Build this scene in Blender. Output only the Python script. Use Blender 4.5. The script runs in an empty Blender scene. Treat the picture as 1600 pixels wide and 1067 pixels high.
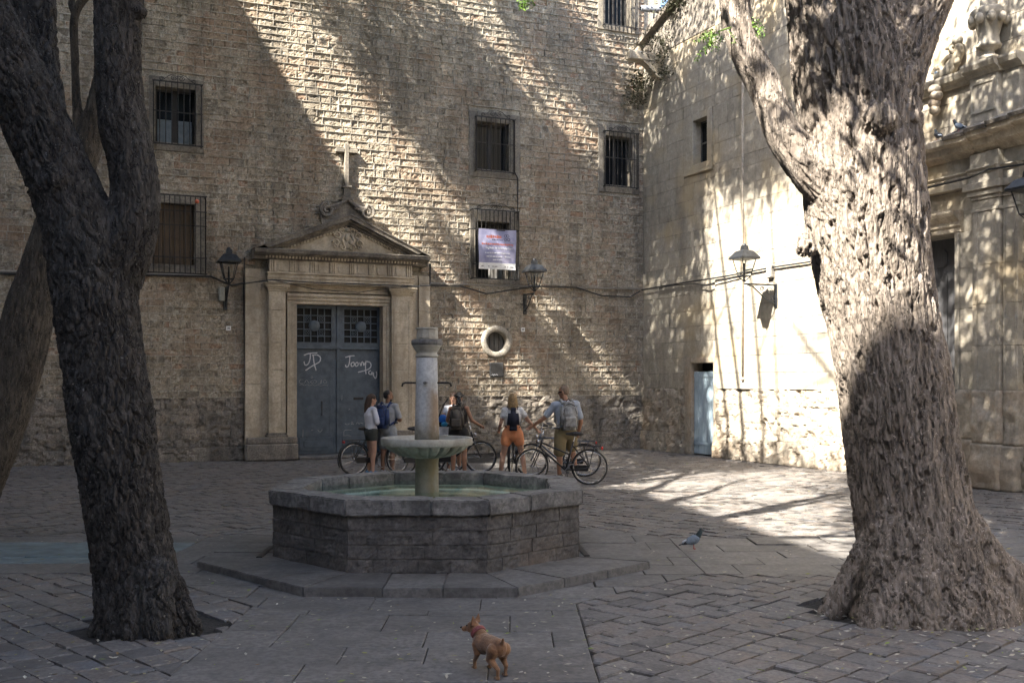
import bpy, bmesh, math, random
import numpy as np
from mathutils import Vector, Matrix

random.seed(7); RNG = np.random.default_rng(7)
SC = bpy.context.scene; COL = SC.collection
R = math.radians

# ------------------------------------------------------------------ camera
FPX, HOR, CAMH = 1620.0, 596.0, 1.90          # focal length and horizon in pixels of the 1600 px photo, eye height
cam_data = bpy.data.cameras.new('camera'); cam = bpy.data.objects.new('camera', cam_data); COL.objects.link(cam)
cam.location = (0, 0, CAMH); cam.rotation_euler = (R(90), 0, 0)
cam_data.sensor_fit = 'HORIZONTAL'; cam_data.sensor_width = 36.0; cam_data.lens = 36.0*FPX/1600.0
cam_data.shift_y = (HOR-533.5)/1600.0; cam_data.clip_start = 0.05; cam_data.clip_end = 2000
SC.camera = cam

# ------------------------------------------------------------------ sky, sun, exposure
SUN_EL, SUN_AZ = 46.0, 46.0                    # elevation; ground direction the light travels to, from +X towards +Y
SH = Vector((math.cos(R(SUN_AZ)), math.sin(R(SUN_AZ)), 0))
SUNDIR = Vector((SH.x*math.cos(R(SUN_EL)), SH.y*math.cos(R(SUN_EL)), -math.sin(R(SUN_EL))))
world = bpy.data.worlds.new('World'); SC.world = world; world.use_nodes = True
wn = world.node_tree.nodes; wl = world.node_tree.links
bg = wn['Background']; sky = wn.new('ShaderNodeTexSky'); sky.sky_type = 'NISHITA'; sky.sun_disc = False
sky.sun_elevation = R(SUN_EL); sky.air_density = 1.0; sky.dust_density = 1.6; sky.ozone_density = 0.6
_to_sun = -SUNDIR
sky.sun_rotation = math.atan2(_to_sun.x, _to_sun.y)
wl.new(sky.outputs['Color'], bg.inputs['Color']); bg.inputs['Strength'].default_value = 0.10
sun_data = bpy.data.lights.new('sun', 'SUN'); sun = bpy.data.objects.new('sun', sun_data); COL.objects.link(sun)
sun_data.energy = 5.0; sun_data.angle = R(0.53); sun_data.color = (1.0, 0.93, 0.82)
sun.rotation_euler = SUNDIR.to_track_quat('-Z', 'Y').to_euler(); sun.location = (-20, -20, 40)
vs = SC.view_settings
vs.view_transform = 'Standard'; vs.look = 'None'; vs.exposure = 2.72; vs.gamma = 1.0; vs.use_curve_mapping = False
SC.cycles.use_denoising = True; SC.cycles.use_adaptive_sampling = True; SC.cycles.adaptive_threshold = 0.03
SC.cycles.max_bounces = 5; SC.cycles.diffuse_bounces = 3; SC.cycles.transparent_max_bounces = 8
# ------------------------------------------------------------------ measuring helpers
def ground_at(px, py, z=0.0):
    d = FPX*(CAMH-z)/(py-HOR); return Vector(((px-800)/FPX*d, d, z))
def at(px, py, d):
    return Vector(((px-800)/FPX*d, d, CAMH-(py-HOR)/FPX*d))
CORNER = Vector((202/FPX*29.3, 29.3, 0))
M_BACK = Matrix.Translation(CORNER) @ Matrix.Rotation(R(23.0), 4, 'Z')
M_SIDE = Matrix.Translation(CORNER) @ Matrix.Rotation(R(-65.7), 4, 'Z')
def _on(mat, px, py, y):
    inv = mat.inverted(); c = inv @ Vector((0, 0, CAMH))
    dv = inv.to_3x3() @ Vector(((px-800)/FPX, 1, -(py-HOR)/FPX))
    t = (y-c.y)/dv.y; p = c+dv*t; return p.x, p.z
def bw(px, py, y=0.0): return _on(M_BACK, px, py, y)       # (along wall, height) on the convent wall
def sw(px, py, y=0.0): return _on(M_SIDE, px, py, y)       # the same on the church wall

# ------------------------------------------------------------------ numpy noise
def _hash(ix, iy, iz, seed):
    h = (ix.astype(np.uint32)*np.uint32(374761393) ^ iy.astype(np.uint32)*np.uint32(668265263) ^ iz.astype(np.uint32)*np.uint32(2147483647-58) ^ np.uint32((seed*974711+12345) & 0xffffffff))
    h = (h ^ (h >> np.uint32(13)))*np.uint32(1274126177); h = (h ^ (h >> np.uint32(16)))*np.uint32(2246822519)
    return (h ^ (h >> np.uint32(15))).astype(np.float64)/4294967295.0
def vnoise(p, seed=0):
    p = np.asarray(p, dtype=np.float64); i = np.floor(p).astype(np.int64); f = p-i; f = f*f*f*(f*(f*6-15)+10)
    x, y, z = i[:, 0], i[:, 1], i[:, 2]; r = 0
    for dx in (0, 1):
        wx = f[:, 0] if dx else 1-f[:, 0]
        for dy in (0, 1):
            wy = f[:, 1] if dy else 1-f[:, 1]
            for dz in (0, 1):
                wz = f[:, 2] if dz else 1-f[:, 2]
                r = r+wx*wy*wz*_hash(x+dx, y+dy, z+dz, seed)
    return r*2-1
def fbm(p, octv=4, seed=0, gain=0.5):
    r = 0; a = 1.0; q = np.array(p, dtype=np.float64)
    for o in range(octv):
        r = r+a*vnoise(q, seed+o*17); a *= gain; q = q*2.03+11.7
    return r
def worley(p, seed=0):
    p = np.asarray(p, dtype=np.float64); i = np.floor(p).astype(np.int64)
    f1 = np.full(len(p), 9.0); f2 = np.full(len(p), 9.0); cid = np.zeros(len(p))
    for dx in (-1, 0, 1):
        for dy in (-1, 0, 1):
            for dz in (-1, 0, 1):
                cx, cy, cz = i[:, 0]+dx, i[:, 1]+dy, i[:, 2]+dz
                q = np.stack([cx+_hash(cx, cy, cz, seed), cy+_hash(cx, cy, cz, seed+1), cz+_hash(cx, cy, cz, seed+2)], 1)
                d = np.sqrt(((q-p)**2).sum(1)); m = d < f1
                f2 = np.where(m, f1, np.minimum(f2, d)); cid = np.where(m, _hash(cx, cy, cz, seed+5), cid); f1 = np.where(m, d, f1)
    return f1, f2, cid
def sstep(a, b, x):
    t = np.clip((x-a)/(b-a), 0, 1); return t*t*(3-2*t)

# ------------------------------------------------------------------ mesh builder
class MB:
    def __init__(s): s.v = []; s.f = []; s.mi = []; s.cur = 0
    def add(s, verts, faces):
        o = len(s.v); s.v.extend([tuple(p) for p in verts])
        for f in faces: s.f.append([o+i for i in f]); s.mi.append(s.cur)
        return s
    def box(s, x0, x1, y0, y1, z0, z1):
        v = [(x, y, z) for z in (z0, z1) for y in (y0, y1) for x in (x0, x1)]
        return s.add(v, [(0, 2, 3, 1), (4, 5, 7, 6), (0, 1, 5, 4), (2, 6, 7, 3), (0, 4, 6, 2), (1, 3, 7, 5)])
    def cbox(s, x0, x1, y0, y1, z0, z1, c=0.01):            # box with chamfered edges
        bm = bmesh.new(); bmesh.ops.create_cube(bm, size=1)
        for v in bm.verts:
            v.co = Vector(((x0+x1)/2+v.co.x*(x1-x0), (y0+y1)/2+v.co.y*(y1-y0), (z0+z1)/2+v.co.z*(z1-z0)))
        bmesh.ops.bevel(bm, geom=bm.edges[:], offset=c, segments=1, affect='EDGES')
        bm.verts.index_update(); s.add([v.co for v in bm.verts], [[v.index for v in f.verts] for f in bm.faces]); bm.free(); return s
    def prism_xz(s, poly, y0, y1):                          # polygon in x,z pushed along y
        n = len(poly); v = [(x, y0, z) for x, z in poly]+[(x, y1, z) for x, z in poly]
        return s.add(v, [list(range(n)), list(range(2*n-1, n-1, -1))]+[(i, n+i, n+(i+1) % n, (i+1) % n) for i in range(n)])
    def prism_yz(s, poly, x0, x1):
        n = len(poly); v = [(x0, y, z) for y, z in poly]+[(x1, y, z) for y, z in poly]
        return s.add(v, [list(range(n)), list(range(2*n-1, n-1, -1))]+[(i, n+i, n+(i+1) % n, (i+1) % n) for i in range(n)])
    def prism_xy(s, poly, z0, z1):
        n = len(poly); v = [(x, y, z0) for x, y in poly]+[(x, y, z1) for x, y in poly]
        return s.add(v, [list(range(n-1, -1, -1)), list(range(n, 2*n))]+[(i, (i+1) % n, n+(i+1) % n, n+i) for i in range(n)])
    def lathe(s, prof, n=24, c=(0, 0, 0), ax='z', rf=None):
        v = []; f = []
        for k, (r, z) in enumerate(prof):
            for j in range(n):
                a = 2*math.pi*j/n; rr = r*(rf(a, k) if rf else 1); x, y = rr*math.cos(a), rr*math.sin(a)
                p = (x, y, z) if ax == 'z' else ((x, z, y) if ax == 'y' else (z, x, y))
                v.append((p[0]+c[0], p[1]+c[1], p[2]+c[2]))
        for k in range(len(prof)-1):
            for j in range(n): f.append((k*n+j, k*n+(j+1) % n, (k+1)*n+(j+1) % n, (k+1)*n+j))
        f.append(list(range(n-1, -1, -1))); f.append(list(range((len(prof)-1)*n, len(prof)*n)))
        return s.add(v, f)
    def tube(s, pts, r, n=8, closed=False, flat=None):
        pts = [Vector(p) for p in pts]; m = len(pts); rr = r if isinstance(r, (list, tuple)) else [r]*m
        v = []; ref = None
        for i, p in enumerate(pts):
            a = pts[(i-1) % m] if (closed or i > 0) else p; b = pts[(i+1) % m] if (closed or i < m-1) else p
            t = (b-a).normalized() if (b-a).length > 1e-9 else Vector((0, 0, 1))
            if ref is None: ref = t.orthogonal().normalized()
            ref = (ref-t*ref.dot(t)); ref = ref.normalized() if ref.length > 1e-6 else t.orthogonal().normalized()
            w = t.cross(ref)
            for j in range(n):
                an = 2*math.pi*j/n; v.append(p+(ref*math.cos(an)+w*math.sin(an))*rr[i])
        f = []
        for i in range(m if closed else m-1):
            k = (i+1) % m
            for j in range(n): f.append((i*n+j, i*n+(j+1) % n, k*n+(j+1) % n, k*n+j))
        if not closed: f.append(list(range(n-1, -1, -1))); f.append(list(range((m-1)*n, m*n)))
        return s.add(v, f)
    def capsule(s, p0, p1, r0, r1=None, n=12, sx=1.0):
        p0, p1 = Vector(p0), Vector(p1); r1 = r0 if r1 is None else r1
        d = p1-p0; L = d.length; q = d.to_track_quat('Z', 'Y') if L > 1e-6 else Vector((0, 0, 1)).to_track_quat('Z', 'Y')
        prof = [(math.cos(a)*r0, math.sin(a)*r0) for a in (R(-88), R(-60), R(-30), 0)]+[(math.cos(a)*r1, L+math.sin(a)*r1) for a in (0, R(30), R(60), R(88))]
        v = []; f = []
        for r, z in prof:
            for j in range(n):
                an = 2*math.pi*j/n; v.append(p0+q @ Vector((r*math.cos(an)*sx, r*math.sin(an), z)))
        for k in range(len(prof)-1):
            for j in range(n): f.append((k*n+j, k*n+(j+1) % n, (k+1)*n+(j+1) % n, (k+1)*n+j))
        f.append(list(range(n-1, -1, -1))); f.append(list(range((len(prof)-1)*n, len(prof)*n)))
        return s.add(v, f)
    def ball(s, c, r, n=12, m=8, rot=None):
        r = (r, r, r) if isinstance(r, (int, float)) else r; q = rot.to_matrix() if rot else Matrix.Identity(3)
        v = []; f = []
        for k in range(m+1):
            th = math.pi*(0.02+0.96*k/m)-math.pi/2
            for j in range(n):
                a = 2*math.pi*j/n
                v.append(Vector(c)+q @ Vector((math.cos(th)*math.cos(a)*r[0], math.cos(th)*math.sin(a)*r[1], math.sin(th)*r[2])))
        for k in range(m):
            for j in range(n): f.append((k*n+j, k*n+(j+1) % n, (k+1)*n+(j+1) % n, (k+1)*n+j))
        f.append(list(range(n-1, -1, -1))); f.append(list(range(m*n, (m+1)*n)))
        return s.add(v, f)
    def grid(s, nx, ny, fn):                                # fn(i/nx, j/ny) -> point
        v = [fn(i/nx, j/ny) for j in range(ny+1) for i in range(nx+1)]; w = nx+1
        return s.add(v, [(j*w+i, j*w+i+1, (j+1)*w+i+1, (j+1)*w+i) for j in range(ny) for i in range(nx)])
    def xform(s, m):
        s.v = [tuple(m @ Vector(p)) for p in s.v]; return s
    def mesh(s, name, mats, smooth=False, recalc=True):
        me = bpy.data.meshes.new(name); me.from_pydata(s.v, [], s.f)
        mats = mats if isinstance(mats, (list, tuple)) else [mats]
        for m in mats: me.materials.append(m)
        if len(mats) > 1: me.polygons.foreach_set('material_index', s.mi)
        if recalc:
            bm = bmesh.new(); bm.from_mesh(me); bmesh.ops.recalc_face_normals(bm, faces=bm.faces[:]); bm.to_mesh(me); bm.free()
        if smooth: me.polygons.foreach_set('use_smooth', [True]*len(me.polygons))
        me.update(); return me
    def build(s, name, mats, parent=None, smooth=False, recalc=True, loc=None):
        o = link(name, s.mesh(name, mats, smooth, recalc), parent)
        if loc is not None: o.location = loc
        return o

def link(name, data, parent=None):
    o = bpy.data.objects.new(name, data); COL.objects.link(o)
    if parent is not None: o.parent = parent
    return o
def np_mesh(name, verts, faces, mats, smooth=False):        # quads or triangles held in arrays
    me = bpy.data.meshes.new(name); verts = np.asarray(verts, dtype=np.float32); faces = np.asarray(faces, dtype=np.int32)
    k = faces.shape[1]; me.vertices.add(len(verts)); me.vertices.foreach_set('co', verts.ravel())
    me.loops.add(faces.size); me.loops.foreach_set('vertex_index', faces.ravel())
    me.polygons.add(len(faces)); me.polygons.foreach_set('loop_start', np.arange(0, faces.size, k, dtype=np.int32))
    me.update(calc_edges=True)
    for m in (mats if isinstance(mats, (list, tuple)) else [mats]): me.materials.append(m)
    me.polygons.foreach_set('use_smooth', np.full(len(faces), bool(smooth)))
    return me
def tag(o, label=None, cat=None, group=None, kind=None):
    if label: o['label'] = label
    if cat: o['category'] = cat
    if group: o['group'] = group
    if kind: o['kind'] = kind
    return o
def empty(name, mat=None, label=None, cat=None, group=None):
    o = bpy.data.objects.new(name, None); COL.objects.link(o); o.empty_display_size = 0.2
    if mat is not None: o.matrix_world = mat
    return tag(o, label, cat, group)
def remeshed(mb, voxel, smooth_it=0, fac=0.5):              # union of overlapping shapes as one skin
    me = bpy.data.meshes.new('tmp'); me.from_pydata(mb.v, [], mb.f); ob = bpy.data.objects.new('tmp', me); COL.objects.link(ob)
    m = ob.modifiers.new('r', 'REMESH'); m.mode = 'VOXEL'; m.voxel_size = voxel
    if smooth_it: s = ob.modifiers.new('s', 'SMOOTH'); s.iterations = smooth_it; s.factor = fac
    dg = bpy.context.evaluated_depsgraph_get(); out = bpy.data.meshes.new_from_object(ob.evaluated_get(dg))
    bpy.data.objects.remove(ob); bpy.data.meshes.remove(me); return out
def text_mesh(txt, size, align='CENTER', bold=0.0):         # flat lettering in the x,z plane facing -y
    cu = bpy.data.curves.new('t', 'FONT'); cu.body = txt; cu.size = size; cu.align_x = align; cu.align_y = 'CENTER'; cu.resolution_u = 2; cu.offset = bold
    ob = bpy.data.objects.new('t', cu); COL.objects.link(ob); dg = bpy.context.evaluated_depsgraph_get()
    me = bpy.data.meshes.new_from_object(ob.evaluated_get(dg)); bpy.data.objects.remove(ob)
    me.transform(Matrix.Rotation(R(90), 4, 'X')); return me
def copy_tree(o, parent=None):
    c = o.copy(); COL.objects.link(c)
    if parent is not None: c.parent = parent
    for ch in list(o.children): copy_tree(ch, c)
    return c

# ------------------------------------------------------------------ materials
class NT:
    def __init__(s, name):
        s.m = bpy.data.materials.new(name); s.m.use_nodes = True; s.t = s.m.node_tree; s.b = s.t.nodes['Principled BSDF']
        s.pos = None
    def n(s, typ, **kw):
        nd = s.t.nodes.new('ShaderNode'+typ)
        for k, v in kw.items():
            if k.startswith('p_'): setattr(nd, k[2:], v)
            else:
                key = int(k[1:]) if k[0] == 'i' and k[1:].isdigit() else k
                s.put(nd.inputs[key], v)
        return nd
    def put(s, sock, v):
        if isinstance(v, bpy.types.NodeSocket): s.t.links.new(v, sock)
        elif isinstance(v, bpy.types.Node): s.t.links.new(v.outputs[0], sock)
        else:
            if isinstance(v, (tuple, list)) and len(v) == 3 and sock.type == 'RGBA': v = (*v, 1)
            sock.default_value = v
    def P(s):
        if s.pos is None: s.pos = s.n('NewGeometry').outputs['Position']
        return s.pos
    def coords(s, sx=1, sy=1, sz=1, src=None):
        return s.n('VectorMath', p_operation='MULTIPLY', i0=src or s.P(), i1=(sx, sy, sz)).outputs[0]
    def noise(s, scale, detail=4, rough=0.55, vec=None, dist=0):
        return s.n('TexNoise', Vector=vec or s.P(), Scale=scale, Detail=detail, Roughness=rough, Distortion=dist).outputs[0]
    def ramp(s, fac, stops):
        nd = s.n('ValToRGB', Fac=fac); e = nd.color_ramp.elements
        while len(e) < len(stops): e.new(0.5)
        for el, (p, c) in zip(e, stops): el.position = p; el.color = (*c, 1) if len(c) == 3 else c
        return nd.outputs[0]
    def mix(s, fac, a, b, blend='MIX'):
        nd = s.n('Mix', p_data_type='RGBA', p_blend_type=blend); s.put(nd.inputs[0], fac); s.put(nd.inputs[6], a); s.put(nd.inputs[7], b); return nd.outputs[2]
    def math(s, op, a, b=0.0, c=None, clamp=False):
        nd = s.n('Math', p_operation=op, p_use_clamp=clamp, i0=a, i1=b)
        if c is not None: s.put(nd.inputs[2], c)
        return nd.outputs[0]
    def mr(s, v, a, b, c, d):
        return s.n('MapRange', i0=v, i1=a, i2=b, i3=c, i4=d).outputs[0]
    def rnd(s):                                             # one value for each piece, joined or not
        a = s.n('NewGeometry').outputs['Random Per Island']; b = s.n('ObjectInfo').outputs['Random']
        return s.math('FRACT', s.math('ADD', a, b))
    def out(s, color=None, rough=0.8, bump=None, bstr=0.3, bdist=0.02, **kw):
        if color is not None: s.put(s.b.inputs['Base Color'], color)
        s.put(s.b.inputs['Roughness'], rough)
        if bump is not None: s.put(s.b.inputs['Normal'], s.n('Bump', Strength=bstr, Distance=bdist, Height=bump).outputs[0])
        for k, v in kw.items(): s.put(s.b.inputs[k.replace('_', ' ')], v)
        return s.m

MAT = {}
def stone(name, palette, spots=(0.42, 0.40, 0.36), dark=(0.06, 0.055, 0.05), island=0.55, grain=28, pits=40, bstr=0.5, bdist=0.012, rough=0.9, stain=0.35, spotamt=0.5, hue=None, fineamt=0.5):
    t = NT(name)
    big = t.noise(0.55, 3, 0.6); mid = t.noise(4.5, 3, 0.6); fine = t.noise(grain, 3, 0.65)
    n = len(palette)
    r = t.rnd(); f = t.math('ADD', t.math('MULTIPLY', r, island), t.math('MULTIPLY', t.mr(mid, 0.34, 0.66, 0, 1), 1-island))
    c = t.ramp(f, [(0.12+0.76*i/(n-1), palette[i]) for i in range(n)])
    c = t.mix(t.mr(fine, 0.42, 0.60, 0.0, fineamt), c, dark)
    c = t.mix(t.math('MULTIPLY', t.mr(t.noise(7.5, 4, 0.7), 0.54, 0.64, 0, 1), spotamt), c, spots)
    drip = t.noise(1.0, 3, 0.6, t.coords(2.2, 2.2, 0.35))
    c = t.mix(t.math('MULTIPLY', t.mr(drip, 0.48, 0.64, 0, 1), stain), c, dark)
    c = t.mix(t.mr(big, 0.40, 0.60, 0.0, 0.35), c, t.mix(0.5, c, dark))
    if hue: c = t.mix(t.mr(t.noise(0.9, 2, 0.5), 0.5, 0.68, 0, hue[1]), c, hue[0])
    v = t.n('TexVoronoi', Vector=t.P(), Scale=pits, p_feature='F1').outputs[0]
    h = t.math('ADD', t.math('MULTIPLY', fine, 0.9), t.math('ADD', t.math('MULTIPLY', mid, 0.8), t.math('MULTIPLY', t.mr(v, 0.05, 0.4, 0, 1), 0.35)))
    MAT[name] = t.out(c, rough, h, bstr, bdist); return MAT[name]
def plain(name, col, rough=0.6, var=0.15, scale=18, bstr=0.1, metallic=0.0, bdist=0.004, **kw):
    t = NT(name); nz = t.noise(scale, 3, 0.6); d = tuple(x*(1-var*1.6) for x in col); l = tuple(min(1, x*(1+var)) for x in col)
    MAT[name] = t.out(t.ramp(nz, [(0.3, d), (0.7, l)]), rough, nz, bstr, bdist if bstr < 0.29 else 0.02, Metallic=metallic, **kw); return MAT[name]

stone('rubble', [(0.21, 0.18, 0.14), (0.30, 0.255, 0.19), (0.37, 0.31, 0.23), (0.43, 0.365, 0.275), (0.38, 0.32, 0.24), (0.47, 0.41, 0.32), (0.34, 0.225, 0.15)], spots=(0.60, 0.55, 0.46), dark=(0.10, 0.084, 0.064), island=0.7, bstr=0.8, bdist=0.02, spotamt=0.5, stain=0.5, hue=((0.28, 0.19, 0.125), 0.6))
stone('mortar', [(0.36, 0.325, 0.26), (0.47, 0.425, 0.345), (0.54, 0.49, 0.405)], island=0.1, bstr=0.5, stain=0.4, spotamt=0.2)
stone('plinth', [(0.21, 0.185, 0.155), (0.29, 0.255, 0.21), (0.34, 0.285, 0.225)], island=0.4, bstr=0.8, bdist=0.02, stain=0.5, spotamt=0.1)
stone('ashlar', [(0.31, 0.278, 0.222), (0.365, 0.33, 0.27), (0.40, 0.357, 0.283), (0.35, 0.315, 0.265)], spots=(0.55, 0.52, 0.45), island=0.5, grain=14, bstr=0.22, bdist=0.01, stain=0.35, spotamt=0.3, hue=((0.47, 0.36, 0.20), 0.5), fineamt=0.18)
stone('ashlar_worn', [(0.34, 0.295, 0.23), (0.40, 0.35, 0.28), (0.36, 0.29, 0.215)], spots=(0.55, 0.50, 0.42), island=0.25, grain=12, bstr=0.6, bdist=0.02, stain=0.3, spotamt=0.3, hue=((0.44, 0.30, 0.18), 0.4), fineamt=0.28)
stone('sandstone', [(0.44, 0.37, 0.27), (0.54, 0.46, 0.345), (0.60, 0.52, 0.40)], spots=(0.64, 0.58, 0.47), dark=(0.16, 0.132, 0.10), island=0.15, grain=22, bstr=0.3, bdist=0.008, stain=0.5, spotamt=0.2, fineamt=0.3)
stone('frame_stone', [(0.20, 0.178, 0.142), (0.26, 0.228, 0.18), (0.30, 0.262, 0.205)], spots=(0.36, 0.33, 0.27), island=0.15, grain=22, bstr=0.35, bdist=0.008, stain=0.45, spotamt=0.2)
stone('weathered', [(0.13, 0.115, 0.10), (0.21, 0.185, 0.15), (0.29, 0.25, 0.20)], island=0.1, grain=24, bstr=0.5, bdist=0.01, stain=0.5, spotamt=0.2)
stone('sett', [(0.115, 0.106, 0.10), (0.165, 0.153, 0.143), (0.205, 0.189, 0.174), (0.195, 0.162, 0.137), (0.16, 0.16, 0.165)], spots=(0.20, 0.195, 0.185), dark=(0.045, 0.043, 0.042), island=0.7, grain=30, pits=60, bstr=0.45, bdist=0.008, rough=0.68, stain=0.15, spotamt=0.25)
stone('slab', [(0.12, 0.113, 0.107), (0.165, 0.156, 0.147), (0.205, 0.192, 0.18)], spots=(0.19, 0.185, 0.18), dark=(0.05, 0.048, 0.047), island=0.45, grain=20, pits=60, bstr=0.3, bdist=0.006, rough=0.6, stain=0.2, spotamt=0.25)
stone('fountain_stone', [(0.10, 0.091, 0.084), (0.135, 0.122, 0.112), (0.165, 0.148, 0.134)], spots=(0.20, 0.19, 0.18), dark=(0.03, 0.028, 0.027), island=0.3, grain=24, bstr=0.55, bdist=0.012, stain=0.35, spotamt=0.35, hue=((0.17, 0.125, 0.09), 0.5))
stone('rim_stone', [(0.15, 0.143, 0.135), (0.21, 0.20, 0.188), (0.27, 0.256, 0.24)], spots=(0.40, 0.385, 0.36), dark=(0.045, 0.043, 0.042), island=0.3, grain=22, bstr=0.45, bdist=0.01, stain=0.3, spotamt=0.4)
def _column():
    t = NT('column_stone'); f = t.noise(26, 6, 0.65); c = t.ramp(f, [(0.36, (0.36, 0.365, 0.37)), (0.64, (0.54, 0.545, 0.54))])
    zz = t.n('SeparateXYZ', i0=t.P()).outputs; rust = t.math('MULTIPLY', t.mr(t.noise(2.2, 4, 0.6, t.coords(1.6, 1.6, 0.8)), 0.36, 0.50, 0, 1), t.math('MULTIPLY', t.mr(zz[0], -0.95, -0.86, 0, 1), t.mr(zz[2], 1.95, 1.75, 0, 1)))
    c = t.mix(t.math('MULTIPLY', rust, 0.75), c, (0.22, 0.12, 0.035))
    wet = t.mr(t.math('ADD', zz[2], t.math('MULTIPLY', t.noise(3, 4, 0.6), 0.5)), 1.75, 1.35, 0, 0.75)
    c = t.mix(wet, c, t.mix(t.noise(9, 4), (0.10, 0.085, 0.03), (0.24, 0.20, 0.11)))
    MAT['column_stone'] = t.out(c, 0.75, f, 0.4, 0.008)
_column()
stone('bowl_stone', [(0.38, 0.355, 0.295), (0.48, 0.455, 0.395), (0.53, 0.51, 0.45)], spots=(0.5, 0.48, 0.43), dark=(0.16, 0.148, 0.12), island=0.1, grain=22, bstr=0.35, bdist=0.006, stain=0.45, spotamt=0.3, fineamt=0.25)
plain('dirt', (0.035, 0.031, 0.027), 0.95, 0.4, 30, 0.6)
plain('blackiron', (0.018, 0.018, 0.02), 0.5, 0.3, 30, 0.1, 0.3)
plain('grille_iron', (0.035, 0.032, 0.03), 0.7, 0.4, 40, 0.2, 0.3)
plain('lampiron', (0.03, 0.033, 0.038), 0.4, 0.3, 14, 0.1, 0.4)
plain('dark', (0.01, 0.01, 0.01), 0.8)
plain('white', (0.72, 0.71, 0.69), 0.6, 0.1)
plain('chalk', (0.50, 0.51, 0.53), 0.8, 0.1)
plain('faint_chalk', (0.26, 0.27, 0.28), 0.85, 0.2)
plain('cable_black', (0.02, 0.02, 0.02), 0.6)
plain('conduit', (0.24, 0.22, 0.19), 0.6)
plain('cctv', (0.22, 0.23, 0.25), 0.4)
plain('terracotta', (0.38, 0.16, 0.09), 0.8)
plain('shutter_blue', (0.09, 0.12, 0.15), 0.6, 0.3)
# ------------------------------------------------------------------ coursed stone walls
def pix_of(mat, u, z, y=0.0):
    p = mat @ Vector((u, y, z))
    if p.y < 1: return None
    return 800+FPX*p.x/p.y, HOR+FPX*(CAMH-p.z)/p.y, p.y
def intervals(u0, u1, z0, z1, excl):
    iv = [(u0, u1)]
    for e in excl:
        if e[0] == 'r':
            _, a, b, c, d = e
            if z1 <= c+1e-4 or z0 >= d-1e-4: continue
        elif e[0] == 'o':
            _, cu, cz, ru, rz = e; zz = (z0+z1)/2; t = 1-((zz-cz)/rz)**2
            if t <= 0: continue
            a, b = cu-ru*math.sqrt(t), cu+ru*math.sqrt(t)
        else:                                               # pediment: (tag, left, right, z base, z apex)
            _, l, r, zb, za = e; zz = z0
            if zz >= za or z1 <= zb: continue
            k = max(0.0, (zz-zb)/(za-zb)); m = (l+r)/2; a, b = l+(m-l)*k, r+(m-r)*k
        out = []
        for p, q in iv:
            if b <= p or a >= q: out.append((p, q))
            else:
                if a > p: out.append((p, a))
                if b < q: out.append((b, q))
        iv = out
    return [(p, q) for p, q in iv if q-p > 0.03]
def lay(u0, u1, zs, lmin, lmax, excl, rng):
    st = []
    for k in range(len(zs)-1):
        for a, b in intervals(u0, u1, zs[k], zs[k+1], excl):
            x = a
            if a == u0: x = a-rng.uniform(0, lmin)
            first = True
            while x < b-0.02:
                L = rng.uniform(lmin, lmax)
                if rng.uniform() < 0.12: L *= 0.55
                e = x+L
                if b-e < lmin*0.5: e = b
                st.append((max(x, a), min(e, b), zs[k], zs[k+1])); x = e
    return np.array(st)
def stone_arrays(st, nx, ny, gap, back, front, ero, freq, seed, jit, pit=0.0, lobes=0.0, edge_drop=None, fine=0.0, fine_f=22.0):
    """front faces as little height fields; the outer ring of vertices runs back into the wall"""
    N = len(st); U0, U1, Z0, Z1 = st.T
    gu = np.array([0, 0.0]+[i/(nx-2) for i in range(1, nx-2)]+[1, 1]) if nx > 2 else np.array([0, 0, 1, 1])
    gz = np.array([0, 0.0]+[i/(ny-2) for i in range(1, ny-2)]+[1, 1])
    GU, GZ = np.meshgrid(gu, gz); nu, nz = len(gu), len(gz)
    ring = np.zeros_like(GU, dtype=bool); ring[0] = ring[-1] = True; ring[:, 0] = ring[:, -1] = True
    edge = np.zeros_like(ring); edge[1, 1:-1] = edge[-2, 1:-1] = True; edge[1:-1, 1] = edge[1:-1, -2] = True
    u = (U0+gap)[:, None]+(U1-U0-2*gap)[:, None]*GU.ravel()[None]; z = (Z0+gap)[:, None]+(Z1-Z0-2*gap)[:, None]*GZ.ravel()[None]
    p = np.stack([u.ravel(), np.full(u.size, seed*3.1), z.ravel()], 1)
    wob = vnoise(p*7, seed+40).reshape(u.shape)*gap*0.9
    u = u+np.where(edge.ravel()[None] | ring.ravel()[None], wob, 0); z = z+np.where(edge.ravel()[None] | ring.ravel()[None], wob[:, ::-1]*0.7, 0)
    h = fbm(p*freq, 4, seed).reshape(u.shape)
    y = front+RNG.uniform(-jit, jit, N)[:, None]+ero*h
    if lobes: y = y+lobes*np.maximum(0, vnoise(p*1.7, seed+9)).reshape(u.shape)
    if fine: y = y+fine*np.maximum(0, fbm(p*fine_f, 3, seed+60)).reshape(u.shape)
    if pit:
        w, _, c = worley(p*np.array([2.2, 1, 2.2]), seed+3); y = y+(pit*sstep(0.42, 0.12, w)*(c > 0.45)).reshape(u.shape)
    y = y+np.where(edge.ravel()[None], (0.5*ero+0.003) if edge_drop is None else edge_drop, 0); y = np.where(ring.ravel()[None], back, np.minimum(y, back-0.002))
    V = np.stack([u, y, z], 2)
    idx = np.arange(nu*nz).reshape(nz, nu); q = np.stack([idx[:-1, :-1], idx[:-1, 1:], idx[1:, 1:], idx[1:, :-1]], -1).reshape(-1, 4)
    return V, q
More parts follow.
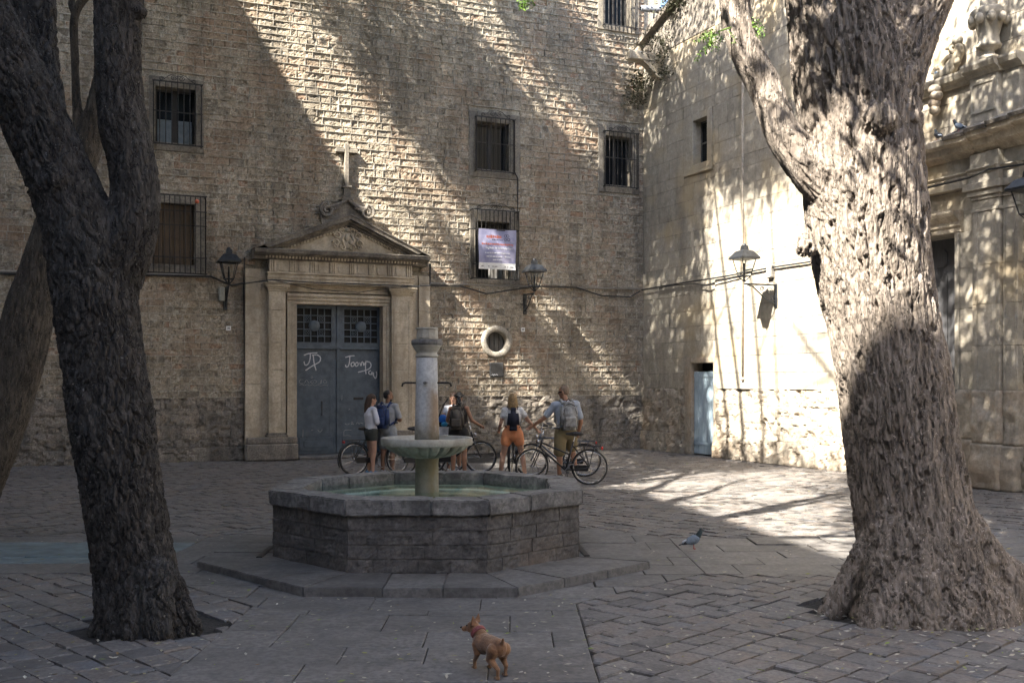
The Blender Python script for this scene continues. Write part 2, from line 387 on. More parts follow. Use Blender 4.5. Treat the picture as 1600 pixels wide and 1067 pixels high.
def place_stones(V, q, st, mat_frame, mats, parent, name, nmax, hide=None, smooth=True):
    area = np.zeros(len(st))
    for i, (a, b, c, d) in enumerate(st):
        p = pix_of(mat_frame, (a+b)/2, (c+d)/2)
        if p is None or not (0 < p[0] < 1600 and 0 < p[1] < 1067) or (hide and hide(p[0], p[1])): continue
        p0 = pix_of(mat_frame, a, c); p1 = pix_of(mat_frame, b, d); area[i] = abs(p1[0]-p0[0])*abs(d-c)*FPX/p[2]
    order = np.argsort(-area); single = [i for i in order[:nmax] if area[i] > 0]; rest = np.setdiff1d(np.arange(len(st)), single)
    for i in single: link(name, np_mesh(name, V[i], q, mats, smooth), parent)
    if len(rest):
        n = V.shape[1]; f = (q[None]+(np.arange(len(rest))*n)[:, None, None]).reshape(-1, 4)
        tag(link(name, np_mesh(name, V[rest].reshape(-1, 3), f, mats, smooth), parent), kind='stuff')
def wall_sheet(mb, u0, u1, z0, z1, y, holes):
    us = sorted({u0, u1, *[min(max(x, u0), u1) for h in holes for x in h[:2]]}); zs = sorted({z0, z1, *[min(max(x, z0), z1) for h in holes for x in h[2:]]})
    for i in range(len(us)-1):
        for j in range(len(zs)-1):
            cu, cz = (us[i]+us[i+1])/2, (zs[j]+zs[j+1])/2
            if any(h[0] < cu < h[1] and h[2] < cz < h[3] for h in holes): continue
            mb.add([(us[i], y, zs[j]), (us[i+1], y, zs[j]), (us[i+1], y, zs[j+1]), (us[i], y, zs[j+1])], [(0, 1, 2, 3)])

# ------------------------------------------------------------------ glass and woods
def _glass():
    t = NT('window_glass'); nz = t.noise(3, 3); MAT['window_glass'] = t.out((0.012, 0.014, 0.016), 0.06, nz, 0.05, 0.01, Specular_IOR_Level=0.12)
    t = NT('glass_pane'); MAT['glass_pane'] = t.out((0.85, 0.88, 0.88), 0.05, None, Transmission_Weight=1.0, IOR=1.05)
    t = NT('blind'); MAT['blind'] = t.out(t.ramp(t.noise(9, 4), [(0.3, (0.10, 0.13, 0.15)), (0.7, (0.17, 0.20, 0.22))]), 0.5)
    def wood(name, a, b, rough=0.75):
        t = NT(name); g = t.noise(3.0, 6, 0.65, t.coords(9, 9, 0.9)); w = t.noise(1.3, 4)
        c = t.ramp(g, [(0.3, a), (0.68, b)]); c = t.mix(t.mr(w, 0.4, 0.7, 0, 0.5), c, tuple(x*0.45 for x in a)); MAT[name] = t.out(c, rough, g, 0.4, 0.004)
    wood('shutter_wood', (0.06, 0.042, 0.026), (0.17, 0.115, 0.065)); wood('greywood', (0.06, 0.058, 0.055), (0.13, 0.125, 0.115)); wood('darkwood', (0.02, 0.018, 0.016), (0.05, 0.045, 0.04))
    wood('bluedoor', (0.27, 0.36, 0.44), (0.40, 0.50, 0.57)); wood('church_door', (0.055, 0.055, 0.058), (0.085, 0.085, 0.09))
    t = NT('door_paint'); f = t.noise(6, 5, 0.6); g = t.noise(1.1, 4, 0.6)
    c = t.ramp(f, [(0.38, (0.045, 0.062, 0.082)), (0.62, (0.078, 0.100, 0.125))]); c = t.mix(t.mr(g, 0.45, 0.7, 0, 0.6), c, (0.085, 0.12, 0.15))
    c = t.mix(t.mr(t.noise(24, 6, 0.7), 0.62, 0.75, 0, 0.5), c, (0.15, 0.15, 0.15)); MAT['door_paint'] = t.out(c, 0.55, f, 0.15, 0.004)
_glass()

# ================================================================== the convent (wall with the portal)
UL = -20.0; TOPZ = 17.0
conv = empty('convent_building', M_BACK, 'old convent of coursed weathered stone with pedimented doorway and barred windows', 'building')
def rect(px0, py0, px1, py1, y=0.0):
    c = (py0+py1)/2; m = (px0+px1)/2; return bw(px0, c, y)[0], bw(px1, c, y)[0], bw(m, py1, y)[1], bw(m, py0, y)[1]
WIN = {                                                     # stone frame rect, opening rect (pixels of the photo)
    'upper_left': ((233, 122, 318, 237), (243, 138, 306, 224)), 'shutter': ((228, 303, 320, 430), (238, 318, 304, 420)),
    'middle': ((733, 177, 813, 279), (745, 192, 795, 266)), 'banner': ((734, 330, 812, 444), (744, 347, 796, 436)),
    'right': ((935, 197, 999, 302), (945, 214, 988, 290)), 'top': ((934, -60, 998, 50), (944, -50, 986, 40))}
FR = {k: rect(*a) for k, (a, b) in WIN.items()}; OPN = {k: rect(*b) for k, (a, b) in WIN.items()}
OV = (bw(776, 534)[0], bw(776, 534)[1]); OR = 0.455; OI = (0.285, 0.265)
PD = 0.30                                                   # how far the portal stands proud
PL, PR = bw(383, 600, -0.1)[0], bw(671, 600, -0.1)[0]; PC = -8.49
DL, DR = bw(462, 600, 0.05)[0], bw(596, 600, 0.05)[0]; DT = 3.80
def zp(py): return bw(540, py, -PD)[1]
TIPL, TIPR, ZC, ZA = bw(398, 398, -0.5)[0], bw(672, 408, -0.5)[0], 5.02, 5.95
excl = [('r', *FR[k]) for k in FR]+[('o', OV[0], OV[1], OR-0.02, OR-0.02), ('r', PL, PR, 0, 4.6), ('r', TIPL+0.1, TIPR-0.1, 4.6, ZC), ('p', TIPL, TIPR, ZC, ZA-0.05)]
ZB = 1.52                                                   # top of the big base courses
rng = np.random.default_rng(3)
zs = [ZB]
while zs[-1] < 13.4: zs.append(zs[-1]+rng.uniform(0.145, 0.195))
st = lay(UL, 0.10, zs, 0.24, 0.48, excl, rng)
V, q = stone_arrays(st, 13, 7, 0.007, 0.055, 0.009, 0.008, 8.0, 5, 0.007, 0, 0, 0.0015, 0.026, 15.0)
hide_tree = lambda px, py: (60 < px < 250) or (py > 690)
place_stones(V, q, st, M_BACK, MAT['rubble'], conv, 'stone', 300, hide_tree, False)
# base courses of big worn blocks
zb = [0.0, 0.34, 0.52, 0.86, 1.20, ZB]; stb = lay(UL, 0.10, zb, 0.5, 1.2, [('r', PL-0.02, PR+0.02, 0, 3)], rng)
V, q = stone_arrays(stb, 24, 12, 0.004, 0.07, -0.008, 0.020, 5.0, 8, 0.010, 0.05, 0.045, 0.006, 0.05, 11.0); V[:, :, 1] -= np.where(stb[:, 3] < 0.4, 0.05, 0)[:, None]
place_stones(V, q, stb, M_BACK, MAT['plinth'], conv, 'base_block', 120, None, False)
# mortar ridges between the stones
mo = MB()
for k in range(len(zs)-1):
    for a, b in intervals(UL, 0.10, zs[k]-0.004, zs[k]+0.004, excl):
        x = a
        while x < b-0.01:
            e = min(b, x+rng.uniform(0.5, 1.3)); w = rng.uniform(0.006, 0.011); zz = zs[k]+rng.uniform(-0.003, 0.003)
            if rng.uniform() < 0.93: mo.box(x, e, rng.uniform(-0.012, -0.002), 0.05, zz-w, zz+w)
            x = e
for a, b, c, d in st:
    if rng.uniform() < 0.85: mo.box(b-0.008, b+0.008, rng.uniform(-0.010, 0.002), 0.05, c+0.008, d-0.008)
tag(mo.build('mortar', MAT['mortar'], conv, recalc=False), kind='stuff')
holes = [OPN[k] for k in OPN]+[(OV[0]-0.30, OV[0]+0.30, OV[1]-0.28, OV[1]+0.28), (DL, DR, 0, DT)]
wb = MB(); wall_sheet(wb, UL, 0.6, ZB, TOPZ, 0.05, holes); wb.box(UL, 0.3, 0.9, 1.2, 0, TOPZ); wb.build('wall', MAT['mortar'], conv, recalc=False)
for a_, b_ in ((UL, DL), (DR, 0.6)): wb = MB(); wall_sheet(wb, a_, b_, 0, ZB, 0.085, []); wb.build('base_wall', MAT['plinth'], conv, recalc=False)
tb = MB(); tb.box(UL, 0.2, -0.25, 1.2, TOPZ, TOPZ+0.35); tb.build('cornice', MAT['sandstone'], conv)

def bar_grille(mb, a, b, c, d, out, nb, hb, th=0.011, flip=True):
    """projecting iron cage: uprights, cross bars and returns to the wall"""
    for i in range(nb+1):
        u = a+(b-a)*i/nb; mb.tube([(u, -out, c), (u, -out, d)], th, 5)
    for z in hb: mb.box(a-0.02, b+0.02, -out-0.008, -out+0.008, z-0.012, z+0.012)
    for z in (c, d):
        mb.box(a-0.03, b+0.03, -out-0.012, -out+0.012, z-0.014, z+0.014)
        for u in (a, b): mb.box(u-0.012, u+0.012, -out, 0.05, z-0.014, z+0.014)
    for u in (a, b):
        for k in range(1, 3): mb.tube([(u, -out*k/3, c), (u, -out*k/3, d)], th*0.8, 5)
def scroll(mb, cu, cz, s, out, sgn, th=0.008):
    pts = []
    for k in range(16):
        t = k/15; a = t*3.2*math.pi; r = s*(1-0.72*t); pts.append((cu+sgn*(s*0.9+r*math.cos(math.pi-a)), -out, cz+r*0.75*math.sin(a)))
    mb.tube(pts, th, 5)
def crest(mb, cu, z, w, out):
    for sg in (-1, 1):
        scroll(mb, cu, z+0.09, 0.09, out, sg); scroll(mb, cu+sg*w*0.32, z+0.06, 0.06, out, sg)
        mb.tube([(cu+sg*0.03, -out, z+0.20), (cu+sg*w*0.18, -out, z+0.16), (cu+sg*w*0.33, -out, z+0.04), (cu+sg*w*0.48, -out, z)], 0.008, 5)
    mb.tube([(cu, -out, z), (cu, -out, z+0.28)], [0.011, 0.003], 5)
def window(key, depth=0.34, bars=8, label=None, glass=True):
    f, o = FR[key], OPN[key]; m = MB(); y0 = -0.012
    for r in ((f[0], o[0], f[2], f[3]), (o[1], f[1], f[2], f[3]), (o[0], o[1], f[2], o[2]), (o[0], o[1], o[3], f[3])): m.cbox(r[0]+0.003, r[1]-0.003, y0, 0.04, r[2]+0.003, r[3]-0.003, 0.006)
    for uu in (o[0], o[1]): m.box(uu-(0.06 if uu == o[0] else 0), uu+(0 if uu == o[0] else 0.06), 0.0, depth, o[2], o[3])
    m.box(o[0]-0.06, o[1]+0.06, 0.0, depth, o[2]-0.06, o[2]); m.box(o[0]-0.06, o[1]+0.06, 0.0, depth, o[3], o[3]+0.06)
    w = m.build('window', MAT['frame_stone'], conv)
    if label: w['label'] = label
    return w
# upper left window: two panes with reflections, half curtains
def casement(w, key, depth=0.30, blinds=True, split=True):
    o = OPN[key]; y = depth; m = MB(); cw = 0.05
    xs = [o[0], (o[0]+o[1])/2, o[1]] if split else [o[0], o[1]]
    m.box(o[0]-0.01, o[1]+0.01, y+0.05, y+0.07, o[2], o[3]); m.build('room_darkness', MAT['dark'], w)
    fr = MB()
    for i in range(len(xs)-1):
        a, b = xs[i], xs[i+1]
        for r in ((a, a+cw, o[2], o[3]), (b-cw, b, o[2], o[3]), (a+cw, b-cw, o[2], o[2]+cw), (a+cw, b-cw, o[3]-cw, o[3])): fr.box(r[0], r[1], y-0.03, y, r[2], r[3])
        g = MB(); g.box(a+cw, b-cw, y-0.012, y-0.008, o[2]+cw, o[3]-cw); g.build('pane', MAT['window_glass'], w)
        if blinds:
            k = MB(); k.box(a+cw+0.01, b-cw-0.01, y-0.016, y-0.0125, o[2]+cw, o[2]+cw+(o[3]-o[2])*0.42); k.build('half_curtain', MAT['blind'], w)
    fr.build('frame', MAT['darkwood'], w)
for key, bl in (('upper_left', True), ('middle', False), ('right', False), ('top', False)):
    w = window(key); casement(w, key, blinds=bl); o = OPN[key]
    g = MB(); a, b, c, d = o[0]-0.05, o[1]+0.12, o[2]-0.06, o[3]+0.10
    bar_grille(g, a, b, c, d, 0.13, 8, [c+(d-c)*0.52]); crest(g, (a+b)/2, d, (b-a)*0.9, 0.13); g.build('grille', MAT['grille_iron'], w)
w = window('shutter', label='wooden shuttered window'); o = OPN['shutter']
for i in range(4):
    a = o[0]+(o[1]-o[0])*i/4; b = o[0]+(o[1]-o[0])*(i+1)/4
    m = MB(); m.cbox(a+0.004, b-0.004, 0.17, 0.21, o[2], o[3], 0.006)
    for z in (0.12, 0.5, 0.88): m.box(a+0.03, b-0.03, 0.155, 0.172, o[2]+(o[3]-o[2])*z-0.04, o[2]+(o[3]-o[2])*z+0.04)
    m.build('shutter_board', MAT['shutter_wood'], w)
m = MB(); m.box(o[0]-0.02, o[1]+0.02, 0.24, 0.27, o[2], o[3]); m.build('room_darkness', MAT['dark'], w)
m = MB(); m.box(o[0], o[1], -0.02, 0.16, o[2]-0.02, o[2]+0.10); m.build('sill', MAT['weathered'], w)
g = MB(); bar_grille(g, FR['shutter'][0]+0.04, FR['shutter'][1], o[2]-0.12, o[3]+0.16, 0.22, 11, [o[2]+0.25, o[2]+1.0, o[3]-0.2]); g.build('grille', MAT['grille_iron'], w)
m = MB(); bb = bw(308, 315, -0.25); m.ball((bb[0], -0.25, bb[1]), 0.05); m.build('orange_ball', plain('orange', (0.55, 0.13, 0.06), 0.5), w, smooth=True)
w = window('banner'); o = OPN['banner']; casement(w, 'banner', blinds=False)
m = MB(); m.box(o[0]+0.42, o[0]+0.62, 0.05, 0.2, o[2]+0.02, o[2]+0.3); m.build('white_box', MAT['white'], w)
g = MB(); a, b, c, d = o[0]-0.17, o[1]+0.16, o[2]-0.02, o[3]+0.27
bar_grille(g, a, b, c, d, 0.24, 11, [c+0.37, d-0.5]); crest(g, (a+b)/2, d, (b-a)*1.05, 0.24); g.build('grille', MAT['grille_iron'], w)

# round window
m = MB(); n = 40
prof = [(OI[0], 0.20, 0), (OI[0], -0.02, 0), (OI[0]+0.03, -0.055, 0), (OR-0.05, -0.06, 0), (OR-0.012, -0.035, 0), (OR, 0.05, 0)]
v = []; f = []
for k, (r, y, _) in enumerate(prof):
    for j in range(n):
        a = 2*math.pi*j/n; wob = 1+0.012*math.sin(3*a+1)+0.01*math.sin(5*a); v.append((OV[0]+r*math.cos(a)*wob, y, OV[1]+r*math.sin(a)*wob*0.96))
for k in range(len(prof)-1):
    for j in range(n): f.append((k*n+j, k*n+(j+1) % n, (k+1)*n+(j+1) % n, (k+1)*n+j))
m.add(v, f); rw = m.build('round_window', stone('pale_ring', [(0.36, 0.32, 0.26), (0.44, 0.40, 0.33)], island=0.1, bstr=0.3, stain=0.25, spotamt=0.2), conv, smooth=True); rw['label'] = 'round window with thick pale stone ring'
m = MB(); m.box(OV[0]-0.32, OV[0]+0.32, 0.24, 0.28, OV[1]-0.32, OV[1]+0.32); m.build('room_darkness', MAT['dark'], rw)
for i in range(4):
    a = OV[0]-0.26+i*0.135; m = MB(); m.box(a, a+0.115, 0.18, 0.2, OV[1]-0.30, OV[1]+0.30); m.build('shutter_board', MAT['greywood'], rw)

# ------------------------------------------------------------------ portal
def blocks(mb_list, u0, u1, y0, y1, z0, z1, hs, parent, mat, name='stone_block', c=0.006):
    z = z0; i = 0
    while z < z1-0.01:
        e = min(z1, z+hs[i % len(hs)]); 
        if z1-e < 0.15: e = z1
        m = MB(); m.cbox(u0, u1, y0, y1, z+0.002, e-0.002, c); m.build(name, mat, parent); z = e; i += 1
SS, WE = MAT['sandstone'], MAT['weathered']
pm = MB(); pm.box(PL, DL-0.26, -0.08, 0.05, 0, 4.62); pm.box(DR+0.26, PR, -0.08, 0.05, 0, 4.62); pm.box(DL-0.26, DR+0.26, -0.08, 0.05, DT+0.3, 4.62)
portal = pm.build('portal', SS, conv); portal['label'] = 'pedimented sandstone doorway surround'
PIL = ((bw(420, 550, -0.26)[0], bw(446, 550, -0.26)[0]), (bw(612, 550, -0.26)[0], bw(644, 550, -0.26)[0]))
for k, (a, b) in enumerate(((PL-0.003, PL+0.36), (PR-0.30, PR+0.003))): blocks(None, a, b, -0.14, 0.05, 0.52, 4.60, [0.62, 0.70, 0.58, 0.66], portal, SS)
for k, (a, b) in enumerate(PIL):
    z0, zc = 0.66, 4.08
    blocks(None, a, b, -0.26, 0.0, z0, zc, [0.72, 0.80, 0.66, 0.78], portal, SS, 'pilaster_block')
    m = MB()                                                # raised border of the sunk panel
    for r in ((a+0.05, a+0.09, z0+0.12, zc-0.10), (b-0.09, b-0.05, z0+0.12, zc-0.10), (a+0.09, b-0.09, zc-0.14, zc-0.10), (a+0.09, b-0.09, z0+0.12, z0+0.16)): m.box(r[0], r[1], -0.275, -0.255, r[2], r[3])
    m.build('pilaster_panel', SS, portal)
    m = MB()
    for z, h, o in ((zc, 0.05, 0.02), (zc+0.05, 0.05, 0.05), (zc+0.10, 0.06, 0.09), (zc+0.16, 0.03, 0.11)): m.cbox(a-o, b+o, -0.26-o, 0, z, z+h-0.001, 0.008)
    m.build('capital', SS, portal)
    m = MB()
    for z, h, o in ((0.56, 0.05, 0.06), (0.61, 0.05, 0.03)): m.cbox(a-o, b+o, -0.26-o, 0, z, z+h-0.001, 0.01)
    m.build('pilaster_base', WE, portal)
    m = MB(); lo, hi = (PL-0.02, DL-0.02) if k == 0 else (DR+0.02, PR+0.02)
    m.cbox(lo, hi, -0.40, 0.05, 0.0, 0.40, 0.03); m.cbox(lo+0.03, hi-0.01, -0.34, 0.05, 0.403, 0.555, 0.025); m.build('pedestal', MAT['plinth'], portal)
for a, b in ((DL-0.25, DL), (DR, DR+0.25)):                 # door jambs, stepped
    for k in range(3):
        w = 0.25/3; s = (a == DR); x0 = a+k*w if not s else a+k*w; yy = -0.10-0.03*((2-k) if not s else k)
        blocks(None, x0, x0+w-0.001, yy, 0.30, 0.40 if k else 0.40, DT+0.001, [0.7, 0.85, 0.64], portal, SS, 'jamb_block', 0.004)
m = MB()
for k in range(3): m.cbox(DL-0.25, DR+0.25, -0.10-0.03*k, 0.30, DT+0.004+0.085*k, DT+0.086+0.085*k, 0.006)
m.build('lintel', SS, portal)
EL, ER = PIL[0][0]-0.02, PIL[1][1]+0.02
m = MB(); m.cbox(EL, ER, -0.27, 0, 4.29, 4.40, 0.006); m.cbox(EL, ER, -0.29, 0, 4.402, 4.50, 0.006); m.cbox(EL-0.03, ER+0.03, -0.33, 0, 4.502, 4.545, 0.006); m.build('architrave', SS, portal)
m = MB(); m.box(EL+0.03, ER-0.03, -0.25, 0, 4.545, 4.84); m.build('frieze', SS, portal)
span = (ER-EL-0.06)/7
for i in range(8):                                          # triglyphs
    cu = EL+0.10+(ER-EL-0.20)*i/7
    for k in (-1, 0, 1):
        m = MB(); m.cbox(cu+k*0.052-0.02, cu+k*0.052+0.02, -0.285, -0.24, 4.56, 4.835, 0.006); m.build('triglyph_bar', SS, portal)
for i in range(7):                                          # cut-corner panels
    cu = EL+0.10+(ER-EL-0.20)*(i+0.5)/7; w, h, c = 0.105, 0.115, 0.04
    P8 = [(cu-w+c, 4.695-h), (cu+w-c, 4.695-h), (cu+w, 4.695-h+c), (cu+w, 4.695+h-c), (cu+w-c, 4.695+h), (cu-w+c, 4.695+h), (cu-w, 4.695+h-c), (cu-w, 4.695-h+c)]
    m = MB(); m.prism_xz(P8, -0.272, -0.24); m.build('frieze_panel', SS, portal)
m = MB(); x = TIPL+0.28
while x < TIPR-0.28: m.box(x, x+0.045, -0.37, -0.2, 4.875, 4.93); x += 0.08
m.build('dentils', SS, portal)
prof = [(0.0, 4.84), (-0.30, 4.84), (-0.31, 4.875), (-0.33, 4.93), (-0.42, 4.94), (-0.44, 4.97), (-0.52, 4.98), (-0.55, 5.06), (-0.5, 5.085), (0.0, 5.09)]
m = MB(); m.prism_yz(prof, TIPL, TIPR); m.build('cornice', WE, portal)
m = MB(); m.prism_xz([(TIPL+0.35, 5.09), (TIPR-0.35, 5.09), (PC, ZA-0.22)], -0.26, 0.05); tymp = m.build('tympanum', SS, portal)
for sgn, tip in ((1, TIPL), (-1, TIPR)):                    # raking cornices
    d = Vector((PC-tip, 0, ZA+0.03-5.06)); L = d.length; d.normalize(); nrm = Vector((-d.z*sgn, 0, d.x*sgn))
    m = MB()
    for (t0, t1, out) in ((-0.20, -0.145, 0.33), (-0.143, -0.09, 0.42), (-0.088, 0.0, 0.53), (0.002, 0.03, 0.56)):
        A, B = Vector((tip, 0, 5.06)), Vector((PC, 0, ZA+0.03))
        quad = [A+nrm*t0, A+nrm*t1, B+Vector((0, 0, t1/abs(nrm.z))), B+Vector((0, 0, t0/abs(nrm.z)))]
        if t0 < -0.08: quad[0] = A+nrm*t0+d*0.30; quad[1] = A+nrm*t1+d*0.24
        m.prism_xz([(p.x, p.z) for p in quad], -out, 0.04)
    m.build('raking_cornice', WE if sgn else SS, portal)
    m = MB(); k = 0.55
    while k < L-0.12:
        p = Vector((tip, 0, 5.06))+d*k+nrm*(-0.235); m.box(p.x-0.022, p.x+0.022, -0.31, -0.2, p.z-0.03, p.z+0.03); k += 0.085
    m.build('raking_dentils', SS, portal)
# carved cartouche in the tympanum
cz = 5.40; m = MB()
m.ball((PC-0.03, -0.27, cz), (0.24, 0.05, 0.22), 20, 10)
for sg in (-1, 1):
    for (du, dz, r, tt) in ((0.26, 0.10, 0.10, 0.035), (0.29, -0.08, 0.09, 0.03), (0.13, 0.21, 0.09, 0.03), (0.12, -0.19, 0.08, 0.03), (0.30, -0.17, 0.06, 0.022)):
        pts = [(PC-0.03+sg*(du+r*(1-0.7*k/14)*math.cos(k/14*2.6*math.pi)), -0.29, cz+dz+r*(1-0.7*k/14)*math.sin(k/14*2.6*math.pi)) for k in range(15)]
        m.tube(pts, [tt*(1-0.5*k/14) for k in range(15)], 6)
    m.tube([(PC-0.03+sg*0.10, -0.31, cz-0.13), (PC-0.03+sg*0.15, -0.32, cz), (PC-0.03+sg*0.08, -0.31, cz+0.13)], 0.03, 6)
m.ball((PC-0.06, -0.32, cz+0.05), (0.06, 0.04, 0.09)); m.ball((PC+0.05, -0.32, cz-0.06), (0.07, 0.04, 0.06)); m.ball((PC-0.03, -0.31, cz+0.24), (0.06, 0.05, 0.05))
m.build('cartouche', SS, portal, smooth=True)
# scrolled pedestal and cross on the apex
m = MB(); zt = ZA+0.05; m.prism_xz([(PC-0.62, zt-0.28), (PC+0.62, zt-0.28), (PC+0.66, zt+0.05), (PC+0.3, zt+0.30), (PC, zt+0.42), (PC-0.3, zt+0.30), (PC-0.66, zt+0.05)], -0.10, 0.04)
for sg in (-1, 1):
    pts = []; rr = []
    for k in range(34):
        t = k/33
        if t < 0.4: s = t/0.4; pts.append((PC+sg*(0.04+0.44*s), -0.16, zt+0.40-0.16*math.sin(s*math.pi*0.55)-0.02*s)); rr.append(0.05)
        else: s = (t-0.4)/0.6; a = math.pi*0.62-s*3.3*math.pi; r = 0.19*(1-0.78*s); pts.append((PC+sg*(0.51+r*math.cos(a)), -0.17, zt+0.12+r*math.sin(a)+0.02)); rr.append(0.05-0.018*s)
    m.tube(pts, rr, 7)
    for k in range(4): m.ball((PC+sg*(0.22+0.05*k), -0.17, zt+0.22-0.02*k), 0.045, 8, 5)
m.build('scroll_crest', WE, portal, smooth=False)
m = MB(); zc0, zc1 = zt+0.40, 7.80
m.cbox(PC-0.13, PC+0.13, -0.20, 0.03, zc0, zc0+0.10, 0.015); m.cbox(PC-0.085, PC+0.085, -0.15, 0.03, zc0+0.10, zc0+0.32, 0.01); m.cbox(PC-0.115, PC+0.115, -0.18, 0.03, zc0+0.32, zc0+0.38, 0.012)
m.cbox(PC-0.055, PC+0.055, -0.12, 0.03, zc0+0.38, zc1+0.05, 0.012); m.cbox(PC-0.28, PC-0.057, -0.115, 0.03, zc1-0.19, zc1-0.09, 0.012); m.cbox(PC+0.057, PC+0.28, -0.115, 0.03, zc1-0.19, zc1-0.09, 0.012)
m.build('stone_cross', MAT['frame_stone'], portal)
m = MB(); m.cbox(DL, DR, -0.38, 0.35, 0.0, 0.085, 0.015); m.build('threshold', MAT['slab'], portal)

# ------------------------------------------------------------------ the great door
DP = MAT['door_paint']; YD = 0.20; DM = (DL+DR)/2
m = MB(); m.box(DL, DR, YD+0.05, YD+0.09, 0.09, DT); door = m.build('door', MAT['dark'], conv); door['label'] = 'tall blue grey double door with lattice tops and graffiti'
lw = (DR-DL)/2; hw = 0.06
for k in (0, 1):
    a, b = (DL+0.005, DM-0.004) if k == 0 else (DM+0.004, DR-0.005); ztop0, ztop1 = 2.86, 3.72
    m = MB(); m.box(a, b, YD, YD+0.045, 0.10, ztop0); m.box(a, a+0.06, YD, YD+0.045, ztop0, DT); m.box(b-0.16, b, YD, YD+0.045, ztop0, DT) if k == 0 else m.box(b-0.06, b, YD, YD+0.045, ztop0, DT)
    if k: m.box(a+0.06, a+0.16, YD, YD+0.045, ztop0, DT)
    g0, g1 = (a+0.06, b-0.16) if k == 0 else (a+0.16, b-0.06)
    m.box(g0, g1, YD, YD+0.045, ztop1, DT); m.cbox(a+0.03, b-0.03, YD-0.06, YD, 2.70, 2.75, 0.012); m.box(a+0.02, b-0.02, YD-0.025, YD, 2.75, 2.88)
    if k == 0: m.box(b-0.03, b+0.05, YD-0.03, YD, 0.12, DT)
    for (z0, z1) in ((0.16, 0.52),): m.cbox(a+0.10, b-0.12, YD-0.018, YD, z0, z1, 0.012); m.cbox(a+0.22, b-0.24, YD-0.034, YD-0.017, z0+0.09, z1-0.09, 0.012)
    for zz in (0.62, 1.18, 1.62, 2.10, 2.62): m.box(a+0.02, b-0.02, YD-0.006, YD, zz-0.006, zz+0.006)
    if k == 0: m.box(a+0.04, b-0.20, YD-0.008, YD, 2.10, 2.13); m.box(b-0.215, b-0.20, YD-0.008, YD, 0.14, 2.13)
    m.build('door_leaf', DP, door)
    m = MB(); nl, nh = 5, 5
    for i in range(1, nl): u = g0+(g1-g0)*i/nl; m.box(u-0.012, u+0.012, YD+0.005, YD+0.03, ztop0, ztop1)
    for i in range(1, nh): z = ztop0+(ztop1-ztop0)*i/nh; m.box(g0, g1, YD+0.002, YD+0.033, z-0.012, z+0.012)
    for (i, j) in ((1, 1), (3, 1), (1, 3), (3, 3)):
        cu, cz2 = g0+(g1-g0)*(i+0.5)/5, ztop0+(ztop1-ztop0)*(j+0.5)/5
        m.tube([(cu+0.05*math.cos(t*0.7), YD+0.015, cz2+0.06*math.sin(t*0.7)) for t in range(9)], 0.008, 4, True)
        for s in (-1, 1): m.tube([(cu+s*0.06, YD+0.015, cz2-0.07), (cu, YD+0.015, cz2), (cu+s*0.06, YD+0.015, cz2+0.07)], 0.007, 4)
    m.build('lattice', DP, door)
    m = MB(); cu = (g0+g1)/2; m.lathe([(0.02, YD-0.035), (0.07, YD-0.03), (0.125, YD-0.015), (0.14, YD+0.0), (0.14, YD+0.03)], 20, (cu, 0, 3.29), 'y'); m.build('rosette', DP, door)
    m = MB()
    for zz in (0.72, 1.10, 1.26, 1.55, 1.70, 2.03, 2.18, 2.56, 2.66, 2.82, 3.76):
        nn = 9
        for i in range(nn): m.ball((a+0.05+(b-a-0.1)*i/(nn-1), YD-0.006, zz), 0.011, 6, 4)
    for zz in np.arange(0.2, 3.7, 0.16): m.ball((b-0.04 if k == 0 else a+0.06, YD-0.006, zz), 0.012, 6, 4); m.ball((b-0.12 if k == 0 else a+0.12, YD-0.006, zz), 0.012, 6, 4)
    m.build('rivets', DP, door)
m = MB(); m.box(DM-0.42+0.0, DM-0.405, YD-0.05, YD-0.035, 1.05, 1.40); m.box(DM-0.42, DM-0.405, YD-0.05, YD, 1.05, 1.08); m.box(DM-0.42, DM-0.405, YD-0.05, YD, 1.37, 1.40); m.build('handle', MAT['blackiron'], door)
m = MB(); m.cbox(DM+0.40, DM+0.66, YD-0.014, YD, 1.44, 1.50, 0.006); m.build('letter_slot', MAT['blackiron'], door)
def brush(mb, pts, w, y, px):                               # painted stroke following photo pixels, lying on the door
    p3 = [(*bw(a, b, y),) for a, b in pts]; pp = [Vector((u, 0, z)) for u, z in p3]
    fine = []
    for i in range(len(pp)-1):
        for k in range(4):
            t = k/4; p0 = pp[max(i-1, 0)]; p1 = pp[i]; p2 = pp[i+1]; p3_ = pp[min(i+2, len(pp)-1)]
            fine.append(0.5*((2*p1)+(p2-p0)*t+(2*p0-5*p1+4*p2-p3_)*t*t+(3*p1-p0-3*p2+p3_)*t**3))
    fine.append(pp[-1]); v = []; f = []
    for i, p in enumerate(fine):
        d = (fine[min(i+1, len(fine)-1)]-fine[max(i-1, 0)]); d = d.normalized() if d.length > 1e-6 else Vector((1, 0, 0)); nn = Vector((-d.z, 0, d.x))*w
        v += [(p.x+nn.x, y-0.0002*i, p.z+nn.z), (p.x-nn.x, y-0.0002*i, p.z-nn.z)]
    f = [(2*i, 2*i+1, 2*i+3, 2*i+2) for i in range(len(fine)-1)]; mb.add(v, f)
yg = YD-0.009
def z2(x, y, ox=452, oy=465, s=4.268): return ox+x/s, oy+y/s
def strokes(lst, w, name, mat):
    m = MB()
    for s in lst: brush(m, [z2(*p) for p in s], w, yg, None)
    o_ = m.build(name, mat, door, recalc=False)
    if 'graffiti' not in name: o_['kind'] = 'stuff'
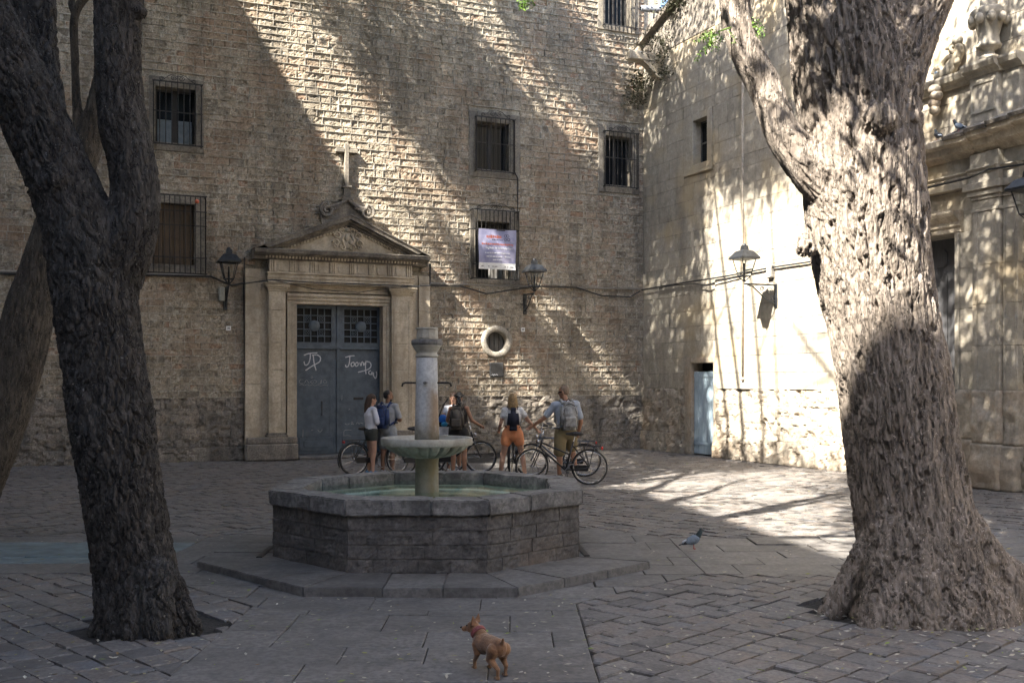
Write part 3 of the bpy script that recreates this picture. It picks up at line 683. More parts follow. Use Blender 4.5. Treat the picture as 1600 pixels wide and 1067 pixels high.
strokes([[(97, 385), (125, 374), (155, 370), (187, 368)], [(140, 375), (139, 405), (130, 435), (115, 450), (103, 445), (98, 425)],
         [(160, 382), (163, 420), (170, 455), (180, 487)], [(150, 385), (185, 382), (207, 398), (203, 425), (178, 442), (145, 460), (108, 486)]], 0.014, 'graffiti_initials', MAT['chalk'])
strokes([[(374, 398), (405, 390), (437, 387)], [(404, 390), (402, 425), (394, 455), (380, 462), (374, 448)], [(425, 430), (412, 440), (416, 458), (432, 452), (432, 434), (423, 430)],
         [(450, 432), (440, 442), (444, 457), (457, 452), (459, 436), (448, 431)], [(470, 432), (478, 455), (484, 430), (492, 432), (497, 452), (505, 436), (512, 428)],
         [(512, 422), (508, 460), (512, 510)], [(512, 425), (538, 432), (545, 455), (530, 475), (495, 488), (458, 497)],
         [(545, 485), (532, 492), (530, 505), (545, 512), (552, 495), (552, 515)], [(562, 498), (562, 520), (575, 538), (583, 515), (580, 492)]], 0.013, 'graffiti_names', MAT['chalk'])
strokes([[(95, 547), (72, 548), (70, 570), (95, 572)], [(100, 575), (115, 548), (132, 572)], [(140, 562), (158, 550), (158, 572), (140, 562)], [(165, 548), (185, 560), (168, 572)], [(190, 572), (212, 572), (214, 548), (205, 572)], [(225, 562), (236, 548), (250, 562), (238, 573), (225, 562)],
         [(68, 583), (85, 578), (100, 586), (118, 578), (135, 586), (155, 579), (172, 587), (190, 580), (210, 588), (232, 581), (258, 587)], [(145, 530), (152, 524), (158, 531), (151, 537), (145, 530)]], 0.005, 'faint_scrawl', MAT['faint_chalk'])
strokes([[(370, 838), (385, 846), (405, 838)], [(412, 828), (425, 832), (412, 842), (432, 843)], [(445, 842), (455, 832), (465, 842), (475, 834), (490, 840)], [(365, 925), (368, 885), (415, 882)], [(370, 920), (395, 918), (420, 928)], [(92, 880), (90, 930), (84, 962)], [(145, 885), (160, 880)], [(190, 880), (205, 895), (222, 878)], [(352, 650), (350, 682)], [(395, 748), (405, 740)]], 0.007, 'paint_marks', MAT['faint_chalk'])
# ================================================================== the church (wall on the right)
church = empty('church_building', M_SIDE, 'pale ashlar church front with war scarred base and baroque doorway', 'building')
AS, AW = MAT['ashlar'], MAT['ashlar_worn']
def srect(px0, py0, px1, py1, y=0.0):
    c = (py0+py1)/2; m = (px0+px1)/2; return sw(px0, c, y)[0], sw(px1, c, y)[0], sw(m, py1, y)[1], sw(m, py0, y)[1]
UST = sw(1117, 400)[0]; USR = 15.5                          # step in the wall; right end
SWF, SWO = srect(1072, 176, 1114, 266, 0.06), srect(1084, 186, 1106, 255, 0.06)
BDF, BDO = srect(1071, 558, 1120, 714, 0.06), srect(1081, 567, 1116, 712, 0.06)
CDL, CDR = sw(1380, 450)[0], sw(1497, 450)[0]; CDT = sw(1490, 366)[1]        # church door opening
PFL, PFR = sw(1500, 450)[0], sw(1572, 450, -0.12)[0]
def top_z(u): return 11.45+0.36*u if u < 3 else 12.53+0.06*(u-3)
rng = np.random.default_rng(11)
zs2 = [1.72]
while zs2[-1] < 12.2: zs2.append(zs2[-1]+rng.uniform(0.39, 0.44))
for zl_ in (SWF[2], SWF[3], BDF[3], CDT): k_ = min(range(1, len(zs2)), key=lambda i: abs(zs2[i]-zl_)); zs2[k_] = zl_
ex = [('r', *SWF), ('r', BDF[0], BDF[1], 0, BDF[3]), ('r', CDL-0.02, CDR+0.02, 0, CDT)]
stA = lay(0.0, UST, zs2, 0.55, 1.05, ex, rng); stA = stA[np.array([s_[3] < top_z(s_[0])-0.12 for s_ in stA])]
stB = lay(UST, USR, zs2, 0.6, 1.15, ex, rng)
zl = [0.0, 0.52, 0.92, 1.33, 1.72]
stl = lay(0.0, USR, zl, 0.7, 1.3, ex, rng)
for S_, y in ((stA, 0.06), (stB, 0.0)):
    Vv, qq = stone_arrays(S_, 12, 8, 0.0045, y+0.05, y+0.002, 0.003, 3.0, 21, 0.002, 0, 0, 0.0004)
    wear = sstep(4.2, 1.8, Vv[:, :, 2].ravel()); pp = Vv.reshape(-1, 3)*np.array([1, 0, 1])+np.array([0, 3.3, 0])
    Vv[:, :, 1] = np.minimum(Vv[:, :, 1]+(wear*(0.012*fbm(pp*5, 4, 31)+0.03*np.maximum(0, vnoise(pp*2.1, 77)-0.25))).reshape(Vv.shape[:2]), y+0.045)
    place_stones(Vv, qq, S_, M_SIDE, AS, church, 'ashlar_block', 150, lambda px, py: 1262 < px < 1440, False)
Vv, qq = stone_arrays(stl, 26, 14, 0.003, 0.14, 0.0, 0.028, 2.6, 25, 0.010, 0.06, 0.06, 0.004, 0.05, 8.0); Vv[:, :, 1] -= np.where(stl[:, 3] < 0.6, 0.09, 0)[:, None]
place_stones(Vv, qq, stl, M_SIDE, AW, church, 'scarred_block', 60, lambda px, py: 1310 < px < 1490, False)
wb = MB(); hl = [SWO, (BDO[0], BDO[1], 0, BDO[3]), (CDL, CDR, 0, CDT)]
wall_sheet(wb, -0.4, UST, 0, 1.72, 0.13, hl); wall_sheet(wb, UST, USR, 0, 1.72, 0.13, hl); wall_sheet(wb, -0.4, UST, 1.72, 4.2, 0.105, hl); wall_sheet(wb, UST, USR, 1.72, 4.2, 0.045, hl); wall_sheet(wb, -0.4, UST, 4.2, 11.2, 0.0720, hl); wall_sheet(wb, UST, USR, 4.2, 12.5, 0.012, hl)
wb.add([(UST, 0.004, 1.7), (UST, 0.13, 1.7), (UST, 0.13, 11.2), (UST, 0.004, 11.2)], [(0, 1, 2, 3)])
wb.box(-0.3, USR, 0.8, 1.1, 0, 11.2); wb.build('wall', MAT['weathered'], church, recalc=False)
# sloping coping against the convent
m = MB(); n = 14
m.add([(u, y, z) for i in range(n+1) for u in [0.0+USR*i/n] for (y, z) in ((-0.10, top_z(u)-0.05), (-0.12, top_z(u)+0.10), (0.8, top_z(u)+0.16), (0.8, 10.9), (0.045, 10.9), (0.045, top_z(u)-0.08))],
      [(i*6+k, i*6+(k+1) % 6, (i+1)*6+(k+1) % 6, (i+1)*6+k) for i in range(n) for k in range(6)]+[(5, 4, 3, 2, 1, 0)])
m.build('coping', MAT['weathered'], church)
m = MB(); m.prism_xz([(0, 10.9), (3, 10.9), (3, top_z(2.9)-0.09), (0, top_z(0)-0.09)], 0.075, 0.2); m.build('upper_wall', AS, church)
# small window
def side_frame(F_, O_, y, name, mat=AS, depth=0.3, bottom=True):
    m = MB(); rs = [(F_[0], O_[0], F_[2], F_[3]), (O_[1], F_[1], F_[2], F_[3]), (O_[0], O_[1], O_[3], F_[3])]
    if bottom: rs.append((O_[0], O_[1], F_[2], O_[2]))
    for r in rs: m.cbox(r[0]+0.002, r[1]-0.002, y-0.035, y+0.05, r[2]+0.002, r[3]-0.002, 0.008)
    m.box(O_[0]-0.05, O_[0], y, y+depth, O_[2], O_[3]); m.box(O_[1], O_[1]+0.05, y, y+depth, O_[2], O_[3]); m.box(O_[0]-0.05, O_[1]+0.05, y, y+depth, O_[3], O_[3]+0.05)
    if bottom: m.box(O_[0]-0.05, O_[1]+0.05, y, y+depth, O_[2]-0.05, O_[2]); m.cbox(F_[0]-0.06, F_[1]+0.02, y-0.06, y, F_[2]-0.08, F_[2]-0.002, 0.01)
    return m.build(name, mat, church)
w = side_frame(SWF, SWO, 0.06, 'window'); o = SWO; y = 0.30; um = (o[0]+o[1])/2
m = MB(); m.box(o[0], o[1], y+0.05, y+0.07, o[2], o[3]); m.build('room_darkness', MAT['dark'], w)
for (a, b, c, d) in ((o[0], um, o[2], (o[2]+o[3])/2), (um, o[1], o[2], (o[2]+o[3])/2), (o[0], um, (o[2]+o[3])/2, o[3]), (um, o[1], (o[2]+o[3])/2, o[3])):
    m = MB(); m.box(a+0.02, b-0.02, y, y+0.005, c+0.02, d-0.02); m.build('pane', MAT['window_glass'], w)
m = MB(); m.box(um-0.02, um+0.02, y-0.02, y+0.02, o[2], o[3]); m.box(o[0], o[1], y-0.018, y+0.018, (o[2]+o[3])/2-0.02, (o[2]+o[3])/2+0.02)
for r in ((o[0], o[0]+0.04, o[2], o[3]), (o[1]-0.04, o[1], o[2], o[3]), (o[0], o[1], o[2], o[2]+0.04), (o[0], o[1], o[3]-0.04, o[3])): m.box(r[0], r[1], y-0.016, y+0.016, r[2], r[3])
m.build('frame', MAT['greywood'], w)
# pale blue side door
w = side_frame((BDF[0], BDF[1], 0, BDF[3]), (BDO[0], BDO[1], 0, BDO[3]), 0.06, 'side_door', AW, 0.36, False); o = BDO; w['label'] = 'pale blue plank side door'
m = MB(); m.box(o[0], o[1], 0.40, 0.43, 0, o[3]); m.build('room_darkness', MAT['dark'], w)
for i in range(5):
    a = o[0]+(o[1]-o[0])*i/5; b = o[0]+(o[1]-o[0])*(i+1)/5; m = MB(); m.cbox(a+0.004, b-0.004, 0.13, 0.17, 0.03, o[3]-0.22, 0.006); m.build('plank', MAT['bluedoor'], w)
for z in (o[3]-0.36, 0.25): m = MB(); m.box(o[0]+0.02, o[1]-0.02, 0.112, 0.131, z, z+0.08); m.build('ledge', MAT['bluedoor'], w)
# conduit let into the plaster
m = MB(); a = sw(1160, 440, -0.03); m.tube([(a[0], -0.02, 9.2), (a[0], -0.02, sw(1160, 592)[1])], 0.03, 8); m.ball((a[0], -0.02, sw(1160, 592)[1]), 0.05); m.build('conduit', AW, church, smooth=True)

# ------------------------------------------------------------------ baroque doorway
def sz(py, px=1535, y=-0.25): return sw(px, py, y)[1]
m = MB(); m.box(CDL, CDR, 0.42, 0.5, 0, CDT); cdoor = m.build('great_door', MAT['church_door'], church); cdoor['label'] = 'dark panelled church door'
for k in range(3):                                          # raised cut-corner panels
    z0, z1 = [(0.5, 1.9), (2.15, 4.0), (4.1, CDT-0.2)][k]
    for (a, b) in ((CDR-0.42, CDR-0.14), (CDR-0.98, CDR-0.62)):
        c = 0.07; P8 = [(a+c, z0), (b-c, z0), (b, z0+c), (b, z1-c), (b-c, z1), (a+c, z1), (a, z1-c), (a, z0+c)]
        m = MB(); m.prism_xz(P8, 0.39, 0.425); m.build('door_panel', MAT['church_door'], cdoor)
m = MB(); m.box(CDR, CDR+0.06, 0, 0.5, 0.5, CDT); m.box(CDL-0.06, CDR+0.06, 0, 0.5, CDT, CDT+0.06); m.build('door_reveal', AS, church)
jl = CDR-0.02
def band(u0, u1, out, z0, z1, name='stone_course', mat=AS, c=0.008):
    m = MB(); m.cbox(u0, u1, -out, 0.04, z0, z1, c); return m.build(name, mat, church)
JW = sw(1515, 450, -0.05)[0]                                # architrave band beside the opening
z = 1.75; hs = [0.70, 0.78, 0.74]; i = 0
PL0, PL1 = sw(1519, 450, -0.2)[0], sw(1561, 450, -0.2)[0]; P2L, P2R = PL1+0.004, sw(1590, 450, -0.12)[0]
while z < CDT:
    e = min(CDT, z+hs[i % 3]); e = CDT if CDT-e < 0.25 else e
    band(CDR+0.004, CDR+0.10, 0.10, z+0.002, e-0.002, 'jamb_block'); band(CDR+0.103, PL0-0.003, 0.06, z+0.002, e-0.002, 'jamb_block')
    z = e; i += 1
zc0, zc1 = sz(330), sz(285)
z = 1.75; i = 0
while z < zc0:
    e = min(zc0, z+hs[(i+1) % 3]); e = zc0 if zc0-e < 0.25 else e
    band(PL0, PL1, 0.20, z+0.002, e-0.002, 'pilaster_block'); band(P2L, P2R, 0.12, z+0.002, e-0.002, 'pilaster_block')
    m = MB()
    for (a, b, o) in ((PL0, PL1, 0.20), (P2L, P2R, 0.12)):
        w_ = b-a; m.box(a+w_*0.10, a+w_*0.22, -o-0.018, -o+0.01, z+0.004, e-0.004); m.box(b-w_*0.22, b-w_*0.10, -o-0.018, -o+0.01, z+0.004, e-0.004)
    m.build('pilaster_fillet', AS, church); z = e; i += 1
for (a, b, o) in ((PL0, PL1, 0.20), (P2L, P2R, 0.12)):      # capitals
    m = MB(); h = (zc1-zc0)
    for k, (t0, t1, oo) in enumerate(((0, 0.12, 0.02), (0.12, 0.42, 0.0), (0.42, 0.55, 0.03), (0.55, 0.75, 0.07), (0.75, 1.0, 0.12))): m.cbox(a-oo, b+oo, -o-oo, 0.02, zc0+h*t0+0.001, zc0+h*t1-0.001, 0.008)
    m.build('capital', AS, church)
# worn pedestals
rngp = np.random.default_rng(2)
for (a, b, o, z0, z1) in ((CDR+0.0, PL0+0.06, 0.16, 0.0, 0.85), (PL0-0.04, PL1+0.05, 0.30, 0.0, 0.80), (P2L-0.02, P2R+0.03, 0.22, 0, 0.78), (PL0-0.02, PL1+0.03, 0.25, 0.81, 1.75), (P2L+0.01, P2R+0.02, 0.17, 0.79, 1.75), (CDR+0.01, PL0-0.02, 0.10, 0.86, 1.75)):
    m = MB(); nx, nz = 14, 18
    def fn(s_, t_):
        u = a+(b-a)*s_; zz = z0+(z1-z0)*t_; ed = min(s_, 1-s_, 1)*(b-a); q_ = np.array([[u*2.6, o*7, zz*2.6]])
        er = 0.05*float(fbm(q_, 4, 51)[0])+(0.05 if ed < 0.01 else 0)
        return (u, -o+max(-0.03, er), zz)
    m.grid(nx, nz, fn); V0 = m.v[:]; W = nx+1
    rim = [i_ for i_ in range(W)]+[W*j+nx for j in range(1, nz+1)]+[W*nz+i_ for i_ in range(nx-1, -1, -1)]+[W*j for j in range(nz-1, 0, -1)]
    bk = len(m.v); m.v += [(V0[i_][0], 0.05, V0[i_][2]) for i_ in rim]; L_ = len(rim)
    for k in range(L_): m.f.append([rim[k], rim[(k+1) % L_], bk+(k+1) % L_, bk+k]); m.mi.append(0)
    m.build('worn_pedestal', AW, church, smooth=True)
UE = USR
def entab(u0, u1, prof, name, mat=AS):                      # profile (out, z) swept along the wall
    m = MB(); m.prism_yz([(0.03, prof[0][1])]+[(-o, z) for o, z in prof]+[(0.03, prof[-1][1])], u0, u1); return m.build(name, mat, church)
zD = CDT
entab(CDL-0.2, CDR+0.12, [(0.06, zD+0.02), (0.06, zD+0.12), (0.10, zD+0.13), (0.10, zD+0.22), (0.22, zD+0.30), (0.26, zD+0.36), (0.26, zD+0.40)], 'door_hood', SS)
zA0, zA1, zA2 = zc1+0.003, sz(262), sz(238)
entab(CDL-1.2, P2R+0.05, [(0.14, zA0), (0.14, zA0+0.16), (0.17, zA0+0.17), (0.17, zA1-0.05), (0.22, zA1-0.02), (0.22, zA1)], 'architrave')
m = MB(); m.prism_yz([(0.03, zA0+0.001), (-0.26, zA0+0.001), (-0.26, zA0+0.16), (-0.29, zA0+0.17), (-0.29, zA1-0.05), (-0.34, zA1-0.02), (-0.34, zA1+0.001), (0.03, zA1+0.001)], PL0-0.03, PL1+0.03); m.build('architrave_break', AS, church)
entab(CDL-1.2, USR, [(0.10, zA1+0.003), (0.10, zA2)], 'frieze'); m = MB(); m.cbox(PL0-0.02, PL1+0.02, -0.24, 0.0, zA1+0.005, zA2-0.003, 0.006); m.build('frieze_block', AS, church)
zK = sz(200)
entab(CDL-1.2, PL0-0.35, [(0.14, zA2+0.003), (0.22, zA2+0.08), (0.30, zA2+0.10), (0.34, zA2+0.2), (0.46, zA2+0.24), (0.48, zA2+0.34), (0.44, zA2+0.37)], 'cornice', AW)
# broken curved pediment over the pilasters, with a dark roof of tiles
for k in range(9):
    a = PL0-0.35+(USR-PL0+0.35)*k/9; b = PL0-0.35+(USR-PL0+0.35)*(k+1)/9; rise = 0.13*math.sin(min(1, k/5)*math.pi/2)
    entab(a, b, [(0.14, zA2+0.003), (0.24, zA2+0.06+rise*0.4), (0.34, zA2+0.09+rise*0.6), (0.38, zA2+0.18+rise), (0.50, zA2+0.22+rise), (0.52, zA2+0.30+rise)], 'curved_cornice', SS)
    m = MB(); m.prism_yz([(0.02, zA2+0.30+rise), (-0.56, zA2+0.302+rise), (-0.58, zA2+0.36+rise), (0.02, zA2+0.62+rise)], a+0.004, b-0.004); m.build('cover_slab', MAT['weathered'], church)
zP0, zP1 = sz(180, 1540, -0.2), sz(118, 1540, -0.2)
UA, UB = sw(1516, 140, -0.22)[0], sw(1560, 140, -0.22)[0]
m = MB(); m.cbox(UA, UB, -0.24, 0.03, zP0-0.3, zP1, 0.01); m.build('attic_pedestal', AS, church)
m = MB()
for r in ((UA+0.05, UA+0.09, zP0+0.05, zP1-0.10), (UB-0.09, UB-0.05, zP0+0.05, zP1-0.10), (UA+0.09, UB-0.09, zP1-0.14, zP1-0.10), (UA+0.09, UB-0.09, zP0+0.05, zP0+0.09)): m.box(r[0], r[1], -0.262, -0.236, r[2], r[3])
m.build('pedestal_panel', AS, church)
m = MB(); m.cbox(UB+0.003, UB+0.36, -0.14, 0.03, zP0-0.3, zP1, 0.01); m.build('attic_pedestal', AS, church)
entab(sw(1440, 120)[0]-0.8, UA-0.06, [(0.08, zP1), (0.12, zP1+0.06), (0.20, zP1+0.10), (0.24, zP1+0.18), (0.24, zP1+0.22)], 'attic_cornice', AS)
entab(UA-0.06, UB+0.06, [(0.26, zP1+0.001), (0.30, zP1+0.06), (0.38, zP1+0.10), (0.42, zP1+0.18), (0.42, zP1+0.23)], 'attic_cornice', AS)
entab(UB+0.061, UB+0.44, [(0.16, zP1+0.002), (0.20, zP1+0.06), (0.28, zP1+0.10), (0.32, zP1+0.18), (0.32, zP1+0.225)], 'attic_cornice', AS)
zt2 = zP1+0.232; uu = sw(1543, 60, -0.25)[0]
m = MB(); m.lathe([(0.17, 0), (0.17, 0.06), (0.10, 0.10), (0.09, 0.16), (0.20, 0.22), (0.22, 0.26), (0.19, 0.28), (0.17, 0.42), (0.22, 0.62), (0.30, 0.74), (0.32, 0.84), (0.27, 0.90), (0.14, 0.92), (0.16, 1.05), (0.05, 1.2)], 28, (uu, -0.22, zt2))
for k in range(9):
    a = 2*math.pi*k/9; m.ball((uu+0.28*math.cos(a), -0.22+0.28*math.sin(a), zt2+0.70), (0.08, 0.08, 0.10), 8, 6)
m.build('urn', AS, church, smooth=True)
m = MB(); su, sz0 = sw(1480, 100, -0.2)
for (du, dz, r0, sg) in ((0.0, 0.15, 0.20, 1), (0.12, 0.46, 0.13, -1), (-0.22, 0.10, 0.12, -1)):
    pts = [(su+du+sg*r0*(1-0.75*k/20)*math.cos(k/20*3*math.pi), -0.16, zP1+0.24+dz+r0*(1-0.75*k/20)*math.sin(k/20*3*math.pi)) for k in range(21)]
    m.tube(pts, [0.07*(1-0.5*k/20) for k in range(21)], 7)
m.ball((su+0.2, -0.16, zP1+0.82), 0.10, 10, 7); m.tube([(su-0.3, -0.12, zP1+0.26), (su, -0.12, zP1+0.34), (su+0.22, -0.12, zP1+0.62), (su+0.2, -0.14, zP1+0.82)], [0.12, 0.13, 0.09, 0.06], 8); m.build('scroll_ornament', AS, church, smooth=True)
m = MB(); ku, kz = sw(1462, 155, -0.15)
for k in range(4): m.ball((ku+0.03*math.sin(k*2), -0.16, kz+0.18-0.13*k), (0.15-0.02*k, 0.12, 0.10), 10, 7)
m.build('carved_bracket', AW, church, smooth=True)
# stone water spout with weeds above it, railing and chimney on the roof
a = at(1045, 108, 28.6)
m = MB(); su, szz = 0.95, sw(1032, 100)[1]
m.cbox(su-0.14, su+0.14, -1.0, 0.1, szz, szz+0.24, 0.03); m.prism_yz([(0.1, szz-0.42), (-0.15, szz-0.38), (-0.42, szz-0.12), (-0.6, szz), (0.1, szz)], su-0.12, su+0.12); m.build('water_spout', SS, church)
m = MB(); m.cbox(1.2, 1.9, 1.3, 2.0, 11.5, 13.6, 0.02); m.build('chimney', MAT['terracotta'], church)
m = MB()
for i in range(12): m.tube([(0.45+i*0.22, 0.6, 11.6), (0.45+i*0.22, 0.6, 13.1)], 0.012, 5); m.ball((0.45+i*0.22, 0.6, 12.05), 0.03, 6, 4)
m.build('roof_railing', MAT['grille_iron'], church)
# ================================================================== things fixed to the walls
def lantern(mat_frame, u, z, arm, label, style=0):
    """wall lamp: square tapered lantern over a scrolled bracket; (u, z) is the top of the wall plate"""
    root = empty('wall_lamp', mat_frame @ Matrix.Translation((u, 0, z)), label, 'lamp', 'wall lanterns')
    I = MAT['lampiron']; m = MB()
    m.cbox(-0.05, 0.05, -0.03, 0.0, -0.50, 0.05, 0.008)
    m.box(-0.015, 0.015, -arm, 0.0, 0.0, 0.035)
    m.tube([(0, -0.02, -0.42), (0, -arm*0.35, -0.30), (0, -arm*0.75, -0.03), (0, -arm, 0.02)], 0.016, 6)
    for (cy, cz, r) in ((-arm*0.22, -0.13, 0.09), (-arm*0.45, -0.08, 0.06), (-arm*0.12, -0.28, 0.06)):
        m.tube([(0, cy+r*(1-0.6*k/14)*math.cos(k*0.55), cz+r*(1-0.6*k/14)*math.sin(k*0.55)) for k in range(15)], 0.010, 5)
    m.build('bracket', I, root)
    c = (0, -arm, 0.06); b0, b1, h = 0.10, 0.185, 0.52
    m = MB()
    for sx in (-1, 1):
        for sy in (-1, 1):
            m.tube([(0, c[1], c[2]), (sx*b0, c[1]+sy*b0, c[2]+0.13), (sx*b1, c[1]+sy*b1, c[2]+h)], 0.012, 5)
    for (r, z_) in ((b0, c[2]+0.13), (b1, c[2]+h)):
        for k in range(4):
            p = [(-r, -r), (r, -r), (r, r), (-r, r)]; m.tube([(p[k][0], c[1]+p[k][1], z_), (p[(k+1) % 4][0], c[1]+p[(k+1) % 4][1], z_)], 0.013, 5)
    m.tube([(0, c[1], c[2]+0.02), (0, c[1], c[2]+0.42)], [0.03, 0.022], 8); m.build('lantern_frame', I, root)
    m = MB(); q = h+c[2]
    for (r0, z0, r1, z1) in ((0.255, q-0.01, 0.255, q+0.03), (0.255, q+0.03, 0.15, q+0.17), (0.15, q+0.17, 0.09, q+0.20), (0.07, q+0.20, 0.06, q+0.30)):
        m.add([(sx*r, c[1]+sy*r, zz) for (r, zz) in ((r0, z0), (r1, z1)) for (sx, sy) in ((-1, -1), (1, -1), (1, 1), (-1, 1))], [(0, 1, 5, 4), (1, 2, 6, 5), (2, 3, 7, 6), (3, 0, 4, 7), (4, 5, 6, 7), (3, 2, 1, 0)])
    m.ball((0, c[1], q+0.31), 0.05, 10, 6); m.build('lantern_roof', I, root)
    for k in range(4):
        sgn = [(-1, -1, 1, -1), (1, -1, 1, 1), (1, 1, -1, 1), (-1, 1, -1, -1)][k]; m = MB()
        lo, hi = b0*0.97, b1*0.97
        P = [(sgn[0]*lo, c[1]+sgn[1]*lo, c[2]+0.135), (sgn[2]*lo, c[1]+sgn[3]*lo, c[2]+0.135), (sgn[2]*hi, c[1]+sgn[3]*hi, c[2]+h-0.01), (sgn[0]*hi, c[1]+sgn[1]*hi, c[2]+h-0.01)]
        m.add(P, [(0, 1, 2, 3)]); m.build('glass_pane', MAT['glass_pane'], root)
    return root
u, z = bw(352, 452); L1 = lantern(M_BACK, u, z, 0.62, 'dark lantern on the wall left of the pedimented doorway')
m = MB(); m.cbox(-0.16, -0.02, -0.10, 0.0, -0.30, 0.05, 0.02); m.build('fuse_box', plain('fusebox', (0.33, 0.33, 0.29), 0.6), L1)
u, z = bw(820, 462); lantern(M_BACK, u, z, 0.62, 'black lantern on the wall between banner window and round window')
u, z = sw(1213, 447); lantern(M_SIDE, u, z, 0.90, 'sunlit lantern on the pale church wall beside the thick tree')
u, z = sw(1668, 358); lantern(M_SIDE, u, z, 0.90, 'lantern cut off by the right edge of the picture')
m = MB(); u, z = sw(1206, 425); m.cbox(u-0.09, u+0.09, -0.10, 0.02, z-0.14, z+0.16, 0.02); o = m.build('junction_box', plain('jbox', (0.35, 0.33, 0.30), 0.6)); o.matrix_world = M_SIDE; tag(o, 'small grey box under the cables beside the sunlit lantern', 'junction box')

# cables
def cable(name, frame, fn, pts, r, y, label, mat='cable_black', sag=0.0):
    P = [(*fn(a, b, y),) for a, b in pts]; m = MB(); out = []
    for i in range(len(P)-1):
        for k in range(6):
            t = k/6; out.append((P[i][0]+(P[i+1][0]-P[i][0])*t, y, P[i][1]+(P[i+1][1]-P[i][1])*t-sag*math.sin(math.pi*t)))
    out.append((P[-1][0], y, P[-1][1])); m.tube(out, r, 6); o = m.build(name, MAT[mat]); o.matrix_world = frame; return tag(o, label, 'cable')
cable('cable', M_BACK, bw, [(0, 428), (90, 430), (240, 430), (330, 432), (362, 446), (383, 442)], 0.022, -0.06, 'black cable along the shaded wall left of the doorway')
cable('cable', M_BACK, bw, [(383, 443), (412, 439), (425, 437), (480, 441), (560, 444), (650, 447), (672, 446)], 0.016, -0.47, 'black cable draped straight across the doorway frieze')
cable('cable', M_BACK, bw, [(425, 437), (490, 452), (560, 457), (620, 449), (660, 447)], 0.010, -0.49, 'thin sagging wire hanging below the doorway frieze')
cable('cable', M_BACK, bw, [(672, 446), (720, 447), (760, 459), (800, 453), (838, 447), (900, 449), (940, 462), (985, 464), (1000, 455)], 0.018, -0.07, 'black cable looping under the banner window to the corner')
cable('cable', M_SIDE, sw, [(1003, 453), (1060, 443), (1120, 434), (1160, 427), (1205, 418), (1260, 410), (1330, 396)], 0.020, -0.05, 'pair of dark cables climbing across the church wall')
cable('cable', M_SIDE, sw, [(1030, 451), (1050, 446), (1085, 443), (1105, 446), (1120, 440), (1160, 430)], 0.014, -0.06, 'loose lower cable loop on the church wall left of the lantern')
cable('cable', M_SIDE, sw, [(1440, 296), (1515, 278), (1545, 265), (1600, 257), (1640, 246)], 0.018, -0.40, 'dark cable over the architrave of the church doorway')
cable('downpipe', M_BACK, bw, [(803, 268), (809, 278), (809, 330), (810, 345)], 0.014, -0.03, 'thin pipe running down from the middle barred window')
cable('downpipe', M_BACK, bw, [(672, 412), (672, 446)], 0.02, -0.30, 'short black pipe under the right end of the pediment')
cable('conduit', M_BACK, bw, [(672, 443), (740, 445), (830, 448), (1000, 452)], 0.022, -0.03, 'pale conduit running along the wall under the banner window', 'conduit')
cable('downpipe', M_BACK, bw, [(382, 402), (381, 450), (383, 628)], 0.014, -0.05, 'thin black pipe down the left edge of the doorway surround')
cable('conduit', M_BACK, bw, [(0, 424), (120, 427), (240, 429), (325, 431)], 0.03, -0.04, 'grey ledge pipe beneath the shuttered window', 'conduit')

# plaque, number plates
u, z = bw(776, 578); m = MB(); m.cbox(u-0.205, u+0.205, -0.03, 0.03, z-0.20, z+0.20, 0.03); o = m.build('plaque', plain('plaque_metal', (0.05, 0.05, 0.052), 0.5, 0.2, 10, 0.1, 0.4)); o.matrix_world = M_BACK; tag(o, 'dark square metal plaque under the round window', 'plaque')
m = MB(); pts = [(-0.16, -0.13), (-0.12, -0.12), (-0.10, -0.15), (-0.08, -0.11), (-0.06, -0.14), (-0.02, -0.12), (0.02, -0.13)]
m.tube([(u+a, -0.034, z+b) for a, b in pts], 0.007, 4); m.build('paint_scrawl', MAT['chalk'], o)
for px, py, lb in ((817, 515, 'tiny white number tile right of the round window'), (357, 513, 'tiny white number tile left of the doorway')):
    u, z = bw(px, py); m = MB(); m.cbox(u-0.055, u+0.055, -0.012, 0.02, z-0.055, z+0.055, 0.004); o = m.build('number_tile', MAT['white']); o.matrix_world = M_BACK; tag(o, lb, 'sign')
    m = MB(); m.box(u-0.022, u-0.008, -0.015, -0.011, z-0.02, z+0.025); m.box(u+0.008, u+0.022, -0.015, -0.011, z-0.02, z+0.025); m.box(u-0.008, u+0.008, -0.0145, -0.0115, z+0.0, z+0.008); m.build('numeral', MAT['cable_black'], o)

# banner
bu0, bz1 = bw(748, 357, -0.28); bu1, _ = bw(806, 361, -0.28); bz0 = bw(777, 421, -0.28)[1]
t = NT('banner_cloth'); g = t.noise(2.2, 4, 0.6, t.coords(1.6, 1.6, 1.0)); h = t.noise(4.5, 3)
c = t.ramp(g, [(0.36, (0.17, 0.175, 0.29)), (0.5, (0.25, 0.25, 0.38)), (0.64, (0.36, 0.35, 0.48))]); MAT['banner_cloth'] = t.out(c, 0.45, h, 0.1, 0.01)
W, Hh = bu1-bu0, bz1-bz0
bn = empty('banner', M_BACK @ Matrix.Translation((bu0, -0.28, bz0)), 'purple blue cloth banner with white foot hanging on the barred window', 'banner')
def cloth(u, v): return (u*W, 0.022*math.sin(u*7+v*3.5)*(0.4+0.6*v)+0.02*math.sin(u*2.2-v*5.5)-0.01*v, v*Hh)
m = MB(); m.grid(22, 20, lambda a, b: cloth(a, 0.16+0.84*b)); m.build('cloth', MAT['banner_cloth'], bn, smooth=True, recalc=False)
m = MB(); m.grid(22, 5, lambda a, b: cloth(a, 0.16*b)); m.build('white_foot', MAT['white'], bn, smooth=True, recalc=False)
plain('banner_red', (0.42, 0.13, 0.10), 0.6); plain('banner_dark', (0.05, 0.05, 0.09), 0.6); plain('banner_white', (0.6, 0.6, 0.64), 0.6)
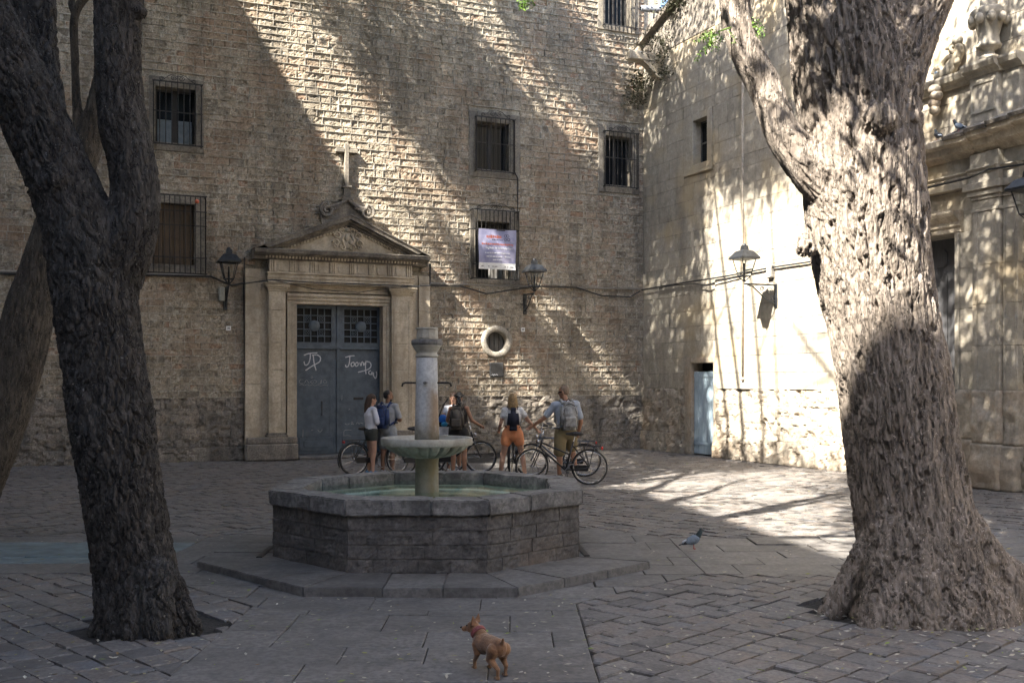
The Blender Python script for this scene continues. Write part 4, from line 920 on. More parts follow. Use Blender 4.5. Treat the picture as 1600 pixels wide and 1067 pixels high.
def print_on(txt, size, cu, cv, mat, name, bold=0.0):
    me = text_mesh(txt, size, bold=bold)
    for v in me.vertices:
        a = cu+v.co.x/W; b = cv+v.co.z/Hh; p = cloth(min(max(a, 0), 1), min(max(b, 0), 1)); v.co = Vector((a*W, p[1]-0.006, b*Hh))
    me.materials.clear(); me.materials.append(MAT[mat]); link(name, me, bn)
print_on('Església de Sant Felip Neri', 0.072, 0.54, 0.53, 'banner_white', 'place_line', 0.002)
def blurred_line(cv, a, b, hh, wmin, wmax, mat, name, seed):   # lettering the photograph leaves unreadable
    m = MB(); x = a; rr = random.Random(seed)
    while x < b:
        e = min(b, x+rr.uniform(wmin, wmax)); p0, p1 = cloth(x, cv), cloth(e, cv); k = hh*rr.uniform(0.55, 1.0); lo = hh*rr.uniform(0.5, 0.9)
        m.add([(p0[0], p0[1]-0.006, p0[2]-lo), (p1[0], p1[1]-0.006, p1[2]-lo), (p1[0], p1[1]-0.006, p1[2]+k), (p0[0], p0[1]-0.006, p0[2]+k)], [(0, 1, 2, 3)]); x = e+0.014
    m.build(name, MAT[mat], bn, recalc=False)
blurred_line(0.81, 0.20, 0.62, 0.05, 0.03, 0.06, 'banner_red', 'heading', 4); blurred_line(0.735, 0.34, 0.64, 0.016, 0.02, 0.04, 'banner_dark', 'heading_line', 5)
blurred_line(0.625, 0.08, 0.92, 0.028, 0.02, 0.05, 'banner_red', 'subheading', 6)
for (cv, a, b) in ((0.405, 0.16, 0.83), (0.315, 0.20, 0.62), (0.315, 0.69, 0.85), (0.235, 0.38, 0.62)):      # lines too small to read in the photograph
    m = MB(); x = a; rr = random.Random(int(cv*999+a*100))
    while x < b:
        e = min(b, x+rr.uniform(0.03, 0.08)); p0, p1 = cloth(x, cv), cloth(e, cv); hh = 0.012
        m.add([(p0[0], p0[1]-0.006, p0[2]-hh), (p1[0], p1[1]-0.006, p1[2]-hh), (p1[0], p1[1]-0.006, p1[2]+hh), (p0[0], p0[1]-0.006, p0[2]+hh)], [(0, 1, 2, 3)]); x = e+0.012
    m.build('small_print', MAT['banner_white'], bn, recalc=False)
m = MB()
for (a, b) in ((0.07, 0.13), (0.25, 0.29), (0.36, 0.42), (0.43, 0.50), (0.70, 0.73), (0.77, 0.79), (0.85, 0.94)):
    p0, p1 = cloth(a, 0.07), cloth(b, 0.07); m.add([(p0[0], p0[1]-0.006, p0[2]-0.012), (p1[0], p1[1]-0.006, p1[2]-0.012), (p1[0], p1[1]-0.006, p1[2]+0.012), (p0[0], p0[1]-0.006, p0[2]+0.012)], [(0, 1, 2, 3)])
m.build('sponsor_marks', plain('greyprint', (0.25, 0.25, 0.26)), bn, recalc=False)
m = MB(); m.box(-0.30, W+0.1, 0.02, 0.04, Hh-0.03, Hh-0.005); m.build('rod', MAT['grille_iron'], bn)
# little clover logo
m = MB(); 
for (a, b) in ((0.72, 0.85), (0.78, 0.85), (0.71, 0.76), (0.80, 0.76)):
    p = cloth(a, b); m.tube([(p[0]+0.035*math.cos(k*0.8), p[1]-0.008, p[2]+0.035*math.sin(k*0.8)) for k in range(8)], 0.006, 4, True)
m.build('emblem', MAT['banner_dark'], bn)

# security camera on the coping
p = M_SIDE @ Vector((0.75, -0.15, top_z(0.75)+0.42)); cc = empty('security_camera', Matrix.Translation(p) @ Matrix.Rotation(R(12), 4, 'Z'), 'white tubular security camera on the corner coping', 'camera')
m = MB(); m.lathe([(0.06, -0.30), (0.085, -0.28), (0.085, 0.28), (0.07, 0.30)], 16, (0, 0, 0), 'x'); m.build('housing', MAT['cctv'], cc, smooth=True)
m = MB(); m.lathe([(0.05, -0.31), (0.06, -0.295)], 16, (0, 0, 0), 'x'); m.build('lens', MAT['window_glass'], cc)
m = MB(); m.tube([(0.1, 0, -0.06), (0.1, 0.05, -0.2), (0.15, 0.1, -0.42)], 0.025, 6); m.build('mount', MAT['cctv'], cc)
# ================================================================== ground
FC = Vector((-0.90, 11.48)); A_RING = 2.82; PXL, PXR = -2.20, 0.55; PYL, PYR = 10.25, 12.70
def octa(a, rot=0.0, c=FC): return [Vector((c.x+a/math.cos(math.pi/8)*math.cos(math.pi/8+k*math.pi/4+rot), c.y+a/math.cos(math.pi/8)*math.sin(math.pi/8+k*math.pi/4+rot))) for k in range(8)]
def clip(poly, planes):                                     # planes (nx, ny, c): keep nx*x+ny*y >= c
    for nx, ny, c in planes:
        out = []
        for i in range(len(poly)):
            a, b = poly[i], poly[(i+1) % len(poly)]; da, db = nx*a[0]+ny*a[1]-c, nx*b[0]+ny*b[1]-c
            if da >= 0: out.append(a)
            if (da >= 0) != (db >= 0): t = da/(da-db); out.append((a[0]+(b[0]-a[0])*t, a[1]+(b[1]-a[1])*t))
        poly = out
        if len(poly) < 3: return []
    return poly
def area2(p): return abs(sum(p[i][0]*p[(i+1) % len(p)][1]-p[(i+1) % len(p)][0]*p[i][1] for i in range(len(p))))/2
def gz(x, y): return 0.014*math.sin(x*0.9+1.3*math.sin(y*0.5))*math.cos(y*0.7+x*0.3)
MBI, MSI = M_BACK.inverted(), M_SIDE.inverted()
def in_square(x, y): return (MBI @ Vector((x, y, 0))).y < 0.15 and (MSI @ Vector((x, y, 0))).y < 0.15
g = MB(); g.add([(-300, -300, -0.028), (300, -300, -0.028), (300, 300, -0.028), (-300, 300, -0.028)], [(0, 1, 2, 3)])
ground = g.build('ground', MAT['dirt']); tag(ground, kind='structure')
pav = MB(); pav.add([(-26, -14, -0.022), (24, -14, -0.022), (24, 36, -0.022), (-26, 36, -0.022)], [(0, 1, 2, 3)])
paving = pav.build('paving', MAT['dirt']); tag(paving, 'stone paved square of worn slabs and diagonal setts', kind='structure')
PITS = [(-2.84, 8.05, 0.56, 0.42), (3.38, 8.62, 0.98, 0.62), (-6.9, 12.6, 0.5, 0.5)]
def in_pit(x, y): return any(((x-a)/rx)**2+((y-b)/ry)**2 < 1 for a, b, rx, ry in PITS)
rg = random.Random(5)
def inset(poly, g):                                         # counter-clockwise polygon moved in by g on every side
    pl = []
    for i in range(len(poly)):
        a, b = poly[i], poly[(i+1) % len(poly)]; dx, dy = b[0]-a[0], b[1]-a[1]; L = math.hypot(dx, dy)
        if L < 1e-5: continue
        nx, ny = -dy/L, dx/L; pl.append((nx, ny, nx*a[0]+ny*a[1]+g))
    return clip(poly, pl)
def piece(poly, gap, jit, zj, bev, tilt=0.01):
    q = inset(poly, gap); poly = q if len(q) > 2 else poly
    poly = [(p[0]+rg.uniform(-jit, jit), p[1]+rg.uniform(-jit, jit)) for p in poly]; n = len(poly)
    cx = sum(p[0] for p in poly)/n; cy = sum(p[1] for p in poly)/n
    z0 = gz(cx, cy)+rg.uniform(-zj, zj); tx, ty = rg.uniform(-tilt, tilt), rg.uniform(-tilt, tilt); v = []
    for (k, zz) in ((0.0, -0.05), (0.0, -bev*0.8), (bev, 0.0)):
        for p in poly:
            d = Vector((p[0]-cx, p[1]-cy)); e = Vector((d.x-math.copysign(min(abs(d.x), k), d.x), d.y-math.copysign(min(abs(d.y), k), d.y))); v.append((cx+e.x, cy+e.y, z0+zz+e.x*tx+e.y*ty))
    f = [list(range(2*n, 3*n))]+[[k*n+i, k*n+(i+1) % n, (k+1)*n+(i+1) % n, (k+1)*n+i] for k in (0, 1) for i in range(n)]
    return v, f, (cx, cy)
def ccw(p):
    s = sum(p[i][0]*p[(i+1) % len(p)][1]-p[(i+1) % len(p)][0]*p[i][1] for i in range(len(p))); return p if s > 0 else p[::-1]
def vis(c): return c[1] > 5 and abs(c[0])/c[1] < 0.505 and HOR+FPX*CAMH/c[1] < 1085
# setts laid diagonally in the four quarters
k2 = A_RING*math.sqrt(2); Q = []
Q.append((R(45), [(1, 0, PXR), (0, -1, -PYL), (1, -1, k2+FC.x-FC.y)]))
Q.append((R(-45), [(-1, 0, -PXL), (0, -1, -PYL), (-1, -1, k2-FC.x-FC.y)]))
Q.append((R(-45), [(1, 0, PXR), (0, 1, PYR), (1, 1, k2+FC.x+FC.y)]))
Q.append((R(45), [(-1, 0, -PXL), (0, 1, PYR), (-1, 1, k2-FC.x+FC.y)]))
setts = []
for ang, planes in Q:
    ca, sa = math.cos(ang), math.sin(ang); far = PYR in [p[2] for p in planes] or any(p[1] > 0 and p[0] == 0 for p in planes)
    v0 = -30.0
    while v0 < 40:
        h = rg.uniform(0.19, 0.235); u0 = -30.0-rg.uniform(0, 0.3)
        mid = v0+h/2
        while u0 < 45:
            L = rg.uniform(0.21, 0.35); cu = u0+L/2; x, y = cu*ca-mid*sa, cu*sa+mid*ca
            if -17 < x < 13 and 4.8 < y < 31.5 and all(nx*x+ny*y > c-0.2 for nx, ny, c in planes) and in_square(x, y) and not in_pit(x, y):
                P = [(a*ca-b*sa, a*sa+b*ca) for a, b in ((u0, v0), (u0+L, v0), (u0+L, v0+h), (u0, v0+h))]; P = clip(P, planes)
                if len(P) > 2 and area2(P) > 0.006: setts.append(ccw(P))
            u0 += L
        v0 += h
sc_ = []
for i, P in enumerate(setts):
    c = (sum(p[0] for p in P)/len(P), sum(p[1] for p in P)/len(P)); sc_.append(-(area2(P)/c[1]**3) if vis(c) else 0)
order = sorted(range(len(setts)), key=lambda i: sc_[i]); single = set(order[:300]); join = MB()
for i, P in enumerate(setts):
    v, f, c = piece(P, 0.006, 0.006, 0.006, 0.012, 0.035)
    if i in single: MBo = MB(); MBo.add(v, f); MBo.build('sett', MAT['sett'], paving, recalc=False)
    else: join.add(v, f)
tag(join.build('sett', MAT['sett'], paving, recalc=False), kind='stuff')
# slabs: path to the camera, ring round the fountain, side paths
ring8 = [(math.cos(k*math.pi/4), math.sin(k*math.pi/4)) for k in range(8)]
ring_planes = [(-nx, -ny, -(nx*FC.x+ny*FC.y+A_RING)) for nx, ny in ring8]
oct_in = 2.1
def slabs(x0, x1, y0, y1, hmin, hmax, lmin, lmax, planes, along='x', skip=None, mat='slab'):
    t = y0 if along == 'x' else x0; end = y1 if along == 'x' else x1
    while t < end-0.05:
        h = rg.uniform(hmin, hmax); e = min(end, t+h); e = end if end-e < 0.15 else e
        s = (x0 if along == 'x' else y0)-0.0; first = rg.uniform(0.3, lmax); send = x1 if along == 'x' else y1
        while s < send-0.02:
            L = first if first else rg.uniform(lmin, lmax); first = None; q = min(send, s+L); q = send if send-q < 0.2 else q
            P = [(s, t), (q, t), (q, e), (s, e)] if along == 'x' else [(t, s), (e, s), (e, q), (t, q)]
            P = clip(P, planes) if planes else P
            if len(P) > 2 and area2(P) > 0.01:
                c = (sum(p[0] for p in P)/len(P), sum(p[1] for p in P)/len(P))
                if not (skip and skip(c)) and in_square(*c) and not in_pit(*c):
                    v, f, c = piece(ccw(P), 0.004, 0.003, 0.003, 0.006, 0.006); b = MB(); b.add(v, f); b.build('slab', MAT[mat], paving, recalc=False)
            s = q
        t = e
fy = FC.y-A_RING
hw8 = A_RING*math.tan(math.pi/8)
for tri in ([(FC.x+hw8, fy), (PXR, fy), (PXR, fy+PXR-FC.x-hw8)], [(FC.x-hw8, fy), (PXL, fy), (PXL, fy+FC.x-hw8-PXL)]): v, f, c = piece(ccw(tri), 0.004, 0.0, 0.003, 0.006, 0.0); b = MB(); b.add(v, f); b.build('slab', MAT['slab'], paving, recalc=False)
slabs(PXL, PXR, 4.9, fy, 0.42, 0.62, 0.55, 1.25, None)
inner = lambda c: max(nx*(c[0]-FC.x)+ny*(c[1]-FC.y) for nx, ny in ring8) < oct_in-0.25
slabs(FC.x-A_RING, FC.x+A_RING, fy, FC.y+A_RING, 0.45, 0.6, 0.6, 1.2, ring_planes, 'x', inner)
slabs(FC.x+A_RING, 6.6, PYL, PYR, 0.42, 0.6, 0.8, 1.3, None, 'x')
plain('sky_sheen_slab', (0.135, 0.18, 0.195), 0.45, 0.3, 5, 0.1)  # smooth slabs, blue sky sheen put into the base colour
slabs(-12.0, FC.x-A_RING, PYL+0.55, PYR-0.5, 0.35, 0.5, 0.7, 1.3, None, 'x', None, 'sky_sheen_slab')
slabs(-12.0, FC.x-A_RING, PYL, PYL+0.55, 0.5, 0.6, 0.6, 1.0, None, 'x'); slabs(-12.0, FC.x-A_RING, PYR-0.5, PYR, 0.5, 0.6, 0.6, 1.0, None, 'x')
slabs(PXL, PXR, FC.y+A_RING, 24.0, 0.45, 0.6, 0.6, 1.2, None)
# earth and kerb stones at the trees
for (a, b, rx, ry) in PITS[:2]:
    m = MB(); n = 26; m.add([(a, b, 0.03)]+[(a+rx*0.62*math.cos(2*math.pi*k/n), b+ry*0.62*math.sin(2*math.pi*k/n), 0.0) for k in range(n)]+[(a+rx*1.15*math.cos(2*math.pi*k/n), b+ry*1.15*math.sin(2*math.pi*k/n), -0.06) for k in range(n)],
        [(0, 1+k, 1+(k+1) % n) for k in range(n)]+[(1+k, 1+n+k, 1+n+(k+1) % n, 1+(k+1) % n) for k in range(n)]); o = m.build('tree_pit', MAT['dirt'], paving, smooth=True)
p = ground_at(1562, 968); m = MB(); m.cbox(-0.20, 0.20, -0.12, 0.12, -0.02, 0.09, 0.025); o = m.build('loose_stone', MAT['sett']); o.location = (p.x, p.y, 0); o.rotation_euler = (0.1, 0.16, 0.5); tag(o, 'loose lifted paving stone at the foot of the thick tree', 'stone')
# fallen leaves and blossom
t = NT('dry_leaf'); MAT['dry_leaf'] = t.out(t.ramp(t.rnd(), [(0.0, (0.34, 0.31, 0.24)), (0.55, (0.42, 0.40, 0.34)), (0.8, (0.30, 0.26, 0.10)), (0.93, (0.20, 0.28, 0.06)), (1.0, (0.22, 0.13, 0.06))]), 0.7)
rl = np.random.default_rng(9); fl = MB()
while len(fl.v) < 5*2400:
    y = 5.9+rl.uniform()**1.7*19; x = rl.uniform(-0.55, 0.55)*y
    if not in_square(x, y) or abs(x-FC.x) < 1.9 and abs(y-FC.y) < 1.9: continue
    if rl.uniform() < 0.15: x, y = 3.3+rl.normal()*0.8, 8.1+rl.normal()*0.5
    s = rl.uniform(0.009, 0.026); a = rl.uniform(0, 6.28); l = s*rl.uniform(0.8, 1.6); z = gz(x, y)+0.008+rl.uniform(0, 0.008); c_, s_ = math.cos(a), math.sin(a); k = rl.uniform(-0.3, 0.5)*s
    fl.add([(x+c_*l, y+s_*l, z), (x-s_*s*0.5, y+c_*s*0.5, z+k*0.5), (x-c_*l, y-s_*l, z+abs(k)), (x+s_*s*0.5, y-c_*s*0.5, z+abs(k)), (x, y, z+0.002)], [(0, 1, 4), (1, 2, 4), (2, 3, 4), (3, 0, 4)])
o = fl.build('fallen_leaves', MAT['dry_leaf'], recalc=False); tag(o, 'pale fallen leaves and petals scattered over the paving', 'leaves', kind='stuff')

# ================================================================== fountain
fountain = empty('fountain', Matrix.Translation((FC.x, FC.y, 0)), 'octagonal stone fountain with central column and scalloped bowl', 'fountain')
Z0 = Vector((0, 0)); ZS, ZW, ZR = 0.075, 0.617, 0.775
def face_m(k, a): th = -math.pi/2+k*math.pi/4; return Matrix.Rotation(th+math.pi/2, 4, 'Z') @ Matrix.Translation((0, -a, 0))
AS_, AB = 2.30, 1.605
FS, RS = MAT['fountain_stone'], MAT['rim_stone']; rngf = np.random.default_rng(4)
def bev_prism(poly, z0, z1, bev, mat, name, rough=0.0, parent=fountain):
    bm = bmesh.new(); lo = [bm.verts.new((p[0], p[1], z0)) for p in poly]; hi = [bm.verts.new((p[0], p[1], z1)) for p in poly]; n = len(poly)
    bm.faces.new(lo[::-1]); bm.faces.new(hi)
    for i in range(n): bm.faces.new((lo[i], lo[(i+1) % n], hi[(i+1) % n], hi[i]))
    bmesh.ops.recalc_face_normals(bm, faces=bm.faces[:]); bmesh.ops.bevel(bm, geom=bm.edges[:], offset=bev, segments=2, affect='EDGES')
    if rough:
        bmesh.ops.subdivide_edges(bm, edges=[e for e in bm.edges if e.calc_length() > 0.12], cuts=5, use_grid_fill=True)
        co = np.array([v.co[:] for v in bm.verts]); d = fbm(co*7+3.1, 3, 6)*rough; d2 = fbm(co*7+9.1, 3, 7)*rough
        for v, a_, b_ in zip(bm.verts, d, d2): v.co += Vector((a_, b_, a_*0.6))
    me = bpy.data.meshes.new(name); bm.to_mesh(me); bm.free(); me.materials.append(mat); me.polygons.foreach_set('use_smooth', [False]*len(me.polygons)); return link(name, me, parent)
t225 = math.tan(math.pi/8)
for k in range(8):
    F = face_m(k, 0)
    # step slabs
    w = AS_*t225; cuts = [-w, -w*0.35+rngf.uniform(-0.1, 0.1), w*0.3+rngf.uniform(-0.1, 0.1), w]
    for i in range(3):
        a, b = cuts[i]+0.002, cuts[i+1]-0.002; wi = (AB-0.15)*t225; sc_i = wi/w
        P = [(a, -AS_), (b, -AS_), (b if i < 2 else wi, -(AB-0.15)), (a if i > 0 else -wi, -(AB-0.15))]
        if i == 1: P[2] = (min(b, wi), P[2][1]); P[3] = (max(a, -wi), P[3][1])
        if i == 0: P[2] = (min(b, wi), P[2][1])
        if i == 2: P[3] = (max(a, -wi), P[3][1])
        Pw = [(F @ Vector((x, y, 0)))[:2] for x, y in P]; bev_prism(ccw(Pw), -0.05, ZS+rngf.uniform(-0.004, 0.004), 0.007, MAT['slab'], 'step_slab', 0.005)
    # courses of the basin wall
    w = AB*t225; zc = list(np.linspace(ZS-0.004, ZW, 5)); blk = []
    for c_ in range(4):
        x = -w; ph = rngf.uniform(0.15, 0.4)
        while x < w-0.01:
            e = x+(ph if x == -w else rngf.uniform(0.28, 0.46)); e = w if w-e < 0.14 else e; blk.append((x, e, zc[c_], zc[c_+1])); x = e
    blk = np.array(blk); V, q = stone_arrays(blk, 14, 8, 0.0042, 0.12, 0.004, 0.007, 8.0, 61+k, 0.004, 0, 0, 0.001, 0.010, 20.0)
    Fm = np.array(face_m(k, AB).to_3x3()); off = np.array(face_m(k, AB).translation)
    for i in range(len(blk)): link('basin_block', np_mesh('basin_block', V[i] @ Fm.T+off, q, FS, False), fountain)
    # rim stones
    ro, ri = AB+0.035, AB-0.30; wo, wi = ro*t225, ri*t225; mid = rngf.uniform(-0.15, 0.15)
    for (a, b, c2, d2) in ((-wo, mid-0.002, -wi, mid-0.002), (mid+0.002, wo, mid+0.002, wi)):
        P = [(F @ Vector((x, y, 0)))[:2] for x, y in ((a, -ro), (b, -ro), (d2, -ri), (c2, -ri))]; bev_prism(ccw(P), ZW+0.003, ZR+rngf.uniform(-0.004, 0.004), 0.012, RS, 'rim_stone', 0.012)
m = MB()
def ring_prism(mb, ao, ai, z0, z1):
    O, I = octa(ao, 0, Z0), octa(ai, 0, Z0); v = [(*p, z) for z in (z0, z1) for p in O]+[(*p, z) for z in (z0, z1) for p in I]; f = []
    for k in range(8):
        j = (k+1) % 8; f += [(k, j, 8+j, 8+k), (16+k, 24+k, 24+j, 16+j), (8+k, 8+j, 24+j, 24+k), (k, 16+k, 16+j, j)]
    mb.add(v, f)
ring_prism(m, AB-0.02, AB-0.27, 0.05, ZW); m.build('basin_core', MAT['fountain_stone'], fountain)
t = NT('pool_floor'); MAT['pool_floor'] = t.out(t.ramp(t.noise(4, 5, 0.6), [(0.38, (0.40, 0.48, 0.44)), (0.62, (0.58, 0.66, 0.61))]), 0.8)
t = NT('algae_floor'); MAT['algae_floor'] = t.out(t.ramp(t.noise(4, 5, 0.6), [(0.38, (0.22, 0.24, 0.18)), (0.62, (0.34, 0.36, 0.28))]), 0.8)
for i in range(6):                                          # steps under the water
    m = MB(); m.prism_xy([tuple(p) for p in octa(AB-0.27-0.19*i, 0, Z0)], 0.30, 0.63-0.03*i) if i == 5 else ring_prism(m, AB-0.27-0.19*i, AB-0.27-0.19*(i+1), 0.20, 0.63-0.03*i)
    m.build('pool_step', MAT['pool_floor'] if i % 2 else MAT['algae_floor'], fountain)
t = NT('water'); nz = t.noise(9, 3, 0.5); bp = t.n('Bump', Strength=0.06, Distance=0.01, Height=nz).outputs[0]; fr = t.n('Fresnel', IOR=1.13, Normal=bp)
gl = t.n('BsdfGlossy', Color=(0.9, 0.95, 0.93), Roughness=0.03, Normal=bp); tr = t.n('BsdfTransparent', Color=(0.86, 0.95, 0.90)); mx = t.n('MixShader', i0=fr, i1=tr, i2=gl)
t.t.links.new(mx.outputs[0], t.t.nodes['Material Output'].inputs['Surface']); MAT['water'] = t.m
m = MB(); m.add([(*p, 0.685) for p in octa(AB-0.262, 0, Z0)], [tuple(range(8))]); m.build('water', MAT['water'], fountain, recalc=False)
CX = (667-800)/FPX*11.48-FC.x; CS = MAT['column_stone']
def lath(prof, n, mat, name, rf=None):
    m = MB(); m.lathe(prof, n, (CX, 0, 0), 'z', rf); return m.build(name, mat, fountain, smooth=True)
lath([(0.135, 0.30), (0.132, 0.62), (0.128, 1.0), (0.135, 1.08), (0.14, 1.10)], 32, CS, 'lower_shaft')
rf = lambda a, k: 1.0-(0.17*max(0.0, 1-abs(math.sin(a*11))/0.5) if 0 < k < 5 else 0)
lath([(0.14, 1.055), (0.26, 1.075), (0.37, 1.115), (0.44, 1.16), (0.465, 1.19), (0.465, 1.198)], 196, MAT['bowl_stone'], 'fluted_bowl', rf)
lath([(0.455, 1.195), (0.498, 1.197), (0.505, 1.205), (0.507, 1.272), (0.50, 1.282), (0.45, 1.28), (0.42, 1.24), (0.12, 1.22)], 48, MAT['bowl_stone'], 'bowl_rim')
lath([(0.138, 1.22), (0.130, 1.5), (0.122, 1.85), (0.116, 2.165)], 32, CS, 'upper_shaft')
lath([(0.116, 2.165), (0.128, 2.175), (0.128, 2.19), (0.114, 2.20), (0.114, 2.225), (0.135, 2.25), (0.155, 2.285), (0.165, 2.30)], 32, MAT['bowl_stone'], 'capital')
lath([(0.165, 2.30), (0.172, 2.315), (0.172, 2.355), (0.15, 2.365)], 32, MAT['rim_stone'], 'abacus')
m = MB(); m.lathe([(0.115, 2.36), (0.12, 2.38), (0.115, 2.47), (0.125, 2.478), (0.12, 2.495)], 10, (CX, 0, 0), 'z', lambda a, k: 1+0.05*math.sin(a*3+k)); m.build('top_block', MAT['bowl_stone'], fountain)
for sg in (-1, 1):
    m = MB(); m.tube([(CX+sg*0.10, -0.02, 1.885), (CX+sg*0.235, -0.02, 1.887), (CX+sg*0.265, -0.02, 1.875), (CX+sg*0.272, -0.02, 1.845)], 0.011, 8); m.build('spout_pipe', MAT['grille_iron'], fountain, smooth=True)
m = MB(); m.box(CX-0.015, CX+0.005, -0.155, -0.11, 1.87, 1.90); m.box(CX-0.03, CX+0.02, -0.16, -0.15, 1.875, 1.895); m.build('tap', MAT['rim_stone'], fountain)
for px0, py0, px1, py1 in ((405, 871, 425, 854), (899, 848, 917, 869)):
    a, b = ground_at(px0, py0, ZS), ground_at(px1, py1, ZS); m = MB(); d = (b-a).normalized(); nn = Vector((-d.y, d.x, 0))*0.03
    m.add([tuple(p-Vector((FC.x, FC.y, 0))+Vector((0, 0, zz))) for zz in (-0.01, 0.012) for p in (a-nn, b-nn, b+nn, a+nn)], [(4, 5, 6, 7), (0, 1, 5, 4), (1, 2, 6, 5), (2, 3, 7, 6), (3, 0, 4, 7)]); m.build('drain_grate', MAT['blackiron'], fountain)
# ================================================================== trees
def bark_mat(name, cols, lichen, bstr=0.8, crack=18.0, elong=0.22):
    t = NT(name); a = t.noise(5.5, 4, 0.65, t.coords(2.4, 2.4, 0.8)); f = t.noise(46, 4, 0.7, t.coords(1, 1, 0.35)); g = t.noise(1.6, 3, 0.6)
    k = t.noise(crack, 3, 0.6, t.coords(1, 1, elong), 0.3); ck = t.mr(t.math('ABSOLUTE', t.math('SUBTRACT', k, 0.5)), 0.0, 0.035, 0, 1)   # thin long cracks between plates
    c = t.ramp(a, [(0.34+0.32*i/(len(cols)-1), cols[i]) for i in range(len(cols))]); c = t.mix(t.mr(f, 0.42, 0.62, 0, 0.4), c, tuple(x*0.5 for x in cols[0]))
    c = t.mix(t.mr(ck, 0.0, 0.7, 0.75, 0.0), c, tuple(x*0.3 for x in cols[0])); c = t.mix(t.mr(g, 0.5, 0.66, 0, 0.4), c, lichen); c = t.mix(t.mr(t.noise(46, 2, 0.5), 0.68, 0.72, 0, 0.6), c, tuple(min(1, x*2.6) for x in lichen))  # dark fissure bark; cracks also darkened for self-shadow the bump cannot cast
    h = t.math('ADD', t.math('MULTIPLY', f, 0.7), t.math('ADD', a, t.math('MULTIPLY', ck, 0.8)))
    MAT[name] = t.out(c, 0.9, h, bstr, 0.024)
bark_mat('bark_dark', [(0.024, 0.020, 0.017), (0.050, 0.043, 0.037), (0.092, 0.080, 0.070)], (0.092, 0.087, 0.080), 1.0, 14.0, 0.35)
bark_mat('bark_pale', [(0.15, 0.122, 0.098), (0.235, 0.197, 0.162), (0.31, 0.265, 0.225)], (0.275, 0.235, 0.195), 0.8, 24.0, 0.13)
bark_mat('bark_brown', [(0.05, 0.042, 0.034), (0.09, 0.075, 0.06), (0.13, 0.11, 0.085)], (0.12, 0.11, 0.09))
t = NT('leaf_green'); MAT['leaf_green'] = t.out(t.ramp(t.rnd(), [(0.0, (0.035, 0.075, 0.014)), (0.5, (0.06, 0.12, 0.02)), (1.0, (0.11, 0.18, 0.03))]), 0.5)
t = NT('weed_green'); MAT['weed_green'] = t.out(t.ramp(t.rnd(), [(0.0, (0.03, 0.035, 0.018)), (1.0, (0.075, 0.075, 0.035))]), 0.8)

